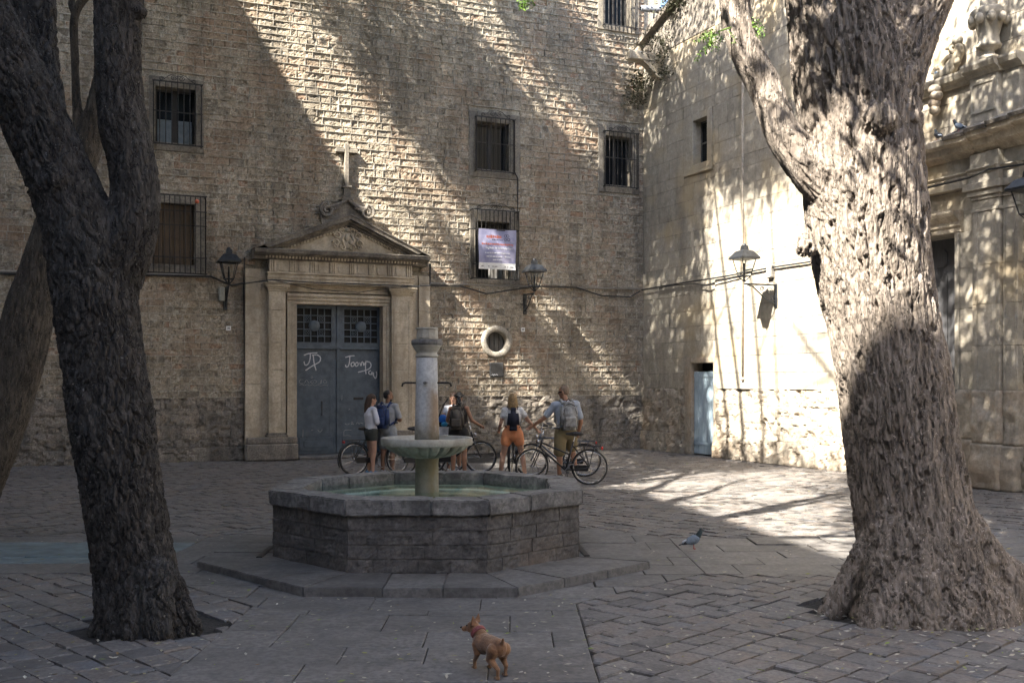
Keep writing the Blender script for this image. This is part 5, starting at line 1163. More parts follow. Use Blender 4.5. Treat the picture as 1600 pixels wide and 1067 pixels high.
def spine(pts, d):                                          # (pixel x, pixel y, pixel width[, depth]) -> smooth centre line with radii
    P = [at(p[0], p[1], p[3] if len(p) > 3 else d) for p in pts]; r = [p[2]*(p[3] if len(p) > 3 else d)/FPX/2 for p in pts]; out = []
    for i in range(len(P)-1):
        p0, p1, p2, p3 = P[max(i-1, 0)], P[i], P[i+1], P[min(i+2, len(P)-1)]
        n = max(2, int((p2-p1).length/0.06))
        for k in range(n):
            t = k/n; out.append((0.5*((2*p1)+(p2-p0)*t+(2*p0-5*p1+4*p2-p3)*t*t+(3*p1-p0-3*p2+p3)*t**3), r[i]+(r[i+1]-r[i])*t))
    out.append((P[-1], r[-1])); return out
def tree_trunk(chains, roots, burls, voxel, freq, depth, elong, seed, mat, name_parent, gnarl=0.03, flake=0.0, warp=0.02):
    m = MB(); S = []; acc = 0
    for ch in chains:
        m.tube([p for p, r in ch], [r for p, r in ch], 20)
        for p, r in (ch[0], ch[-1]): m.ball(p, r*0.98, 16, 10)
        s = 0
        for i, (p, r) in enumerate(ch):
            q = ch[min(i+1, len(ch)-1)][0]-ch[max(i-1, 0)][0]; s += (p-ch[i-1][0]).length if i else 0; S.append((*p, *(q.normalized()), s+p.z*0, r))
    for (a, b, r0, r1) in roots: m.capsule(a, b, r0, r1, 12)
    for (c, r) in burls: m.ball(c, r, 14, 10)
    me = remeshed(m, voxel, 8, 0.5); n = len(me.vertices); co = np.empty(n*3); me.vertices.foreach_get('co', co); co = co.reshape(-1, 3)
    no = np.empty(n*3); me.vertices.foreach_get('normal', no); no = no.reshape(-1, 3)
    S = np.array(S); best = np.full(n, 1e9); bi = np.zeros(n, dtype=int)
    for k in range(len(S)):
        dd = ((co-S[k, :3])**2).sum(1)-S[k, 7]**2*0.6; mk = dd < best; best[mk] = dd[mk]; bi[mk] = k
    T = S[bi, 3:6]; off = co-S[bi, :3]; along = (off*T).sum(1); perp = off-T*along[:, None]; s = co[:, 2]*1.06
    e1 = np.tile(np.array([1.0, 0, 0]), (n, 1)); e1 -= T*(e1*T).sum(1)[:, None]; e1 /= np.linalg.norm(e1, axis=1)[:, None]; e2 = np.cross(T, e1)
    q = np.stack([(perp*e1).sum(1), (perp*e2).sum(1), s*elong], 1)
    big = fbm(co*np.array([1.6, 1.6, 0.9])+seed, 3, seed)
    lob = vnoise(np.stack([q[:, 0]*4.5, q[:, 1]*4.5, s*0.5], 1), seed+3)
    w = q+warp*np.stack([fbm(co*6+1, 3, seed+1), fbm(co*6+7, 3, seed+2), 0.5*fbm(co*6+13, 3, seed+4)], 1)
    f1, f2, cid = worley(w*freq, seed+8); crack = 1-sstep(0.01, 0.20, f2-f1)
    f1b, f2b, cidb = worley(w*freq*2.3+5, seed+12); crackb = 1-sstep(0.01, 0.2, f2b-f1b)
    strength = 0.55+0.45*sstep(-0.5, 0.6, vnoise(co*1.3, seed+20))
    disp = gnarl*big+gnarl*0.7*lob-depth*strength*crack-depth*0.35*crackb+depth*0.45*(cid-0.5)*(1-crack)+depth*0.3*(cidb-0.5)+0.005*fbm(np.stack([q[:, 0]*46, q[:, 1]*46, s*9], 1), 3, seed+30)
    if flake: disp = disp-flake*sstep(0.44, 0.52, fbm(np.stack([q[:, 0]*17, q[:, 1]*17, s*4.2], 1), 3, seed+41))
    low = sstep(0.55, 0.0, co[:, 2]); disp = disp*(1-0.3*low)*np.clip(S[bi, 7]/0.36, 0.30, 1.0)
    co = co+no*disp[:, None]; me.vertices.foreach_set('co', co.ravel()); me.materials.clear(); me.materials.append(mat); me.polygons.foreach_set('use_smooth', np.ones(len(me.polygons), dtype=bool)); me.update()
    return link('trunk', me, name_parent)

# ---- left forked tree
TL = empty('forked_tree', Matrix.Identity(4), 'dark rough barked tree forking low in front of the shaded convent wall', 'tree')
dl = 8.0
ch = [spine([(236, 1010, 168), (226, 965, 152), (212, 900, 128), (203, 840, 122), (190, 760, 126), (175, 660, 127), (161, 560, 124), (150, 480, 128), (143, 420, 130), (128, 365, 118), (108, 315, 108), (85, 260, 103), (58, 195, 100), (28, 130, 96), (-8, 60, 92), (-45, -10, 88), (-90, -100, 80)], dl),
      spine([(150, 470, 100), (172, 425, 104), (195, 380, 92), (207, 335, 80), (211, 295, 73), (204, 245, 73), (194, 200, 76), (187, 150, 73), (184, 100, 71), (183, 50, 72), (185, 0, 76), (193, -80, 74), (215, -170, 66)], 8.05),
      spine([(62, 175, 80, 8.2), (45, 95, 88, 8.3), (38, 0, 90, 8.35), (36, -90, 86, 8.4), (30, -170, 78, 8.4)], 8.2)]
b0 = at(230, 975, dl)
roots = [(at(195, 930, 7.9), at(160, 988, 7.85), 0.13, 0.10), (at(260, 920, 7.95), at(300, 985, 7.9), 0.16, 0.10), (at(245, 900, 7.8), at(250, 990, 7.65), 0.15, 0.10), (at(212, 900, 7.8), at(205, 990, 7.65), 0.13, 0.09), (at(230, 930, 8.3), at(230, 975, 8.5), 0.2, 0.12)]
burl = [(at(217, 18, 8.0), 0.06), (at(88, 285, 7.82), 0.12), (at(195, 345, 7.95), 0.10)]
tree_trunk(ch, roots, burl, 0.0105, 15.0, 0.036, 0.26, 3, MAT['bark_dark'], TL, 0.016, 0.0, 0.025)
TLc = [c_[-1] for c_ in ch]
# ---- thick tree on the right
TR = empty('thick_tree', Matrix.Identity(4), 'thick pale barked tree lit by sun in front of the church', 'tree')
dr = 8.6
ch2 = [spine([(1450, 990, 300), (1447, 950, 262), (1442, 915, 226), (1437, 870, 196), (1430, 820, 184), (1412, 710, 174), (1397, 600, 172), (1378, 500, 170), (1361, 400, 182), (1351, 300, 188), (1344, 200, 184), (1332, 100, 190), (1315, 10, 172), (1302, -80, 160), (1290, -170, 150)], dr),
       spine([(1352, 250, 130), (1375, 160, 120), (1408, 70, 104), (1443, 0, 90), (1485, -80, 80), (1530, -170, 72)], 8.55),
       spine([(1300, 300, 70), (1262, 262, 66), (1222, 205, 57), (1197, 140, 53), (1166, 80, 51), (1150, 20, 50), (1146, -60, 48), (1150, -150, 44)], 8.5)]
roots2 = [(at(1400, 800, 8.5), at(1296, 962, 8.45), 0.17, 0.10), (at(1470, 780, 8.5), at(1598, 950, 8.35), 0.20, 0.12), (at(1465, 760, 8.4), at(1545, 985, 8.0), 0.20, 0.12), (at(1405, 780, 8.4), at(1360, 985, 8.05), 0.20, 0.12), (at(1432, 780, 8.4), at(1445, 995, 7.95), 0.20, 0.12), (at(1415, 780, 8.4), at(1400, 990, 8.0), 0.2, 0.12), (at(1450, 780, 8.4), at(1495, 990, 7.97), 0.2, 0.12), (at(1500, 860, 8.7), at(1640, 930, 8.9), 0.2, 0.12), (at(1410, 820, 8.7), at(1320, 935, 9.0), 0.16, 0.10)]
burl2 = [(at(1372, 185, 8.15), 0.15), (at(1370, 160, 8.2), 0.13), (at(1259, 388, 8.45), 0.075), (at(1256, 375, 8.5), 0.06)]
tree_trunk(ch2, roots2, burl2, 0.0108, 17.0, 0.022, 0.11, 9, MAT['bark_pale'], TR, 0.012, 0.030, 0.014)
TRc = [c_[-1] for c_ in ch2]
# ---- leaning tree behind on the left
TB = empty('leaning_tree', Matrix.Identity(4), 'slender brown tree leaning right behind the dark forked tree', 'tree')
db = 12.4
ch3 = [spine([(-72, 860, 104), (-45, 770, 92), (-5, 670, 84), (28, 560, 80), (55, 460, 74), (90, 350, 66), (122, 262, 52), (150, 190, 42), (168, 110, 36), (174, 30, 33), (180, -70, 30)], db),
       spine([(126, 240, 26), (124, 205, 18), (119, 150, 13), (117, 90, 12), (116, 30, 13), (128, 2, 13), (150, -20, 12)], db-0.05), spine([(118, 22, 12), (112, 8, 11), (116, -40, 10)], db)]
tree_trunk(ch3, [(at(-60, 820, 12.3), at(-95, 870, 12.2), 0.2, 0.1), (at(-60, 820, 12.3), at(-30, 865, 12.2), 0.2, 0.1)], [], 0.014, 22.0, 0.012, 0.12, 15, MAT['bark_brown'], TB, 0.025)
TBc = [c_[-1] for c_ in ch3]

# ---- crowns: limbs carried on above the picture, and leaves, shaped to cast shade
def limbs(tree, ends, targets, mat, seed, r_end=0.03):
    rr = random.Random(seed); m = MB(); tips = []
    for tgt, src in targets:
        p, r = ends[src]; tgt = Vector(tgt); mid = p.lerp(tgt, 0.45)+Vector((rr.uniform(-.5, .5), rr.uniform(-.5, .5), rr.uniform(0.4, 1.2))); pts = []; rs = []
        for k in range(13):
            t = k/12; q = p*(1-t)**2+mid*2*t*(1-t)+tgt*t*t; q += Vector((rr.uniform(-.06, .06), rr.uniform(-.06, .06), rr.uniform(-.06, .06)))*(0 if k == 0 else 1); pts.append(q); rs.append(r*0.95*(1-t)+r_end*t)
        m.tube(pts, rs, 8); tips.append(tgt)
        for k in (6, 8, 10, 11):
            e = pts[k]+Vector((rr.uniform(-1.6, 1.6), rr.uniform(-1.6, 1.6), rr.uniform(-0.1, 1.3))); h = pts[k].lerp(e, 0.5)+Vector((0, 0, rr.uniform(0, .35))); m.tube([pts[k], h, e], [rs[k]*0.55, rs[k]*0.4, 0.012], 6); tips.append(e)
    m.build('branches', mat, tree, smooth=True); return tips
tipL = limbs(TL, TLc, [((-6.2, 7.2, 10.5), 0), ((-4.2, 4.6, 9.8), 0), ((-1.0, 10.5, 11.5), 1), ((0.4, 7.0, 9.2), 1), ((0.6, 13.2, 12.6), 1), ((-3.6, 11.8, 12.2), 2), ((-4.4, 14.6, 13.0), 2)], MAT['bark_dark'], 21)
tipR = limbs(TR, TRc, [((2.0, 11.8, 11.0), 0), ((1.4, 15.8, 13.2), 0), ((4.9, 10.6, 11.2), 1), ((4.6, 14.4, 12.6), 1), ((0.6, 9.8, 9.6), 2), ((-0.6, 16.2, 13.6), 2)], MAT['bark_pale'], 22)
tipB = limbs(TB, TBc, [((-5.6, 15.0, 13.0), 0), ((-3.2, 18.2, 14.6), 0), ((-6.4, 18.4, 14.4), 0), ((-2.0, 14.5, 13.0), 1), ((-7.4, 12.0, 12.0), 2), ((-5.0, 21.0, 16.6), 0), ((-2.4, 21.6, 17.0), 0), ((0.2, 22.0, 16.2), 0), ((1.2, 19.4, 15.6), 1), ((-7.6, 21.0, 17.2), 0), ((-3.6, 19.6, 18.2), 1), ((-0.6, 19.2, 17.0), 0), ((-1.2, 24.4, 16.4), 0), ((-3.6, 24.2, 17.0), 1), ((0.9, 23.6, 15.4), 0), ((-6.8, 20.4, 14.4), 0), ((-8.2, 18.8, 15.6), 0), ((-5.2, 22.0, 14.0), 1)], MAT['bark_brown'], 23, 0.02)

def shade_wanted(hit, surf):
    """how leafy to make the way to the sun above each place on the walls and the ground (0 open, 1 dense)"""
    if surf == 'b':
        p = pix_of(M_BACK, *hit)
        if p is None: return 0.4
        x, y = p[0], p[1]; s = x-(372+0.85*y)
        if s < -140: return 0.25
        if y > 400: return 0.0 if (-95 < s < -15 or 30 < s < 125 or 225 < s < 300) else 0.85
        if s < 105-0.02*y: return 0.0
        if s < 315: return 1.3
        if s < 395: return 0.0
        if s < 500: return 0.95
        if s < 580: return 0.0
        return 0.6
    if surf == 's':
        p = pix_of(M_SIDE, *hit)
        if p is None: return 0.45
        x, y = p[0], p[1]
        if y < -40: return 0.6
        if x < 1095: return 0.62 if y < 380 else 0.42
        if x < 1260: return 0.6 if y < 290 else 0.0
        if x < 1440: return 0.2 if y < 330 else 0.0
        return 0.70 if y < 420 else 0.42
    x, y = hit; d = max(y, 1); px = 800+FPX*x/d; py = HOR+FPX*CAMH/d
    if 970 < px < 1340 and 735 < py < 900: return 0.03
    if py < 735: return 0.25
    if px > 1480: return 0.45
    return 0.5
def sun_hit(p):
    best = None
    for key, mat in (('b', M_BACK), ('s', M_SIDE)):
        inv = mat.inverted(); a = inv @ p; d = inv.to_3x3() @ SUNDIR
        if d.y > 1e-6:
            t = -a.y/d.y; h = a+d*t
            if t > 0 and h.z > 0 and (best is None or t < best[0]): best = (t, key, (h.x, h.z))
    if best is None or True:
        t = p.z/-SUNDIR.z; g_ = p+SUNDIR*t
        if best is None or t < best[0]: best = (t, 'g', (g_.x, g_.y))
    return best
def trunk_shadow_ok(p):                                     # keep the sunlit side of the thick trunk clear
    for (px, py, r) in ((1290, 20, 0.55), (1295, 90, 0.60), (1330, 330, 0.8), (1350, 430, 0.85), (1350, 520, 0.8), (1180, 90, 0.5), (1200, 160, 0.5), (1295, 200, 0.75)):
        c = at(px, py, 8.4); v = c-p; t = v.dot(SUNDIR)
        if t > 0 and (v-SUNDIR*t).length < r: return False
    return True
CL = {0: [], 1: [], 2: []}; rr = np.random.default_rng(31); tips = [(t_, 0) for t_ in tipL]+[(t_, 1) for t_ in tipR]+[(t_, 2) for t_ in tipB]; T3 = np.array([t_[:] for t_, _ in tips])
n_try = 0
while n_try < 13500:
    n_try += 1
    k = rr.integers(len(tips)); base = T3[k]; p = Vector(base+rr.normal(size=3)*np.array([1.15, 1.15, 0.75]))
    if p.z < 1.9+0.385*max(p.y, 0)+0.7 or p.z < 6.2: continue
    if (MBI @ p).y > -0.6 or (MSI @ p).y > -0.6: continue
    t_, surf, hit = sun_hit(p)
    if rr.uniform() > 0.72*shade_wanted(hit, surf) or not trunk_shadow_ok(p): continue
    CL[tips[k][1]].append(p)
for c_ in ((1372, 60, 0.35), (1395, 110, 0.35), (1350, 30, 0.3), (1410, 170, 0.3), (1405, 50, 0.35)):   # the spray that shades the upper right of the thick trunk
    p = at(c_[0], c_[1], 8.2)-SUNDIR*4.6
    for k in range(4): CL[0].append(p+Vector(rr.normal(size=3)*0.10))
def leaf_cloud(centres, per, spread, lmin, lmax, seed, name, tree, mat):
    g = np.random.default_rng(seed); C = np.repeat(np.array([c[:] for c in centres]), per, 0); n = len(C)
    P = C+g.normal(size=(n, 3))*spread*np.array([1, 1, 0.55]); a = g.uniform(0, 2*np.pi, n); tl = g.normal(size=n)*0.5; L = g.uniform(lmin, lmax, n); Wd = L*g.uniform(0.28, 0.42, n)
    d = np.stack([np.cos(a)*np.cos(tl), np.sin(a)*np.cos(tl), np.sin(tl)], 1); s = np.stack([-np.sin(a), np.cos(a), g.normal(size=n)*0.5], 1); s /= np.linalg.norm(s, axis=1)[:, None]
    V = np.stack([P-d*L[:, None], P+s*Wd[:, None], P+d*L[:, None], P-s*Wd[:, None]], 1).reshape(-1, 3); F = np.arange(4*n).reshape(-1, 4)
    o = link(name, np_mesh(name, V, F, mat), tree); return o
for k, tr in enumerate((TL, TR, TB)):
    if CL[k]: tag(leaf_cloud(CL[k], 62, 0.34, 0.06, 0.11, 50+k, 'crown', tr, MAT['leaf_green']), kind='stuff')

# green sprays that hang into view
def spray(mb, p, d, n, s, seed):
    rr_ = random.Random(seed); d = Vector(d).normalized(); q = Vector(p)
    for k in range(n):
        d = (d+Vector((rr_.uniform(-.25, .25), rr_.uniform(-.25, .25), rr_.uniform(-0.22, 0.05)))).normalized(); nq = q+d*s*rr_.uniform(0.7, 1.2); mb.tube([q, nq], 0.0025, 3); sd = d.cross(Vector((rr_.uniform(-.4, .4), 1, rr_.uniform(-.4, .4)))).normalized()
        for sg in (-1, 1):
            e = (sd*sg+d*rr_.uniform(0.1, 0.7)+Vector((rr_.uniform(-.3, .3), rr_.uniform(-.5, .5), rr_.uniform(-.5, .2)))).normalized(); L = s*rr_.uniform(0.9, 1.6); w = e.cross(Vector((rr_.uniform(-1, 1), rr_.uniform(-1, 1), 1))).normalized()*L*0.22
            mb.add([nq, nq+e*L*0.5+w, nq+e*L, nq+e*L*0.5-w], [(0, 1, 2, 3)])
        q = nq
m = MB()
for i in range(12):
    rr_ = random.Random(i*3+1); p = at(1118+rr_.uniform(-6, 22), 52+rr_.uniform(-8, 14), 8.35+rr_.uniform(-.1, .1)); spray(m, p, (rr_.uniform(-1.0, 0.15), rr_.uniform(-.3, .3), rr_.uniform(-0.9, 0.2)), rr_.randint(6, 10), 0.023, i)
for i in range(4): spray(m, at(1172, 28+i*4, 8.4), (0.9, 0, -0.1-0.25*i), 8, 0.02, 40+i)
m.tube([at(1160, 40, 8.45), at(1140, 44, 8.4), at(1122, 50, 8.35)], 0.006, 5)
m.build('leaf_spray', plain('fresh_leaf', (0.13, 0.24, 0.03), 0.45, 0.3), TR, recalc=False)
m = MB()
for i in range(7): rr_ = random.Random(i+70); spray(m, at(822+rr_.uniform(-14, 14), -6, 11.0), (rr_.uniform(-.6, .6), 0, -0.5), 5, 0.03, 90+i)
m.tube([at(822, -6, 11.0), at(815, -60, 10.8), at(780, -160, 10.4)], 0.008, 5); m.build('leaf_spray', MAT['fresh_leaf'], TL, recalc=False)
# weeds rooted in the corner coping
def weed(pts, label, seed, n=700, sp=0.22):
    g = np.random.default_rng(seed); P = []
    e = empty('wall_weed', Matrix.Translation(pts[0]), label, 'plant')
    cs = [Vector(p)-Vector(pts[0]) for p in pts]; o = leaf_cloud([c for c in cs for _ in range(3)], n//(3*len(cs)), sp, 0.03, 0.07, seed, 'foliage', e, MAT['weed_green'])
    m = MB()
    for k in range(10): c = cs[k % len(cs)]; m.tube([c, c+Vector((g.normal()*0.2, -abs(g.normal())*0.15, g.normal()*0.25))], 0.006, 4)
    m.build('stem', MAT['weed_green'], e)
weed([M_SIDE @ Vector((0.25, -0.25, sw(1000, 140)[1])), M_SIDE @ Vector((0.45, -0.2, sw(1005, 128)[1])), M_SIDE @ Vector((0.1, -0.3, sw(1000, 150)[1]-0.2))], 'dark weed clump in the corner below the water spout', 3)
weed([M_SIDE @ Vector((1.2, -0.15, sw(1038, 88)[1])), M_SIDE @ Vector((1.25, -0.12, sw(1038, 88)[1]+0.4)), M_SIDE @ Vector((1.3, -0.12, sw(1038, 100)[1]-0.3))], 'dark weeds trailing on the wall above the water spout', 4)
weed([M_SIDE @ Vector((1.6, -0.05, top_z(1.6)-0.1)), M_SIDE @ Vector((2.0, -0.05, top_z(2.0)-0.2))], 'dry weeds hanging from the sloping coping', 5)

# ================================================================== houses that close the square out of the picture (they cast its shade)
def house(name, label, poly, h, mat, wins):
    o = empty(name, Matrix.Identity(4), label, 'building'); m = MB(); m.prism_xy(poly, 0, h); m.build('wall', mat, o)
    m = MB(); c = (sum(p[0] for p in poly)/len(poly), sum(p[1] for p in poly)/len(poly)); m.prism_xy([(c[0]+(p[0]-c[0])*1.004, c[1]+(p[1]-c[1])*1.004) for p in poly], h+0.003, h+0.4); m.build('eaves', MAT['terracotta'], o)
    a, b = Vector(wins[0]), Vector(wins[1]); d = (b-a).normalized(); nn = Vector((-d.y, d.x))*wins[2]; L = (b-a).length
    z = 3.2
    while z < h-2.4:
        s = 1.2
        while s < L-1.4:
            p = a+d*s; m = MB()
            q = [p, p+d*1.1]; m.add([(q[0].x+nn.x*k, q[0].y+nn.y*k, zz) for k in (0.02, 0.06) for zz in (z, z+1.9)]+[(q[1].x+nn.x*k, q[1].y+nn.y*k, zz) for k in (0.02, 0.06) for zz in (z, z+1.9)], [(0, 1, 5, 4), (2, 6, 7, 3), (0, 2, 3, 1), (4, 5, 7, 6), (1, 3, 7, 5), (0, 4, 6, 2)]); m.build('shutter', MAT['shutter_blue'], o); s += 2.6
        z += 3.3
    return o
plain('house_plaster', (0.36, 0.31, 0.25), 0.9, 0.15, 4, 0.2)
house('town_house', 'tall plastered house closing the left side of the square', [(-7.8, -12.0), (-7.9, -4.1), (-9.9, -4.4), (-10.0, -3.4), (-11.6, 4.1), (-24, 4.1), (-24, -12.0)], 20.0, MAT['house_plaster'], ((-10.0, -3.4), (-11.6, 4.1), -1))
house('town_house', 'second plastered house on the left adjoining the convent', [(-13.5, 4.12), (-14.3, 9.8), (-12.8, 18.7), (-13.2, 21.6), (-24, 17.3), (-24, 4.12)], 20.0, MAT['house_plaster'], ((-13.5, 4.12), (-14.3, 9.8), -1))
house('town_house', 'plastered house behind the viewer at the near end of the square', [(-7.7, -12.0), (14.0, -8.0), (14.0, -16.0), (-7.7, -18.0)], 15.0, MAT['house_plaster'], ((-7.7, -12.0), (14.0, -8.0), 1))
house('town_house', 'plastered house beside the church at the right of the viewer', [(11.5, 12.5), (14.0, -8.1), (22.0, -8.1), (19.0, 14.0)], 13.0, MAT['house_plaster'], ((14.0, -8.0), (11.5, 12.5), 1))
# ================================================================== bicycles
plain('tyre', (0.02, 0.02, 0.02), 0.8, 0.2); plain('chrome', (0.55, 0.55, 0.56), 0.25, 0.1, 20, 0.0, 0.9); plain('frame_black', (0.02, 0.02, 0.022), 0.35, 0.2, 20, 0.0)
plain('frame_blue', (0.05, 0.07, 0.11), 0.35, 0.2, 20, 0.0); plain('saddle_black', (0.022, 0.02, 0.02), 0.55, 0.2); plain('red_lens', (0.45, 0.03, 0.02), 0.3, 0.1)
def make_wheel(x, root, r=0.335, turn=0.0):
    M = Matrix.Translation((x, 0, r)) @ Matrix.Rotation(turn, 4, 'Z')
    m = MB(); m.tube([(math.cos(a)*(r-0.018), 0, math.sin(a)*(r-0.018)) for a in np.linspace(0, 2*math.pi, 37)[:-1]], 0.018, 8, True); m.xform(M); w = m.build('wheel', MAT['tyre'], root, smooth=True)
    m = MB(); m.tube([(math.cos(a)*(r-0.042), 0, math.sin(a)*(r-0.042)) for a in np.linspace(0, 2*math.pi, 37)[:-1]], 0.011, 6, True); m.xform(M); m.build('rim', MAT['chrome'], w, smooth=True)
    m = MB()
    for k in range(18):
        a = 2*math.pi*k/18; s = 0.02 if k % 2 else -0.02; m.tube([(0.02*math.cos(a+0.9), s, 0.02*math.sin(a+0.9)), (math.cos(a)*(r-0.045), 0, math.sin(a)*(r-0.045))], 0.0016, 3)
    m.xform(M); m.build('spokes', MAT['chrome'], w)
    m = MB(); m.lathe([(0.012, -0.045), (0.026, -0.04), (0.02, 0), (0.026, 0.04), (0.012, 0.045)], 12, (0, 0, 0), 'y'); m.xform(M); m.build('hub', MAT['chrome'], w); return w
def bicycle(px, py, heading, label, mat='frame_black', lean=0.0, steer=0.0, step=False, d=None):
    """px, py: where the rear tyre meets the ground; heading in degrees from +X"""
    g = ground_at(px, py); root = empty('bicycle', Matrix.Translation((g.x, g.y, 0.0)) @ Matrix.Rotation(R(heading), 4, 'Z') @ Matrix.Rotation(R(lean), 4, 'X'), label, 'bicycle', 'city bicycles by the fountain')
    WB, r = 1.06, 0.335; FM = MAT[mat]
    make_wheel(0, root); make_wheel(WB, root, turn=steer)
    bb, st, hd, hb = (0.44, 0, 0.28), (0.29, 0, 0.80), (0.86, 0, 0.86), (0.91, 0, 0.68)
    m = MB(); m.tube([bb, st], 0.017, 8); m.tube([bb, hb], 0.019, 8); m.tube([hd, hb], 0.021, 8)
    m.tube([(0.355, 0, 0.56) if step else (0.30, 0, 0.76), (0.885, 0, 0.78)], 0.016, 8)
    for s in (-0.05, 0.05): m.tube([(0, s, r), (0.10, s*0.9, 0.30), bb], 0.010, 6); m.tube([(0, s, r), (0.305, s*0.4, 0.73)], 0.009, 6)
    m.build('frame', FM, root, smooth=True)
    S = Matrix.Translation((0.93, 0, 0)) @ Matrix.Rotation(steer, 4, 'Z') @ Matrix.Translation((-0.93, 0, 0))
    m = MB()
    for s in (-0.045, 0.045): m.tube([(0.905, s, 0.68), (0.96, s, 0.55), (WB, s, r)], 0.011, 6)
    m.xform(S); m.build('fork', FM, root, smooth=True)
    m = MB(); m.tube([(0.88, 0, 0.80), (0.83, 0, 1.0)], 0.013, 8); m.tube([(0.66, -0.29, 1.05), (0.74, -0.27, 1.06), (0.82, -0.18, 1.07), (0.85, 0, 1.02), (0.82, 0.18, 1.07), (0.74, 0.27, 1.06), (0.66, 0.29, 1.05)], 0.011, 8); m.xform(S); m.build('handlebar', MAT['chrome'], root, smooth=True)
    m = MB()
    for s in (-1, 1): m.tube([(0.63, s*0.292, 1.048), (0.75, s*0.268, 1.06)], 0.016, 8)
    m.xform(S); m.build('grips', MAT['saddle_black'], root)
    m = MB(); m.tube([st, (0.265, 0, 0.90)], 0.012, 8); m.build('seat_post', MAT['chrome'], root)
    m = MB(); m.ball((0.21, 0, 0.945), (0.11, 0.095, 0.035), 14, 8); m.capsule((0.24, 0, 0.945), (0.42, 0, 0.94), 0.05, 0.022, 10); sd = remeshed(m, 0.012, 2); sd.materials.append(MAT['saddle_black']); sd.polygons.foreach_set('use_smooth', [True]*len(sd.polygons)); link('saddle', sd, root)
    m = MB()
    for s in (-0.06, 0.06): m.tube([(-0.22, s, 0.72), (0.22, s, 0.72), (0.30, s*0.3, 0.70)], 0.007, 5); m.tube([(-0.08, s, 0.72), (0.0, s, r)], 0.006, 5); m.tube([(0.10, s, 0.72), (0.0, s, r)], 0.006, 5)
    for x in (-0.22, -0.08, 0.06, 0.2): m.tube([(x, -0.06, 0.72), (x, 0.06, 0.72)], 0.006, 5)
    m.build('rack', FM, root)
    for x0, a0, a1 in ((0.0, 20, 205), (WB, 30, 170)):
        m = MB(); n = 20
        for s0, s1 in ((-0.028, 0.028),):
            v = []
            for k in range(n+1):
                a = R(a0+(a1-a0)*k/n); c, s_ = math.cos(a)*0.362, math.sin(a)*0.362; v += [(x0+c, -0.028, r+s_), (x0+c*1.02, 0, r+s_*1.02), (x0+c, 0.028, r+s_)]
            m.add(v, [(3*k+j, 3*k+j+1, 3*k+j+4, 3*k+j+3) for k in range(n) for j in (0, 1)])
        if x0: m.xform(Matrix.Translation((WB, 0, 0)) @ Matrix.Rotation(steer, 4, 'Z') @ Matrix.Translation((-WB, 0, 0)))
        m.build('mudguard', FM, root, smooth=True, recalc=False)
    m = MB(); m.cbox(0.02, 0.50, -0.075, -0.06, 0.25, 0.36, 0.02); m.build('chain_guard', MAT['frame_black'], root)
    m = MB(); m.lathe([(0.09, -0.058), (0.09, -0.052)], 20, (0.44, 0, 0.28), 'y'); m.tube([(0.44, -0.08, 0.28), (0.55, -0.08, 0.16)], 0.010, 6); m.tube([(0.44, 0.08, 0.28), (0.33, 0.08, 0.40)], 0.010, 6); m.box(0.50, 0.60, -0.17, -0.08, 0.15, 0.17); m.box(0.28, 0.38, 0.08, 0.17, 0.39, 0.41); m.build('crank', MAT['chrome'], root)
    m = MB(); m.cbox(-0.25, -0.22, -0.04, 0.04, 0.66, 0.71, 0.008); m.build('rear_light', MAT['red_lens'], root)
    m = MB(); m.lathe([(0.045, 0), (0.04, -0.04), (0.015, -0.07)], 12, (0.97, 0, 0.80), 'x'); m.xform(S); m.build('headlamp', MAT['chrome'], root, smooth=True)
    m = MB(); m.tube([(0.42, 0.05, 0.27), (0.36, 0.19, 0.02)], 0.009, 6); m.build('kickstand', MAT['frame_black'], root); return root
bicycle(553, 743, 38, 'black bicycle with rear rack beside the woman in the white shirt', step=True, steer=0.3)
bicycle(628, 742, 22, 'bicycle half hidden behind fountain column and bowl', lean=2)
bicycle(672, 741, 14, 'bicycle held by the woman with the brown backpack', steer=-0.2)
bicycle(798, 744, 84, 'bicycle seen from behind under the woman in orange shorts', steer=0.1)
bicycle(921, 758, 172, 'black bicycle with chrome rack nearest the sunlit ground', step=True, steer=0.5, lean=-2)
bicycle(913, 745, 176, 'blue grey bicycle partly hidden behind the black one with chrome rack', 'frame_blue', steer=0.1)
m = MB(); p = ground_at(868, 744); m.lathe([(0.03, 0.42), (0.034, 0.44), (0.034, 0.58), (0.02, 0.61), (0.02, 0.64)], 12, (0, 0, 0)); o = m.build('water_bottle', plain('bottle_red', (0.30, 0.05, 0.06), 0.4), smooth=True); o.location = (p.x, p.y, 0); tag(o, 'red and blue drinking bottle in the blue grey bicycle frame', 'bottle')
m = MB(); m.lathe([(0.036, 0.47), (0.036, 0.55)], 12, (0, 0, 0)); m.build('label', plain('bottle_blue', (0.08, 0.12, 0.4), 0.4), o)

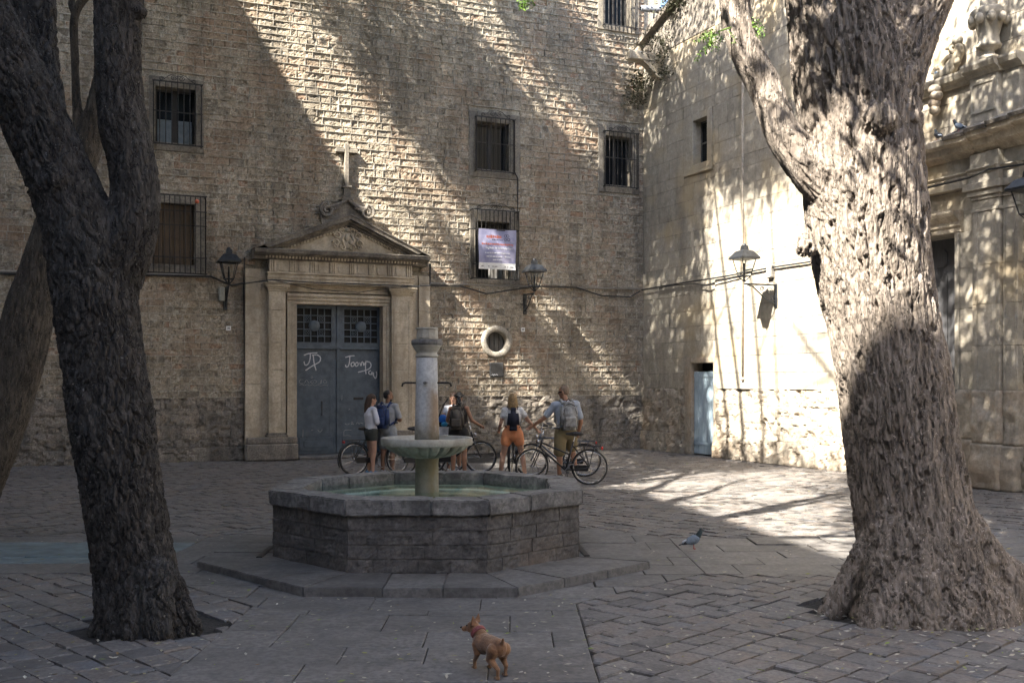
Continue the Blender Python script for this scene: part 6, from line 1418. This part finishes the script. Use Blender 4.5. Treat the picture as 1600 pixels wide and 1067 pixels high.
# ================================================================== people
plain('skin_light', (0.42, 0.24, 0.165), 0.55, 0.08); plain('skin_tan', (0.30, 0.155, 0.095), 0.55, 0.08); plain('skin_dark', (0.22, 0.115, 0.07), 0.55, 0.08)
plain('hair_brown', (0.05, 0.025, 0.014), 0.6, 0.4, 60, 0.4); plain('hair_black', (0.012, 0.010, 0.010), 0.5, 0.3, 60, 0.4); plain('hair_blond', (0.28, 0.18, 0.08), 0.6, 0.45, 50, 0.4); plain('hair_grey', (0.20, 0.14, 0.10), 0.6, 0.4, 60, 0.3)
plain('shirt_white', (0.62, 0.63, 0.68), 0.8, 0.06, 9, 0.3); plain('shorts_green', (0.04, 0.045, 0.04), 0.8); plain('tee_grey', (0.30, 0.31, 0.33), 0.85, 0.1, 9, 0.3); plain('shorts_grey', (0.28, 0.30, 0.32), 0.85)
plain('navy_bag', (0.018, 0.04, 0.125), 0.7, 0.3, 9, 0.3); plain('top_black', (0.012, 0.012, 0.013), 0.8); plain('taupe_bag', (0.075, 0.062, 0.05), 0.7, 0.2, 9, 0.3); plain('orange_short', (0.72, 0.28, 0.125), 0.8, 0.1, 9, 0.3)
plain('navy_sack', (0.010, 0.012, 0.028), 0.75); plain('tee_blue', (0.30, 0.34, 0.41), 0.85, 0.08, 9, 0.3); plain('khaki', (0.20, 0.16, 0.085), 0.85, 0.12, 9, 0.3); plain('grey_pack', (0.26, 0.26, 0.255), 0.75, 0.35, 14, 0.4); plain('shoe', (0.30, 0.32, 0.36), 0.7, 0.3); plain('shoe_blue', (0.10, 0.22, 0.36), 0.7, 0.3); plain('paper', (0.75, 0.76, 0.8), 0.7)
t = NT('tee_dots'); v_ = t.n('TexVoronoi', Vector=t.P(), Scale=26.0, Randomness=0.25).outputs[0]; MAT['tee_dots'] = t.out(t.mix(t.mr(v_, 0.16, 0.22, 1, 0), (0.62, 0.61, 0.60), (0.08, 0.09, 0.13)), 0.85, t.noise(9, 4), 0.25, 0.01)
def skin_mesh(mb, voxel, it, mat, name, parent):
    me = remeshed(mb, voxel, it, 0.5); me.materials.clear(); me.materials.append(mat); me.polygons.foreach_set('use_smooth', [True]*len(me.polygons)); return link(name, me, parent)
def hand(mb, wrist, d, k):
    d = Vector(d).normalized(); s = d.orthogonal().normalized(); n = d.cross(s); w = Vector(wrist); c = w+d*0.05*k
    mb.capsule(w, c, 0.024*k, 0.030*k, 8)
    for i, (o_, L) in enumerate(((-0.028, 0.060), (-0.010, 0.072), (0.010, 0.068), (0.027, 0.052))):
        a = c+s*o_*k+d*0.015*k; b = a+d*L*0.55*k+n*0.008*k; mb.capsule(a, b, 0.0095*k, 0.009*k, 6); mb.capsule(b, b+d*L*0.25*k+n*L*0.45*k, 0.009*k, 0.0075*k, 6)
    a = w+s*-0.022*k+d*0.02*k; mb.capsule(a, a+s*-0.028*k+d*0.03*k, 0.011*k, 0.009*k, 6); mb.capsule(a+s*-0.028*k+d*0.03*k, a+s*-0.03*k+d*0.055*k+n*0.01*k, 0.009*k, 0.008*k, 6)
def person(px, py, yaw, h, label, J, skin, look=(0, 0), female=True, shoes='shoe'):
    """J: joint overrides in metres for a 1.70 m figure facing +y; returns the root and the joints"""
    g = ground_at(px, py); k = h/1.70; root = empty('person', Matrix.Translation((g.x, g.y, 0)) @ Matrix.Rotation(R(yaw), 4, 'Z') @ Matrix.Scale(k, 4), label, 'person', 'cyclists standing by the fountain')
    sw_ = 0.165 if female else 0.195; hw_ = 0.095 if female else 0.09
    D = dict(pel=(0, 0, 0.93), waist=(0, 0.0, 1.08), chest=(0, 0.0, 1.26), neck=(0, 0.0, 1.43), head=(0, 0.02, 1.585), shl=(-sw_, 0, 1.375), shr=(sw_, 0, 1.375), ell=(-sw_-0.07, -0.03, 1.12), elr=(sw_+0.07, -0.03, 1.12),
             wrl=(-sw_-0.06, 0.06, 0.88), wrr=(sw_+0.06, 0.06, 0.88), hipl=(-hw_, 0, 0.90), hipr=(hw_, 0, 0.90), knl=(-0.11, 0.02, 0.49), knr=(0.11, 0.02, 0.49), anl=(-0.12, -0.01, 0.085), anr=(0.12, -0.01, 0.085), toel=(-0.14, 0.15, 0.03), toer=(0.14, 0.15, 0.03))
    D.update(J); D = {a: Vector(b) for a, b in D.items()}; m = MB(); q = 1.0 if female else 1.12
    wz = 0.82 if female else 0.95
    for a, b, r0, r1, sx in (('pel', 'waist', 0.125, 0.112*wz, 1.22), ('waist', 'chest', 0.112*wz, 0.128*q, 1.22)): m.capsule(D[a], D[b], r0, r1, 14, sx)
    m.ball(D['chest']+Vector((0, 0, 0.03)), (0.165*q, 0.105*q, 0.14), 14, 10)
    m.capsule(D['shl'], D['shr'], 0.055*q, 0.055*q); m.capsule(D['chest']+Vector((0, 0, .1)), D['neck'], 0.07, 0.052); m.capsule(D['neck'], D['head']-Vector((0, 0.015, 0.03)), 0.050, 0.048)
    hd = D['head']; Rm = Matrix.Rotation(R(look[0]), 3, 'Z') @ Matrix.Rotation(R(look[1]), 3, 'X'); qq = Rm.to_quaternion()
    def hp(x, y, z): return hd+Rm @ Vector((x, y, z))
    m.ball(hp(0, -0.008, 0.03), (0.072, 0.090, 0.088), 14, 10, qq); m.ball(hp(0, 0.025, -0.045), (0.054, 0.058, 0.066), 12, 8, qq); m.capsule(hp(0, 0.078, 0.018), hp(0, 0.098, -0.018), 0.010, 0.015, 8); m.ball(hp(0, 0.066, -0.085), (0.024, 0.022, 0.022), 8, 6, qq)
    m.ball(hp(0, 0.076, -0.050), (0.024, 0.012, 0.011), 8, 6, qq)
    for s in (-1, 1): m.ball(hp(s*0.074, -0.005, -0.005), (0.010, 0.020, 0.032), 8, 6, qq)
    for s in 'lr':
        m.capsule(D['sh'+s], D['el'+s], 0.046*q, 0.038*q); m.capsule(D['el'+s], D['wr'+s], 0.038*q, 0.026*q); hand(m, D['wr'+s], D['wr'+s]-D['el'+s], 1.05 if not female else 0.95)
        m.capsule(D['hip'+s], D['kn'+s], 0.088, 0.057, 14); kn, an = D['kn'+s], D['an'+s]; md = kn.lerp(an, 0.32)+Vector((0, -0.018, 0)); m.capsule(kn, md, 0.053, 0.055); m.capsule(md, an, 0.055, 0.035); m.capsule(an, an-Vector((0, 0, 0.03)), 0.038, 0.036)
    skin_mesh(m, 0.0115, 3, MAT[skin], 'body', root)
    for s in 'lr':
        n = MB(); a = D['an'+s]; n.capsule(a-Vector((0, 0.03, 0.03)), D['toe'+s]+Vector((0, 0.02, 0.01)), 0.045, 0.034, 10, 1.0); n.capsule(a-Vector((0, 0.02, 0.045)), D['toe'+s]+Vector((0, 0.0, 0.0)), 0.042, 0.040); skin_mesh(n, 0.012, 2, MAT[shoes], 'shoe', root)
    for s in (-1, 1):
        n = MB(); n.ball(hp(s*0.029, 0.078, 0.008), (0.012, 0.006, 0.007), 8, 5, qq); n.build('eye', MAT['hair_black'], root, smooth=True)
        n = MB(); n.capsule(hp(s*0.015, 0.081, 0.030), hp(s*0.045, 0.073, 0.030), 0.005, 0.004, 6); n.build('eyebrow', MAT['hair_black'], root)
    n = MB(); n.ball(hp(0, 0.086, -0.050), (0.020, 0.005, 0.006), 8, 5, qq); n.build('mouth', plain('lips', (0.25, 0.09, 0.07), 0.5) if 'lips' not in MAT else MAT['lips'], root, smooth=True)
    return root, D, hp, qq, q
def top(root, D, q, mat, sleeve=0.6, low=0.86, female=True, ease=0.016, name='shirt', long=False):
    m = MB(); wz = 0.86 if female else 0.97; e = ease
    pz = Vector((D['pel'].x, D['pel'].y, low+0.10))
    m.capsule(pz, D['waist'], 0.122+e, 0.112*wz+e+0.006, 14, 1.22); m.capsule(D['waist'], D['chest'], 0.112*wz+e+0.006, 0.128*q+e, 14, 1.22); m.ball(D['chest']+Vector((0, 0, 0.03)), (0.165*q+e, 0.105*q+e, 0.14+e), 14, 10); m.capsule(D['shl'].lerp(D['shr'], 0.0 if sleeve else 0.22), D['shr'].lerp(D['shl'], 0.0 if sleeve else 0.22), 0.046*q+e, 0.046*q+e)
    m.capsule(D['chest']+Vector((0, 0, .1)), D['neck']-Vector((0, 0, 0.02)), 0.08, 0.060)
    if sleeve:
        for s in 'lr':
            m.capsule(D['sh'+s], D['sh'+s].lerp(D['el'+s], min(1, sleeve)), 0.037*q+e, 0.042*q+e)
            if long: m.capsule(D['el'+s], D['el'+s].lerp(D['wr'+s], 0.85), 0.042+e, 0.034+e)
    return skin_mesh(m, 0.014, 2, MAT[mat], name, root)
def shorts(root, D, mat, leg=0.45, ease=0.018, name='shorts', loose=0.0):
    m = MB(); m.capsule(D['pel']-Vector((0, 0, 0.03)), D['pel']+Vector((0, 0, 0.07)), 0.13+ease, 0.115+ease, 14, 1.2)
    for s in 'lr': m.capsule(D['hip'+s], D['hip'+s].lerp(D['kn'+s], leg), 0.090+ease, 0.078+ease+loose, 14)
    return skin_mesh(m, 0.014, 2, MAT[mat], name, root)
def hair(root, hp, qq, mat, kind):
    m = MB(); m.ball(hp(0, -0.022 if kind == 'short' else -0.014, 0.040 if kind == 'short' else 0.048), (0.076, 0.089, 0.080) if kind == 'short' else (0.082, 0.092, 0.084), 14, 10, qq)
    if kind == 'long': m.capsule(hp(0, -0.055, 0.03), hp(0, -0.085, -0.10), 0.075, 0.070, 12); m.capsule(hp(0, -0.085, -0.10), hp(0, -0.10, -0.26), 0.072, 0.045, 12); m.capsule(hp(-0.05, -0.03, 0.0), hp(-0.06, -0.05, -0.14), 0.03, 0.025); m.capsule(hp(0.05, -0.03, 0.0), hp(0.06, -0.05, -0.14), 0.03, 0.025)
    if kind == 'shoulder':
        m.capsule(hp(0, -0.045, 0.02), hp(0, -0.06, -0.12), 0.078, 0.074, 12, 1.25)
        for s_ in (-1, 1): m.capsule(hp(s_*0.055, -0.03, 0.0), hp(s_*0.095, -0.045, -0.16), 0.036, 0.026); m.capsule(hp(s_*0.03, -0.08, -0.04), hp(s_*0.05, -0.10, -0.19), 0.04, 0.024)
    if kind == 'short': m.ball(hp(0, -0.036, 0.0), (0.070, 0.070, 0.068), 14, 10, qq)
    if kind == 'tail': m.ball(hp(0, -0.09, 0.02), 0.045, 10, 8); m.capsule(hp(0, -0.10, 0.0), hp(0.02, -0.13, -0.2), 0.04, 0.025)
    return skin_mesh(m, 0.010, 2, MAT[mat], 'hair', root)
def backpack(root, D, label, mat, w, h, d, z0, name='backpack', sack=False, k=1.0):
    """stands off the wearer's back; the straps go over the shoulders"""
    o = empty(name, root.matrix_world.copy(), label, 'backpack'); yb = min(D['chest'].y, D['waist'].y)-0.125; cx = D['chest'].x
    bm = bmesh.new(); bmesh.ops.create_cube(bm, size=1); bmesh.ops.bevel(bm, geom=bm.edges[:], offset=0.24 if sack else 0.17, segments=4, affect='EDGES')
    for v in bm.verts:
        tz = v.co.z+0.5; ww = w*(1.0-0.18*max(0, tz-0.6)/0.4) if not sack else w*(1.0-0.38*tz); v.co = Vector((cx+v.co.x*ww, yb-d/2+v.co.y*d*(1-0.25*tz), z0+tz*h))
    me = bpy.data.meshes.new('pack'); bm.to_mesh(me); bm.free(); me.materials.append(MAT[mat]); me.polygons.foreach_set('use_smooth', [True]*len(me.polygons)); link('pack', me, o)
    if not sack:
        m = MB(); m.cbox(cx-w*0.36, cx+w*0.36, yb-d-0.035, yb-d+0.03, z0+0.05, z0+h*0.48, 0.025); m.build('pocket', MAT[mat], o)
        m = MB(); m.tube([(cx-0.04, yb-d*0.3, z0+h), (cx, yb-d*0.35, z0+h+0.05), (cx+0.04, yb-d*0.3, z0+h)], 0.008, 6); m.build('loop', MAT['saddle_black'], o)
        m = MB(); m.tube([(cx-w*0.4, yb-d*0.95, z0+h*0.55), (cx-w*0.25, yb-d*0.85, z0+h*0.86), (cx, yb-d*0.78, z0+h*0.93), (cx+w*0.25, yb-d*0.85, z0+h*0.86), (cx+w*0.4, yb-d*0.95, z0+h*0.55)], 0.006, 5); m.build('zip', MAT['saddle_black'], o)
    for s in (-1, 1):
        m = MB(); m.tube([(cx+s*w*0.3, yb-0.02, z0+h*0.92), (cx+s*0.105, yb+0.06, 1.455), (cx+s*0.115, D['chest'].y+0.09, 1.40), (cx+s*0.13, D['chest'].y+0.15, 1.25), (cx+s*0.17, D['chest'].y+0.03, 1.08), (cx+s*w*0.42, yb, z0+0.06)], 0.022 if not sack else 0.008, 6); m.build('strap', MAT[mat], o)
    return o
# woman in white shirt
r_, D, hp, qq, q = person(580, 742, -62, 1.64, 'woman in white shirt and dark shorts beside the doorway', dict(wrl=(-0.02, 0.24, 1.08), ell=(-0.22, 0.06, 1.12), elr=(0.2, 0.06, 1.12), wrr=(0.04, 0.22, 1.12)), 'skin_light', (-8, -6), True, 'shoe_blue')
top(r_, D, q, 'shirt_white', 1.0, 0.80, True, 0.024, 'shirt', True); shorts(r_, D, 'shorts_green', 0.28, 0.02); hair(r_, hp, qq, 'hair_brown', 'long')
# man with navy backpack
r_, D, hp, qq, q = person(606, 741, -28, 1.72, 'man in grey tee shirt with folded arms and blue backpack', dict(ell=(-0.26, 0.05, 1.10), wrl=(0.02, 0.21, 1.13), elr=(0.26, 0.05, 1.10), wrr=(-0.02, 0.2, 1.16)), 'skin_dark', (-52, -4), False)
top(r_, D, q, 'tee_grey', 0.75, 0.82, False); shorts(r_, D, 'shorts_grey', 0.72, 0.022, loose=0.01); hair(r_, hp, qq, 'hair_black', 'short'); m = MB(); m.ball(hp(0, 0.045, -0.075), (0.050, 0.042, 0.035), 12, 8, qq); m.build('beard', MAT['hair_black'], r_, smooth=True)
backpack(r_, D, 'navy blue backpack on the man with folded arms', 'navy_bag', 0.32, 0.46, 0.17, 0.94)
# woman with scarf and taupe backpack
r_, D, hp, qq, q = person(717, 744, -8, 1.68, 'woman in black top with headscarf holding a handlebar behind the bowl', dict(elr=(0.27, 0.0, 1.13), wrr=(0.40, 0.20, 1.03), ell=(-0.25, 0.05, 1.14), wrl=(-0.2, 0.28, 1.04)), 'skin_tan', (10, -8), True)
top(r_, D, q, 'top_black', 0, 0.74, True, 0.018, 'top'); shorts(r_, D, 'top_black', 0.35, 0.02, 'skirt', 0.03); hair(r_, hp, qq, 'hair_black', 'tail')
t = NT('scarf_print'); v_ = t.n('TexVoronoi', Vector=t.P(), Scale=38.0).outputs[0]; MAT['scarf_print'] = t.out(t.mix(t.mr(v_, 0.2, 0.3, 1, 0), (0.02, 0.02, 0.022), (0.4, 0.4, 0.4)), 0.8)
m = MB(); m.tube([hp(0.09*math.cos(a), -0.015+0.10*math.sin(a), 0.055+0.02*math.sin(a)) for a in np.linspace(0, 2*math.pi, 21)[:-1]], 0.014, 6, True); m.capsule(hp(0, -0.12, 0.02), hp(0.03, -0.15, -0.17), 0.035, 0.028, 8); m.capsule(hp(0, -0.12, 0.02), hp(-0.03, -0.15, -0.12), 0.03, 0.02, 8); m.build('headscarf', MAT['scarf_print'], r_, smooth=True)
backpack(r_, D, 'grey brown backpack on the woman with the headscarf', 'taupe_bag', 0.29, 0.46, 0.16, 0.96)
# woman facing us behind her
r_, D, hp, qq, q = person(709, 738, 168, 1.66, 'woman facing the camera, mostly hidden by the woman with headscarf', dict(ell=(-0.24, 0.06, 1.13), wrl=(-0.16, 0.26, 1.02), elr=(0.24, 0.06, 1.12), wrr=(0.20, 0.26, 1.0)), 'skin_light', (0, -6), True)
top(r_, D, q, 'shirt_white', 0.3, 0.8, True, 0.016, 'top'); shorts(r_, D, 'shorts_green', 0.4, 0.02); hair(r_, hp, qq, 'hair_brown', 'shoulder')
p = at(692, 655, 21.0); bb_ = empty('shoulder_bag', Matrix.Translation(p), 'bright blue bag seen beside the fountain column', 'bag'); m = MB(); m.ball((0, 0, 0), (0.085, 0.06, 0.10), 14, 10); m.cbox(-0.07, 0.07, -0.04, 0.05, -0.12, 0.02, 0.03); m.build('pouch', plain('bag_blue', (0.015, 0.14, 0.50), 0.6), bb_, smooth=True); m = MB(); m.ball((0.03, -0.04, -0.10), (0.07, 0.05, 0.05), 12, 8); m.build('pocket', plain('bag_cyan', (0.03, 0.28, 0.5), 0.6), bb_, smooth=True)
m = MB(); m.tube([(-0.08, 0, 0.05), (0.0, 0.06, 0.28), (0.10, 0.10, 0.42)], 0.012, 6); m.tube([(-0.03, 0.0, -0.05), (0.0, 0.03, -0.24)], 0.05, 8); m.build('strap', MAT['top_black'], bb_)
p = at(691, 676, 20.8); m = MB(); m.grid(6, 6, lambda a, b: ((a-0.5)*0.24, 0.03*math.sin(a*5), (b-0.5)*0.22+a*0.04)); o = m.build('paper_map', MAT['paper'], recalc=False); o.location = p; o.rotation_euler = (0.5, 0, 0.2); tag(o, 'white paper map held beside the fountain column', 'map'); o.modifiers.new('t', 'SOLIDIFY').thickness = 0.002
# woman in orange shorts astride her bicycle
r_, D, hp, qq, q = person(801, 748, 4, 1.66, 'woman in orange shorts and dotted tee shirt standing astride a bicycle', dict(knl=(-0.19, 0.03, 0.48), anl=(-0.25, 0.0, 0.085), toel=(-0.29, 0.15, 0.03), knr=(0.19, 0.03, 0.48), anr=(0.25, 0.0, 0.085), toer=(0.29, 0.15, 0.03), elr=(0.34, 0.02, 1.14), wrr=(0.50, 0.16, 0.98), ell=(-0.24, -0.01, 1.10), wrl=(-0.26, 0.2, 0.98)), 'skin_light', (0, 0), True)
top(r_, D, q, 'tee_dots', 0.45, 0.86, True, 0.018, 'tee_shirt'); shorts(r_, D, 'orange_short', 0.38, 0.03); hair(r_, hp, qq, 'hair_blond', 'shoulder')
backpack(r_, D, 'navy drawstring sack on the woman in orange shorts', 'navy_sack', 0.29, 0.46, 0.11, 0.97, 'drawstring_sack', True)
# man with grey backpack
r_, D, hp, qq, q = person(884, 754, 14, 1.82, 'man in pale tee shirt and khaki shorts with grey backpack', dict(shl=(-0.205, 0.0, 1.36), ell=(-0.36, 0.09, 1.14), wrl=(-0.55, 0.2, 0.99), elr=(0.27, -0.03, 1.08), wrr=(0.25, 0.08, 0.85), knr=(0.16, 0.16, 0.58), anr=(0.20, 0.05, 0.22), toer=(0.22, 0.2, 0.17), chest=(-0.01, 0.03, 1.26), head=(-0.02, 0.06, 1.585)), 'skin_tan', (52, -12), False)
top(r_, D, q, 'tee_blue', 0.75, 0.84, False, 0.02, 'tee_shirt'); shorts(r_, D, 'khaki', 0.85, 0.022, loose=0.01); hair(r_, hp, qq, 'hair_grey', 'short')
m = MB(); m.tube([hp(-0.078, 0.0, 0.012), hp(-0.070, 0.06, 0.012), hp(-0.03, 0.095, 0.010), hp(0.03, 0.095, 0.010), hp(0.070, 0.06, 0.012), hp(0.078, 0, 0.012)], 0.011, 6); m.build('sunglasses', MAT['window_glass'], r_, smooth=True)
backpack(r_, D, 'light grey backpack with straps on the man in khaki shorts', 'grey_pack', 0.31, 0.50, 0.19, 0.93)

# ================================================================== dog
t = NT('dog_coat'); oc = t.n('TexCoord').outputs['Object']; f = t.noise(170, 3, 0.6, t.coords(1, 1, 0.5, oc)); zz = t.n('SeparateXYZ', i0=oc).outputs[2]
c = t.ramp(t.noise(11, 4, 0.6, oc), [(0.36, (0.13, 0.056, 0.020)), (0.5, (0.21, 0.095, 0.035)), (0.64, (0.29, 0.145, 0.06))])
c = t.mix(t.math('MULTIPLY', t.mr(t.math('ADD', zz, t.math('MULTIPLY', t.noise(14, 3, 0.5, oc), 0.12)), 0.17, 0.09, 0, 1), 0.35), c, (0.32, 0.20, 0.11)); c = t.mix(t.mr(f, 0.42, 0.6, 0, 0.4), c, (0.06, 0.028, 0.012))
MAT['dog_coat'] = t.out(c, 0.75, f, 0.5, 0.004, Sheen_Weight=0.3)
g = ground_at(767, 1051); dog = empty('dog', Matrix.Translation((g.x, g.y, 0)) @ Matrix.Rotation(R(120), 4, 'Z') @ Matrix.Scale(0.78, 4), 'small tan dog with pricked ears and red collar walking away', 'dog')
m = MB(); m.capsule((-0.12, 0, 0.245), (0.05, 0, 0.235), 0.072, 0.078, 16); m.capsule((0.02, 0, 0.230), (0.15, 0, 0.225), 0.078, 0.088, 16); m.capsule((0.13, 0, 0.19), (0.17, 0, 0.22), 0.066, 0.072); m.ball((-0.135, 0, 0.24), (0.075, 0.070, 0.078))
m.capsule((0.165, 0, 0.265), (0.238, 0.012, 0.312), 0.064, 0.054, 14)
hc = Vector((0.268, 0.026, 0.338)); hr = Matrix.Rotation(R(38), 3, 'Z'); H = lambda x, y, z: hc+hr @ Vector((x, y, z))
m.ball(hc, (0.058, 0.052, 0.050), 14, 10, hr.to_quaternion()); m.capsule(H(0.035, 0, -0.012), H(0.085, 0, -0.026), 0.034, 0.024, 12); m.ball(H(0.02, 0.0, -0.02), (0.04, 0.046, 0.035), 12, 8, hr.to_quaternion())
for s in (-1, 1):
    a, b, c = H(-0.022, s*0.036, 0.030), H(-0.028, s*0.050, 0.065), H(-0.024, s*0.055, 0.100); sd = hr @ Vector((0.35, 1, 0))
    for k in range(6):
        t_ = k/5; p = a.lerp(c, t_); w_ = 0.026*(1-t_**1.5)+0.004; m.capsule(p-sd.normalized()*w_, p+sd.normalized()*w_, 0.009*(1-0.4*t_), 0.009*(1-0.4*t_), 8)
    m.capsule((0.15, s*0.058, 0.215), (0.125, s*0.064, 0.140), 0.040, 0.028, 12); ft = 0.03 if s > 0 else -0.02
    m.capsule((0.125, s*0.064, 0.140), (0.145+ft, s*0.060, 0.070), 0.026, 0.018); m.capsule((0.145+ft, s*0.060, 0.070), (0.145+ft, s*0.060, 0.022), 0.017, 0.016); m.capsule((0.142+ft, s*0.060, 0.016), (0.172+ft, s*0.060, 0.014), 0.018, 0.015)
    bk = -0.05 if s > 0 else 0.02
    m.capsule((-0.135, s*0.050, 0.225), (-0.085+bk*0.4, s*0.066, 0.150), 0.060, 0.038, 14); m.capsule((-0.085+bk*0.4, s*0.066, 0.150), (-0.175+bk, s*0.058, 0.090), 0.034, 0.019); m.capsule((-0.175+bk, s*0.058, 0.090), (-0.165+bk, s*0.056, 0.026), 0.017, 0.015); m.capsule((-0.170+bk, s*0.056, 0.017), (-0.130+bk, s*0.056, 0.014), 0.018, 0.015)
m.capsule((-0.19, 0, 0.285), (-0.215, 0.005, 0.330), 0.018, 0.011, 8)
skin_mesh(m, 0.0055, 3, MAT['dog_coat'], 'body', dog)
m = MB(); cpt, ax = Vector((0.212, 0.007, 0.297)), Vector((0.073, 0.012, 0.047)).normalized(); e1 = ax.orthogonal().normalized(); e2 = ax.cross(e1)
for o_ in (-0.012, 0, 0.012): m.tube([cpt+ax*o_+(e1*math.cos(a)+e2*math.sin(a))*0.061 for a in np.linspace(0, 2*math.pi, 25)[:-1]], 0.008, 6, True)
m.build('collar', plain('collar_red', (0.22, 0.06, 0.06), 0.6), dog, smooth=True)
m = MB(); m.ball(H(0.110, 0, -0.016), (0.011, 0.014, 0.010)); m.build('nose', MAT['hair_black'], dog, smooth=True)
for s in (-1, 1): m = MB(); m.ball(H(0.045, s*0.030, 0.012), 0.008); m.build('eye', MAT['hair_black'], dog, smooth=True)

# ================================================================== pigeons
plain('pigeon_grey', (0.19, 0.24, 0.30), 0.6, 0.15, 40); plain('pigeon_dark', (0.025, 0.028, 0.034), 0.6); plain('pigeon_white', (0.62, 0.66, 0.70), 0.7); plain('pigeon_neck', (0.035, 0.055, 0.062), 0.4); plain('pigeon_leg', (0.35, 0.10, 0.09), 0.6)
def pigeon(mat, label, body='pigeon_grey'):
    o = empty('pigeon', mat, label, 'pigeon', 'pigeons')
    m = MB(); m.ball((0, 0, 0.105), (0.085, 0.052, 0.054), 16, 10, Matrix.Rotation(R(-22), 3, 'Y').to_quaternion()); m.capsule((0.045, 0, 0.135), (0.085, 0, 0.205), 0.040, 0.023, 12); m.ball((0.092, 0, 0.222), (0.025, 0.021, 0.022), 12, 8); m.capsule((-0.05, 0, 0.085), (-0.11, 0, 0.062), 0.036, 0.022); skin_mesh(m, 0.006, 2, MAT[body], 'body', o)
    m = MB(); m.capsule((0.055, 0, 0.15), (0.086, 0, 0.208), 0.037, 0.0255, 12); m.ball((0.093, 0, 0.2225), (0.0265, 0.0225, 0.0235), 12, 8); m.build('neck', MAT['pigeon_neck'], o, smooth=True)
    for s in (-1, 1):
        m = MB(); m.ball((-0.012, s*0.045, 0.108), (0.082, 0.014, 0.038), 14, 8, Matrix.Rotation(R(-24), 3, 'Y').to_quaternion()); m.build('wing', MAT[body], o, smooth=True)
        m = MB(); m.ball((-0.07, s*0.040, 0.080), (0.045, 0.012, 0.020), 12, 6, Matrix.Rotation(R(-26), 3, 'Y').to_quaternion()); m.build('wing_tip', MAT['pigeon_dark'], o, smooth=True)
        m = MB(); m.tube([(0.0, s*0.02, 0.06), (0.01, s*0.022, 0.03), (0.005, s*0.022, 0.004)], 0.005, 6)
        for a in (-0.5, 0, 0.5): m.tube([(0.005, s*0.022, 0.004), (0.005+0.024*math.cos(a), s*0.022+0.024*math.sin(a), 0.003)], 0.003, 5)
        m.build('leg', MAT['pigeon_leg'], o)
        m = MB(); m.ball((0.100, s*0.021, 0.227), 0.0045, 8, 5); m.build('eye', MAT['orange'], o)
    m = MB(); m.ball((-0.085, 0, 0.088), (0.045, 0.034, 0.018), 12, 8, Matrix.Rotation(R(-22), 3, 'Y').to_quaternion()); m.build('rump', MAT['pigeon_white'], o, smooth=True)
    m = MB(); m.add([(-0.09, -0.022, 0.072), (-0.09, 0.022, 0.072), (-0.165, 0.032, 0.044), (-0.165, -0.032, 0.044), (-0.09, -0.022, 0.060), (-0.09, 0.022, 0.060), (-0.165, 0.032, 0.038), (-0.165, -0.032, 0.038)], [(0, 1, 2, 3), (7, 6, 5, 4), (0, 3, 7, 4), (1, 5, 6, 2), (3, 2, 6, 7), (0, 4, 5, 1)]); m.build('tail', MAT['pigeon_dark'], o)
    m = MB(); m.lathe([(0.006, 0.0), (0.005, 0.010), (0.001, 0.022)], 8, (0.112, 0, 0.222), 'x'); m.build('beak', MAT['pigeon_dark'], o); return o
g = ground_at(1083, 859); pigeon(Matrix.Translation((g.x, g.y, 0.012)) @ Matrix.Rotation(R(-8), 4, 'Z') @ Matrix.Scale(0.98, 4), 'grey pigeon standing on the paving right of the fountain')
zc_ = zP1+0.225; u_ = sw(1465, 112, -0.16)[0]; pigeon(M_SIDE @ Matrix.Translation((u_, -0.16, zc_)) @ Matrix.Rotation(R(170), 4, 'Z'), 'pigeon perched on the upper cornice next to the stone scroll')
u_ = sw(1500, 212, -0.4)[0]; pigeon(M_SIDE @ Matrix.Translation((u_, -0.42, zA2+0.415)) @ Matrix.Rotation(R(200), 4, 'Z'), 'pale pigeon perched on the slope of the curved cornice')
u_ = sw(1466, 212, -0.35)[0]; pigeon(M_SIDE @ Matrix.Translation((u_, -0.36, zA2+0.375)) @ Matrix.Rotation(R(160), 4, 'Z'), 'dark pigeon crouched on the cornice beside the thick trunk', 'pigeon_dark')
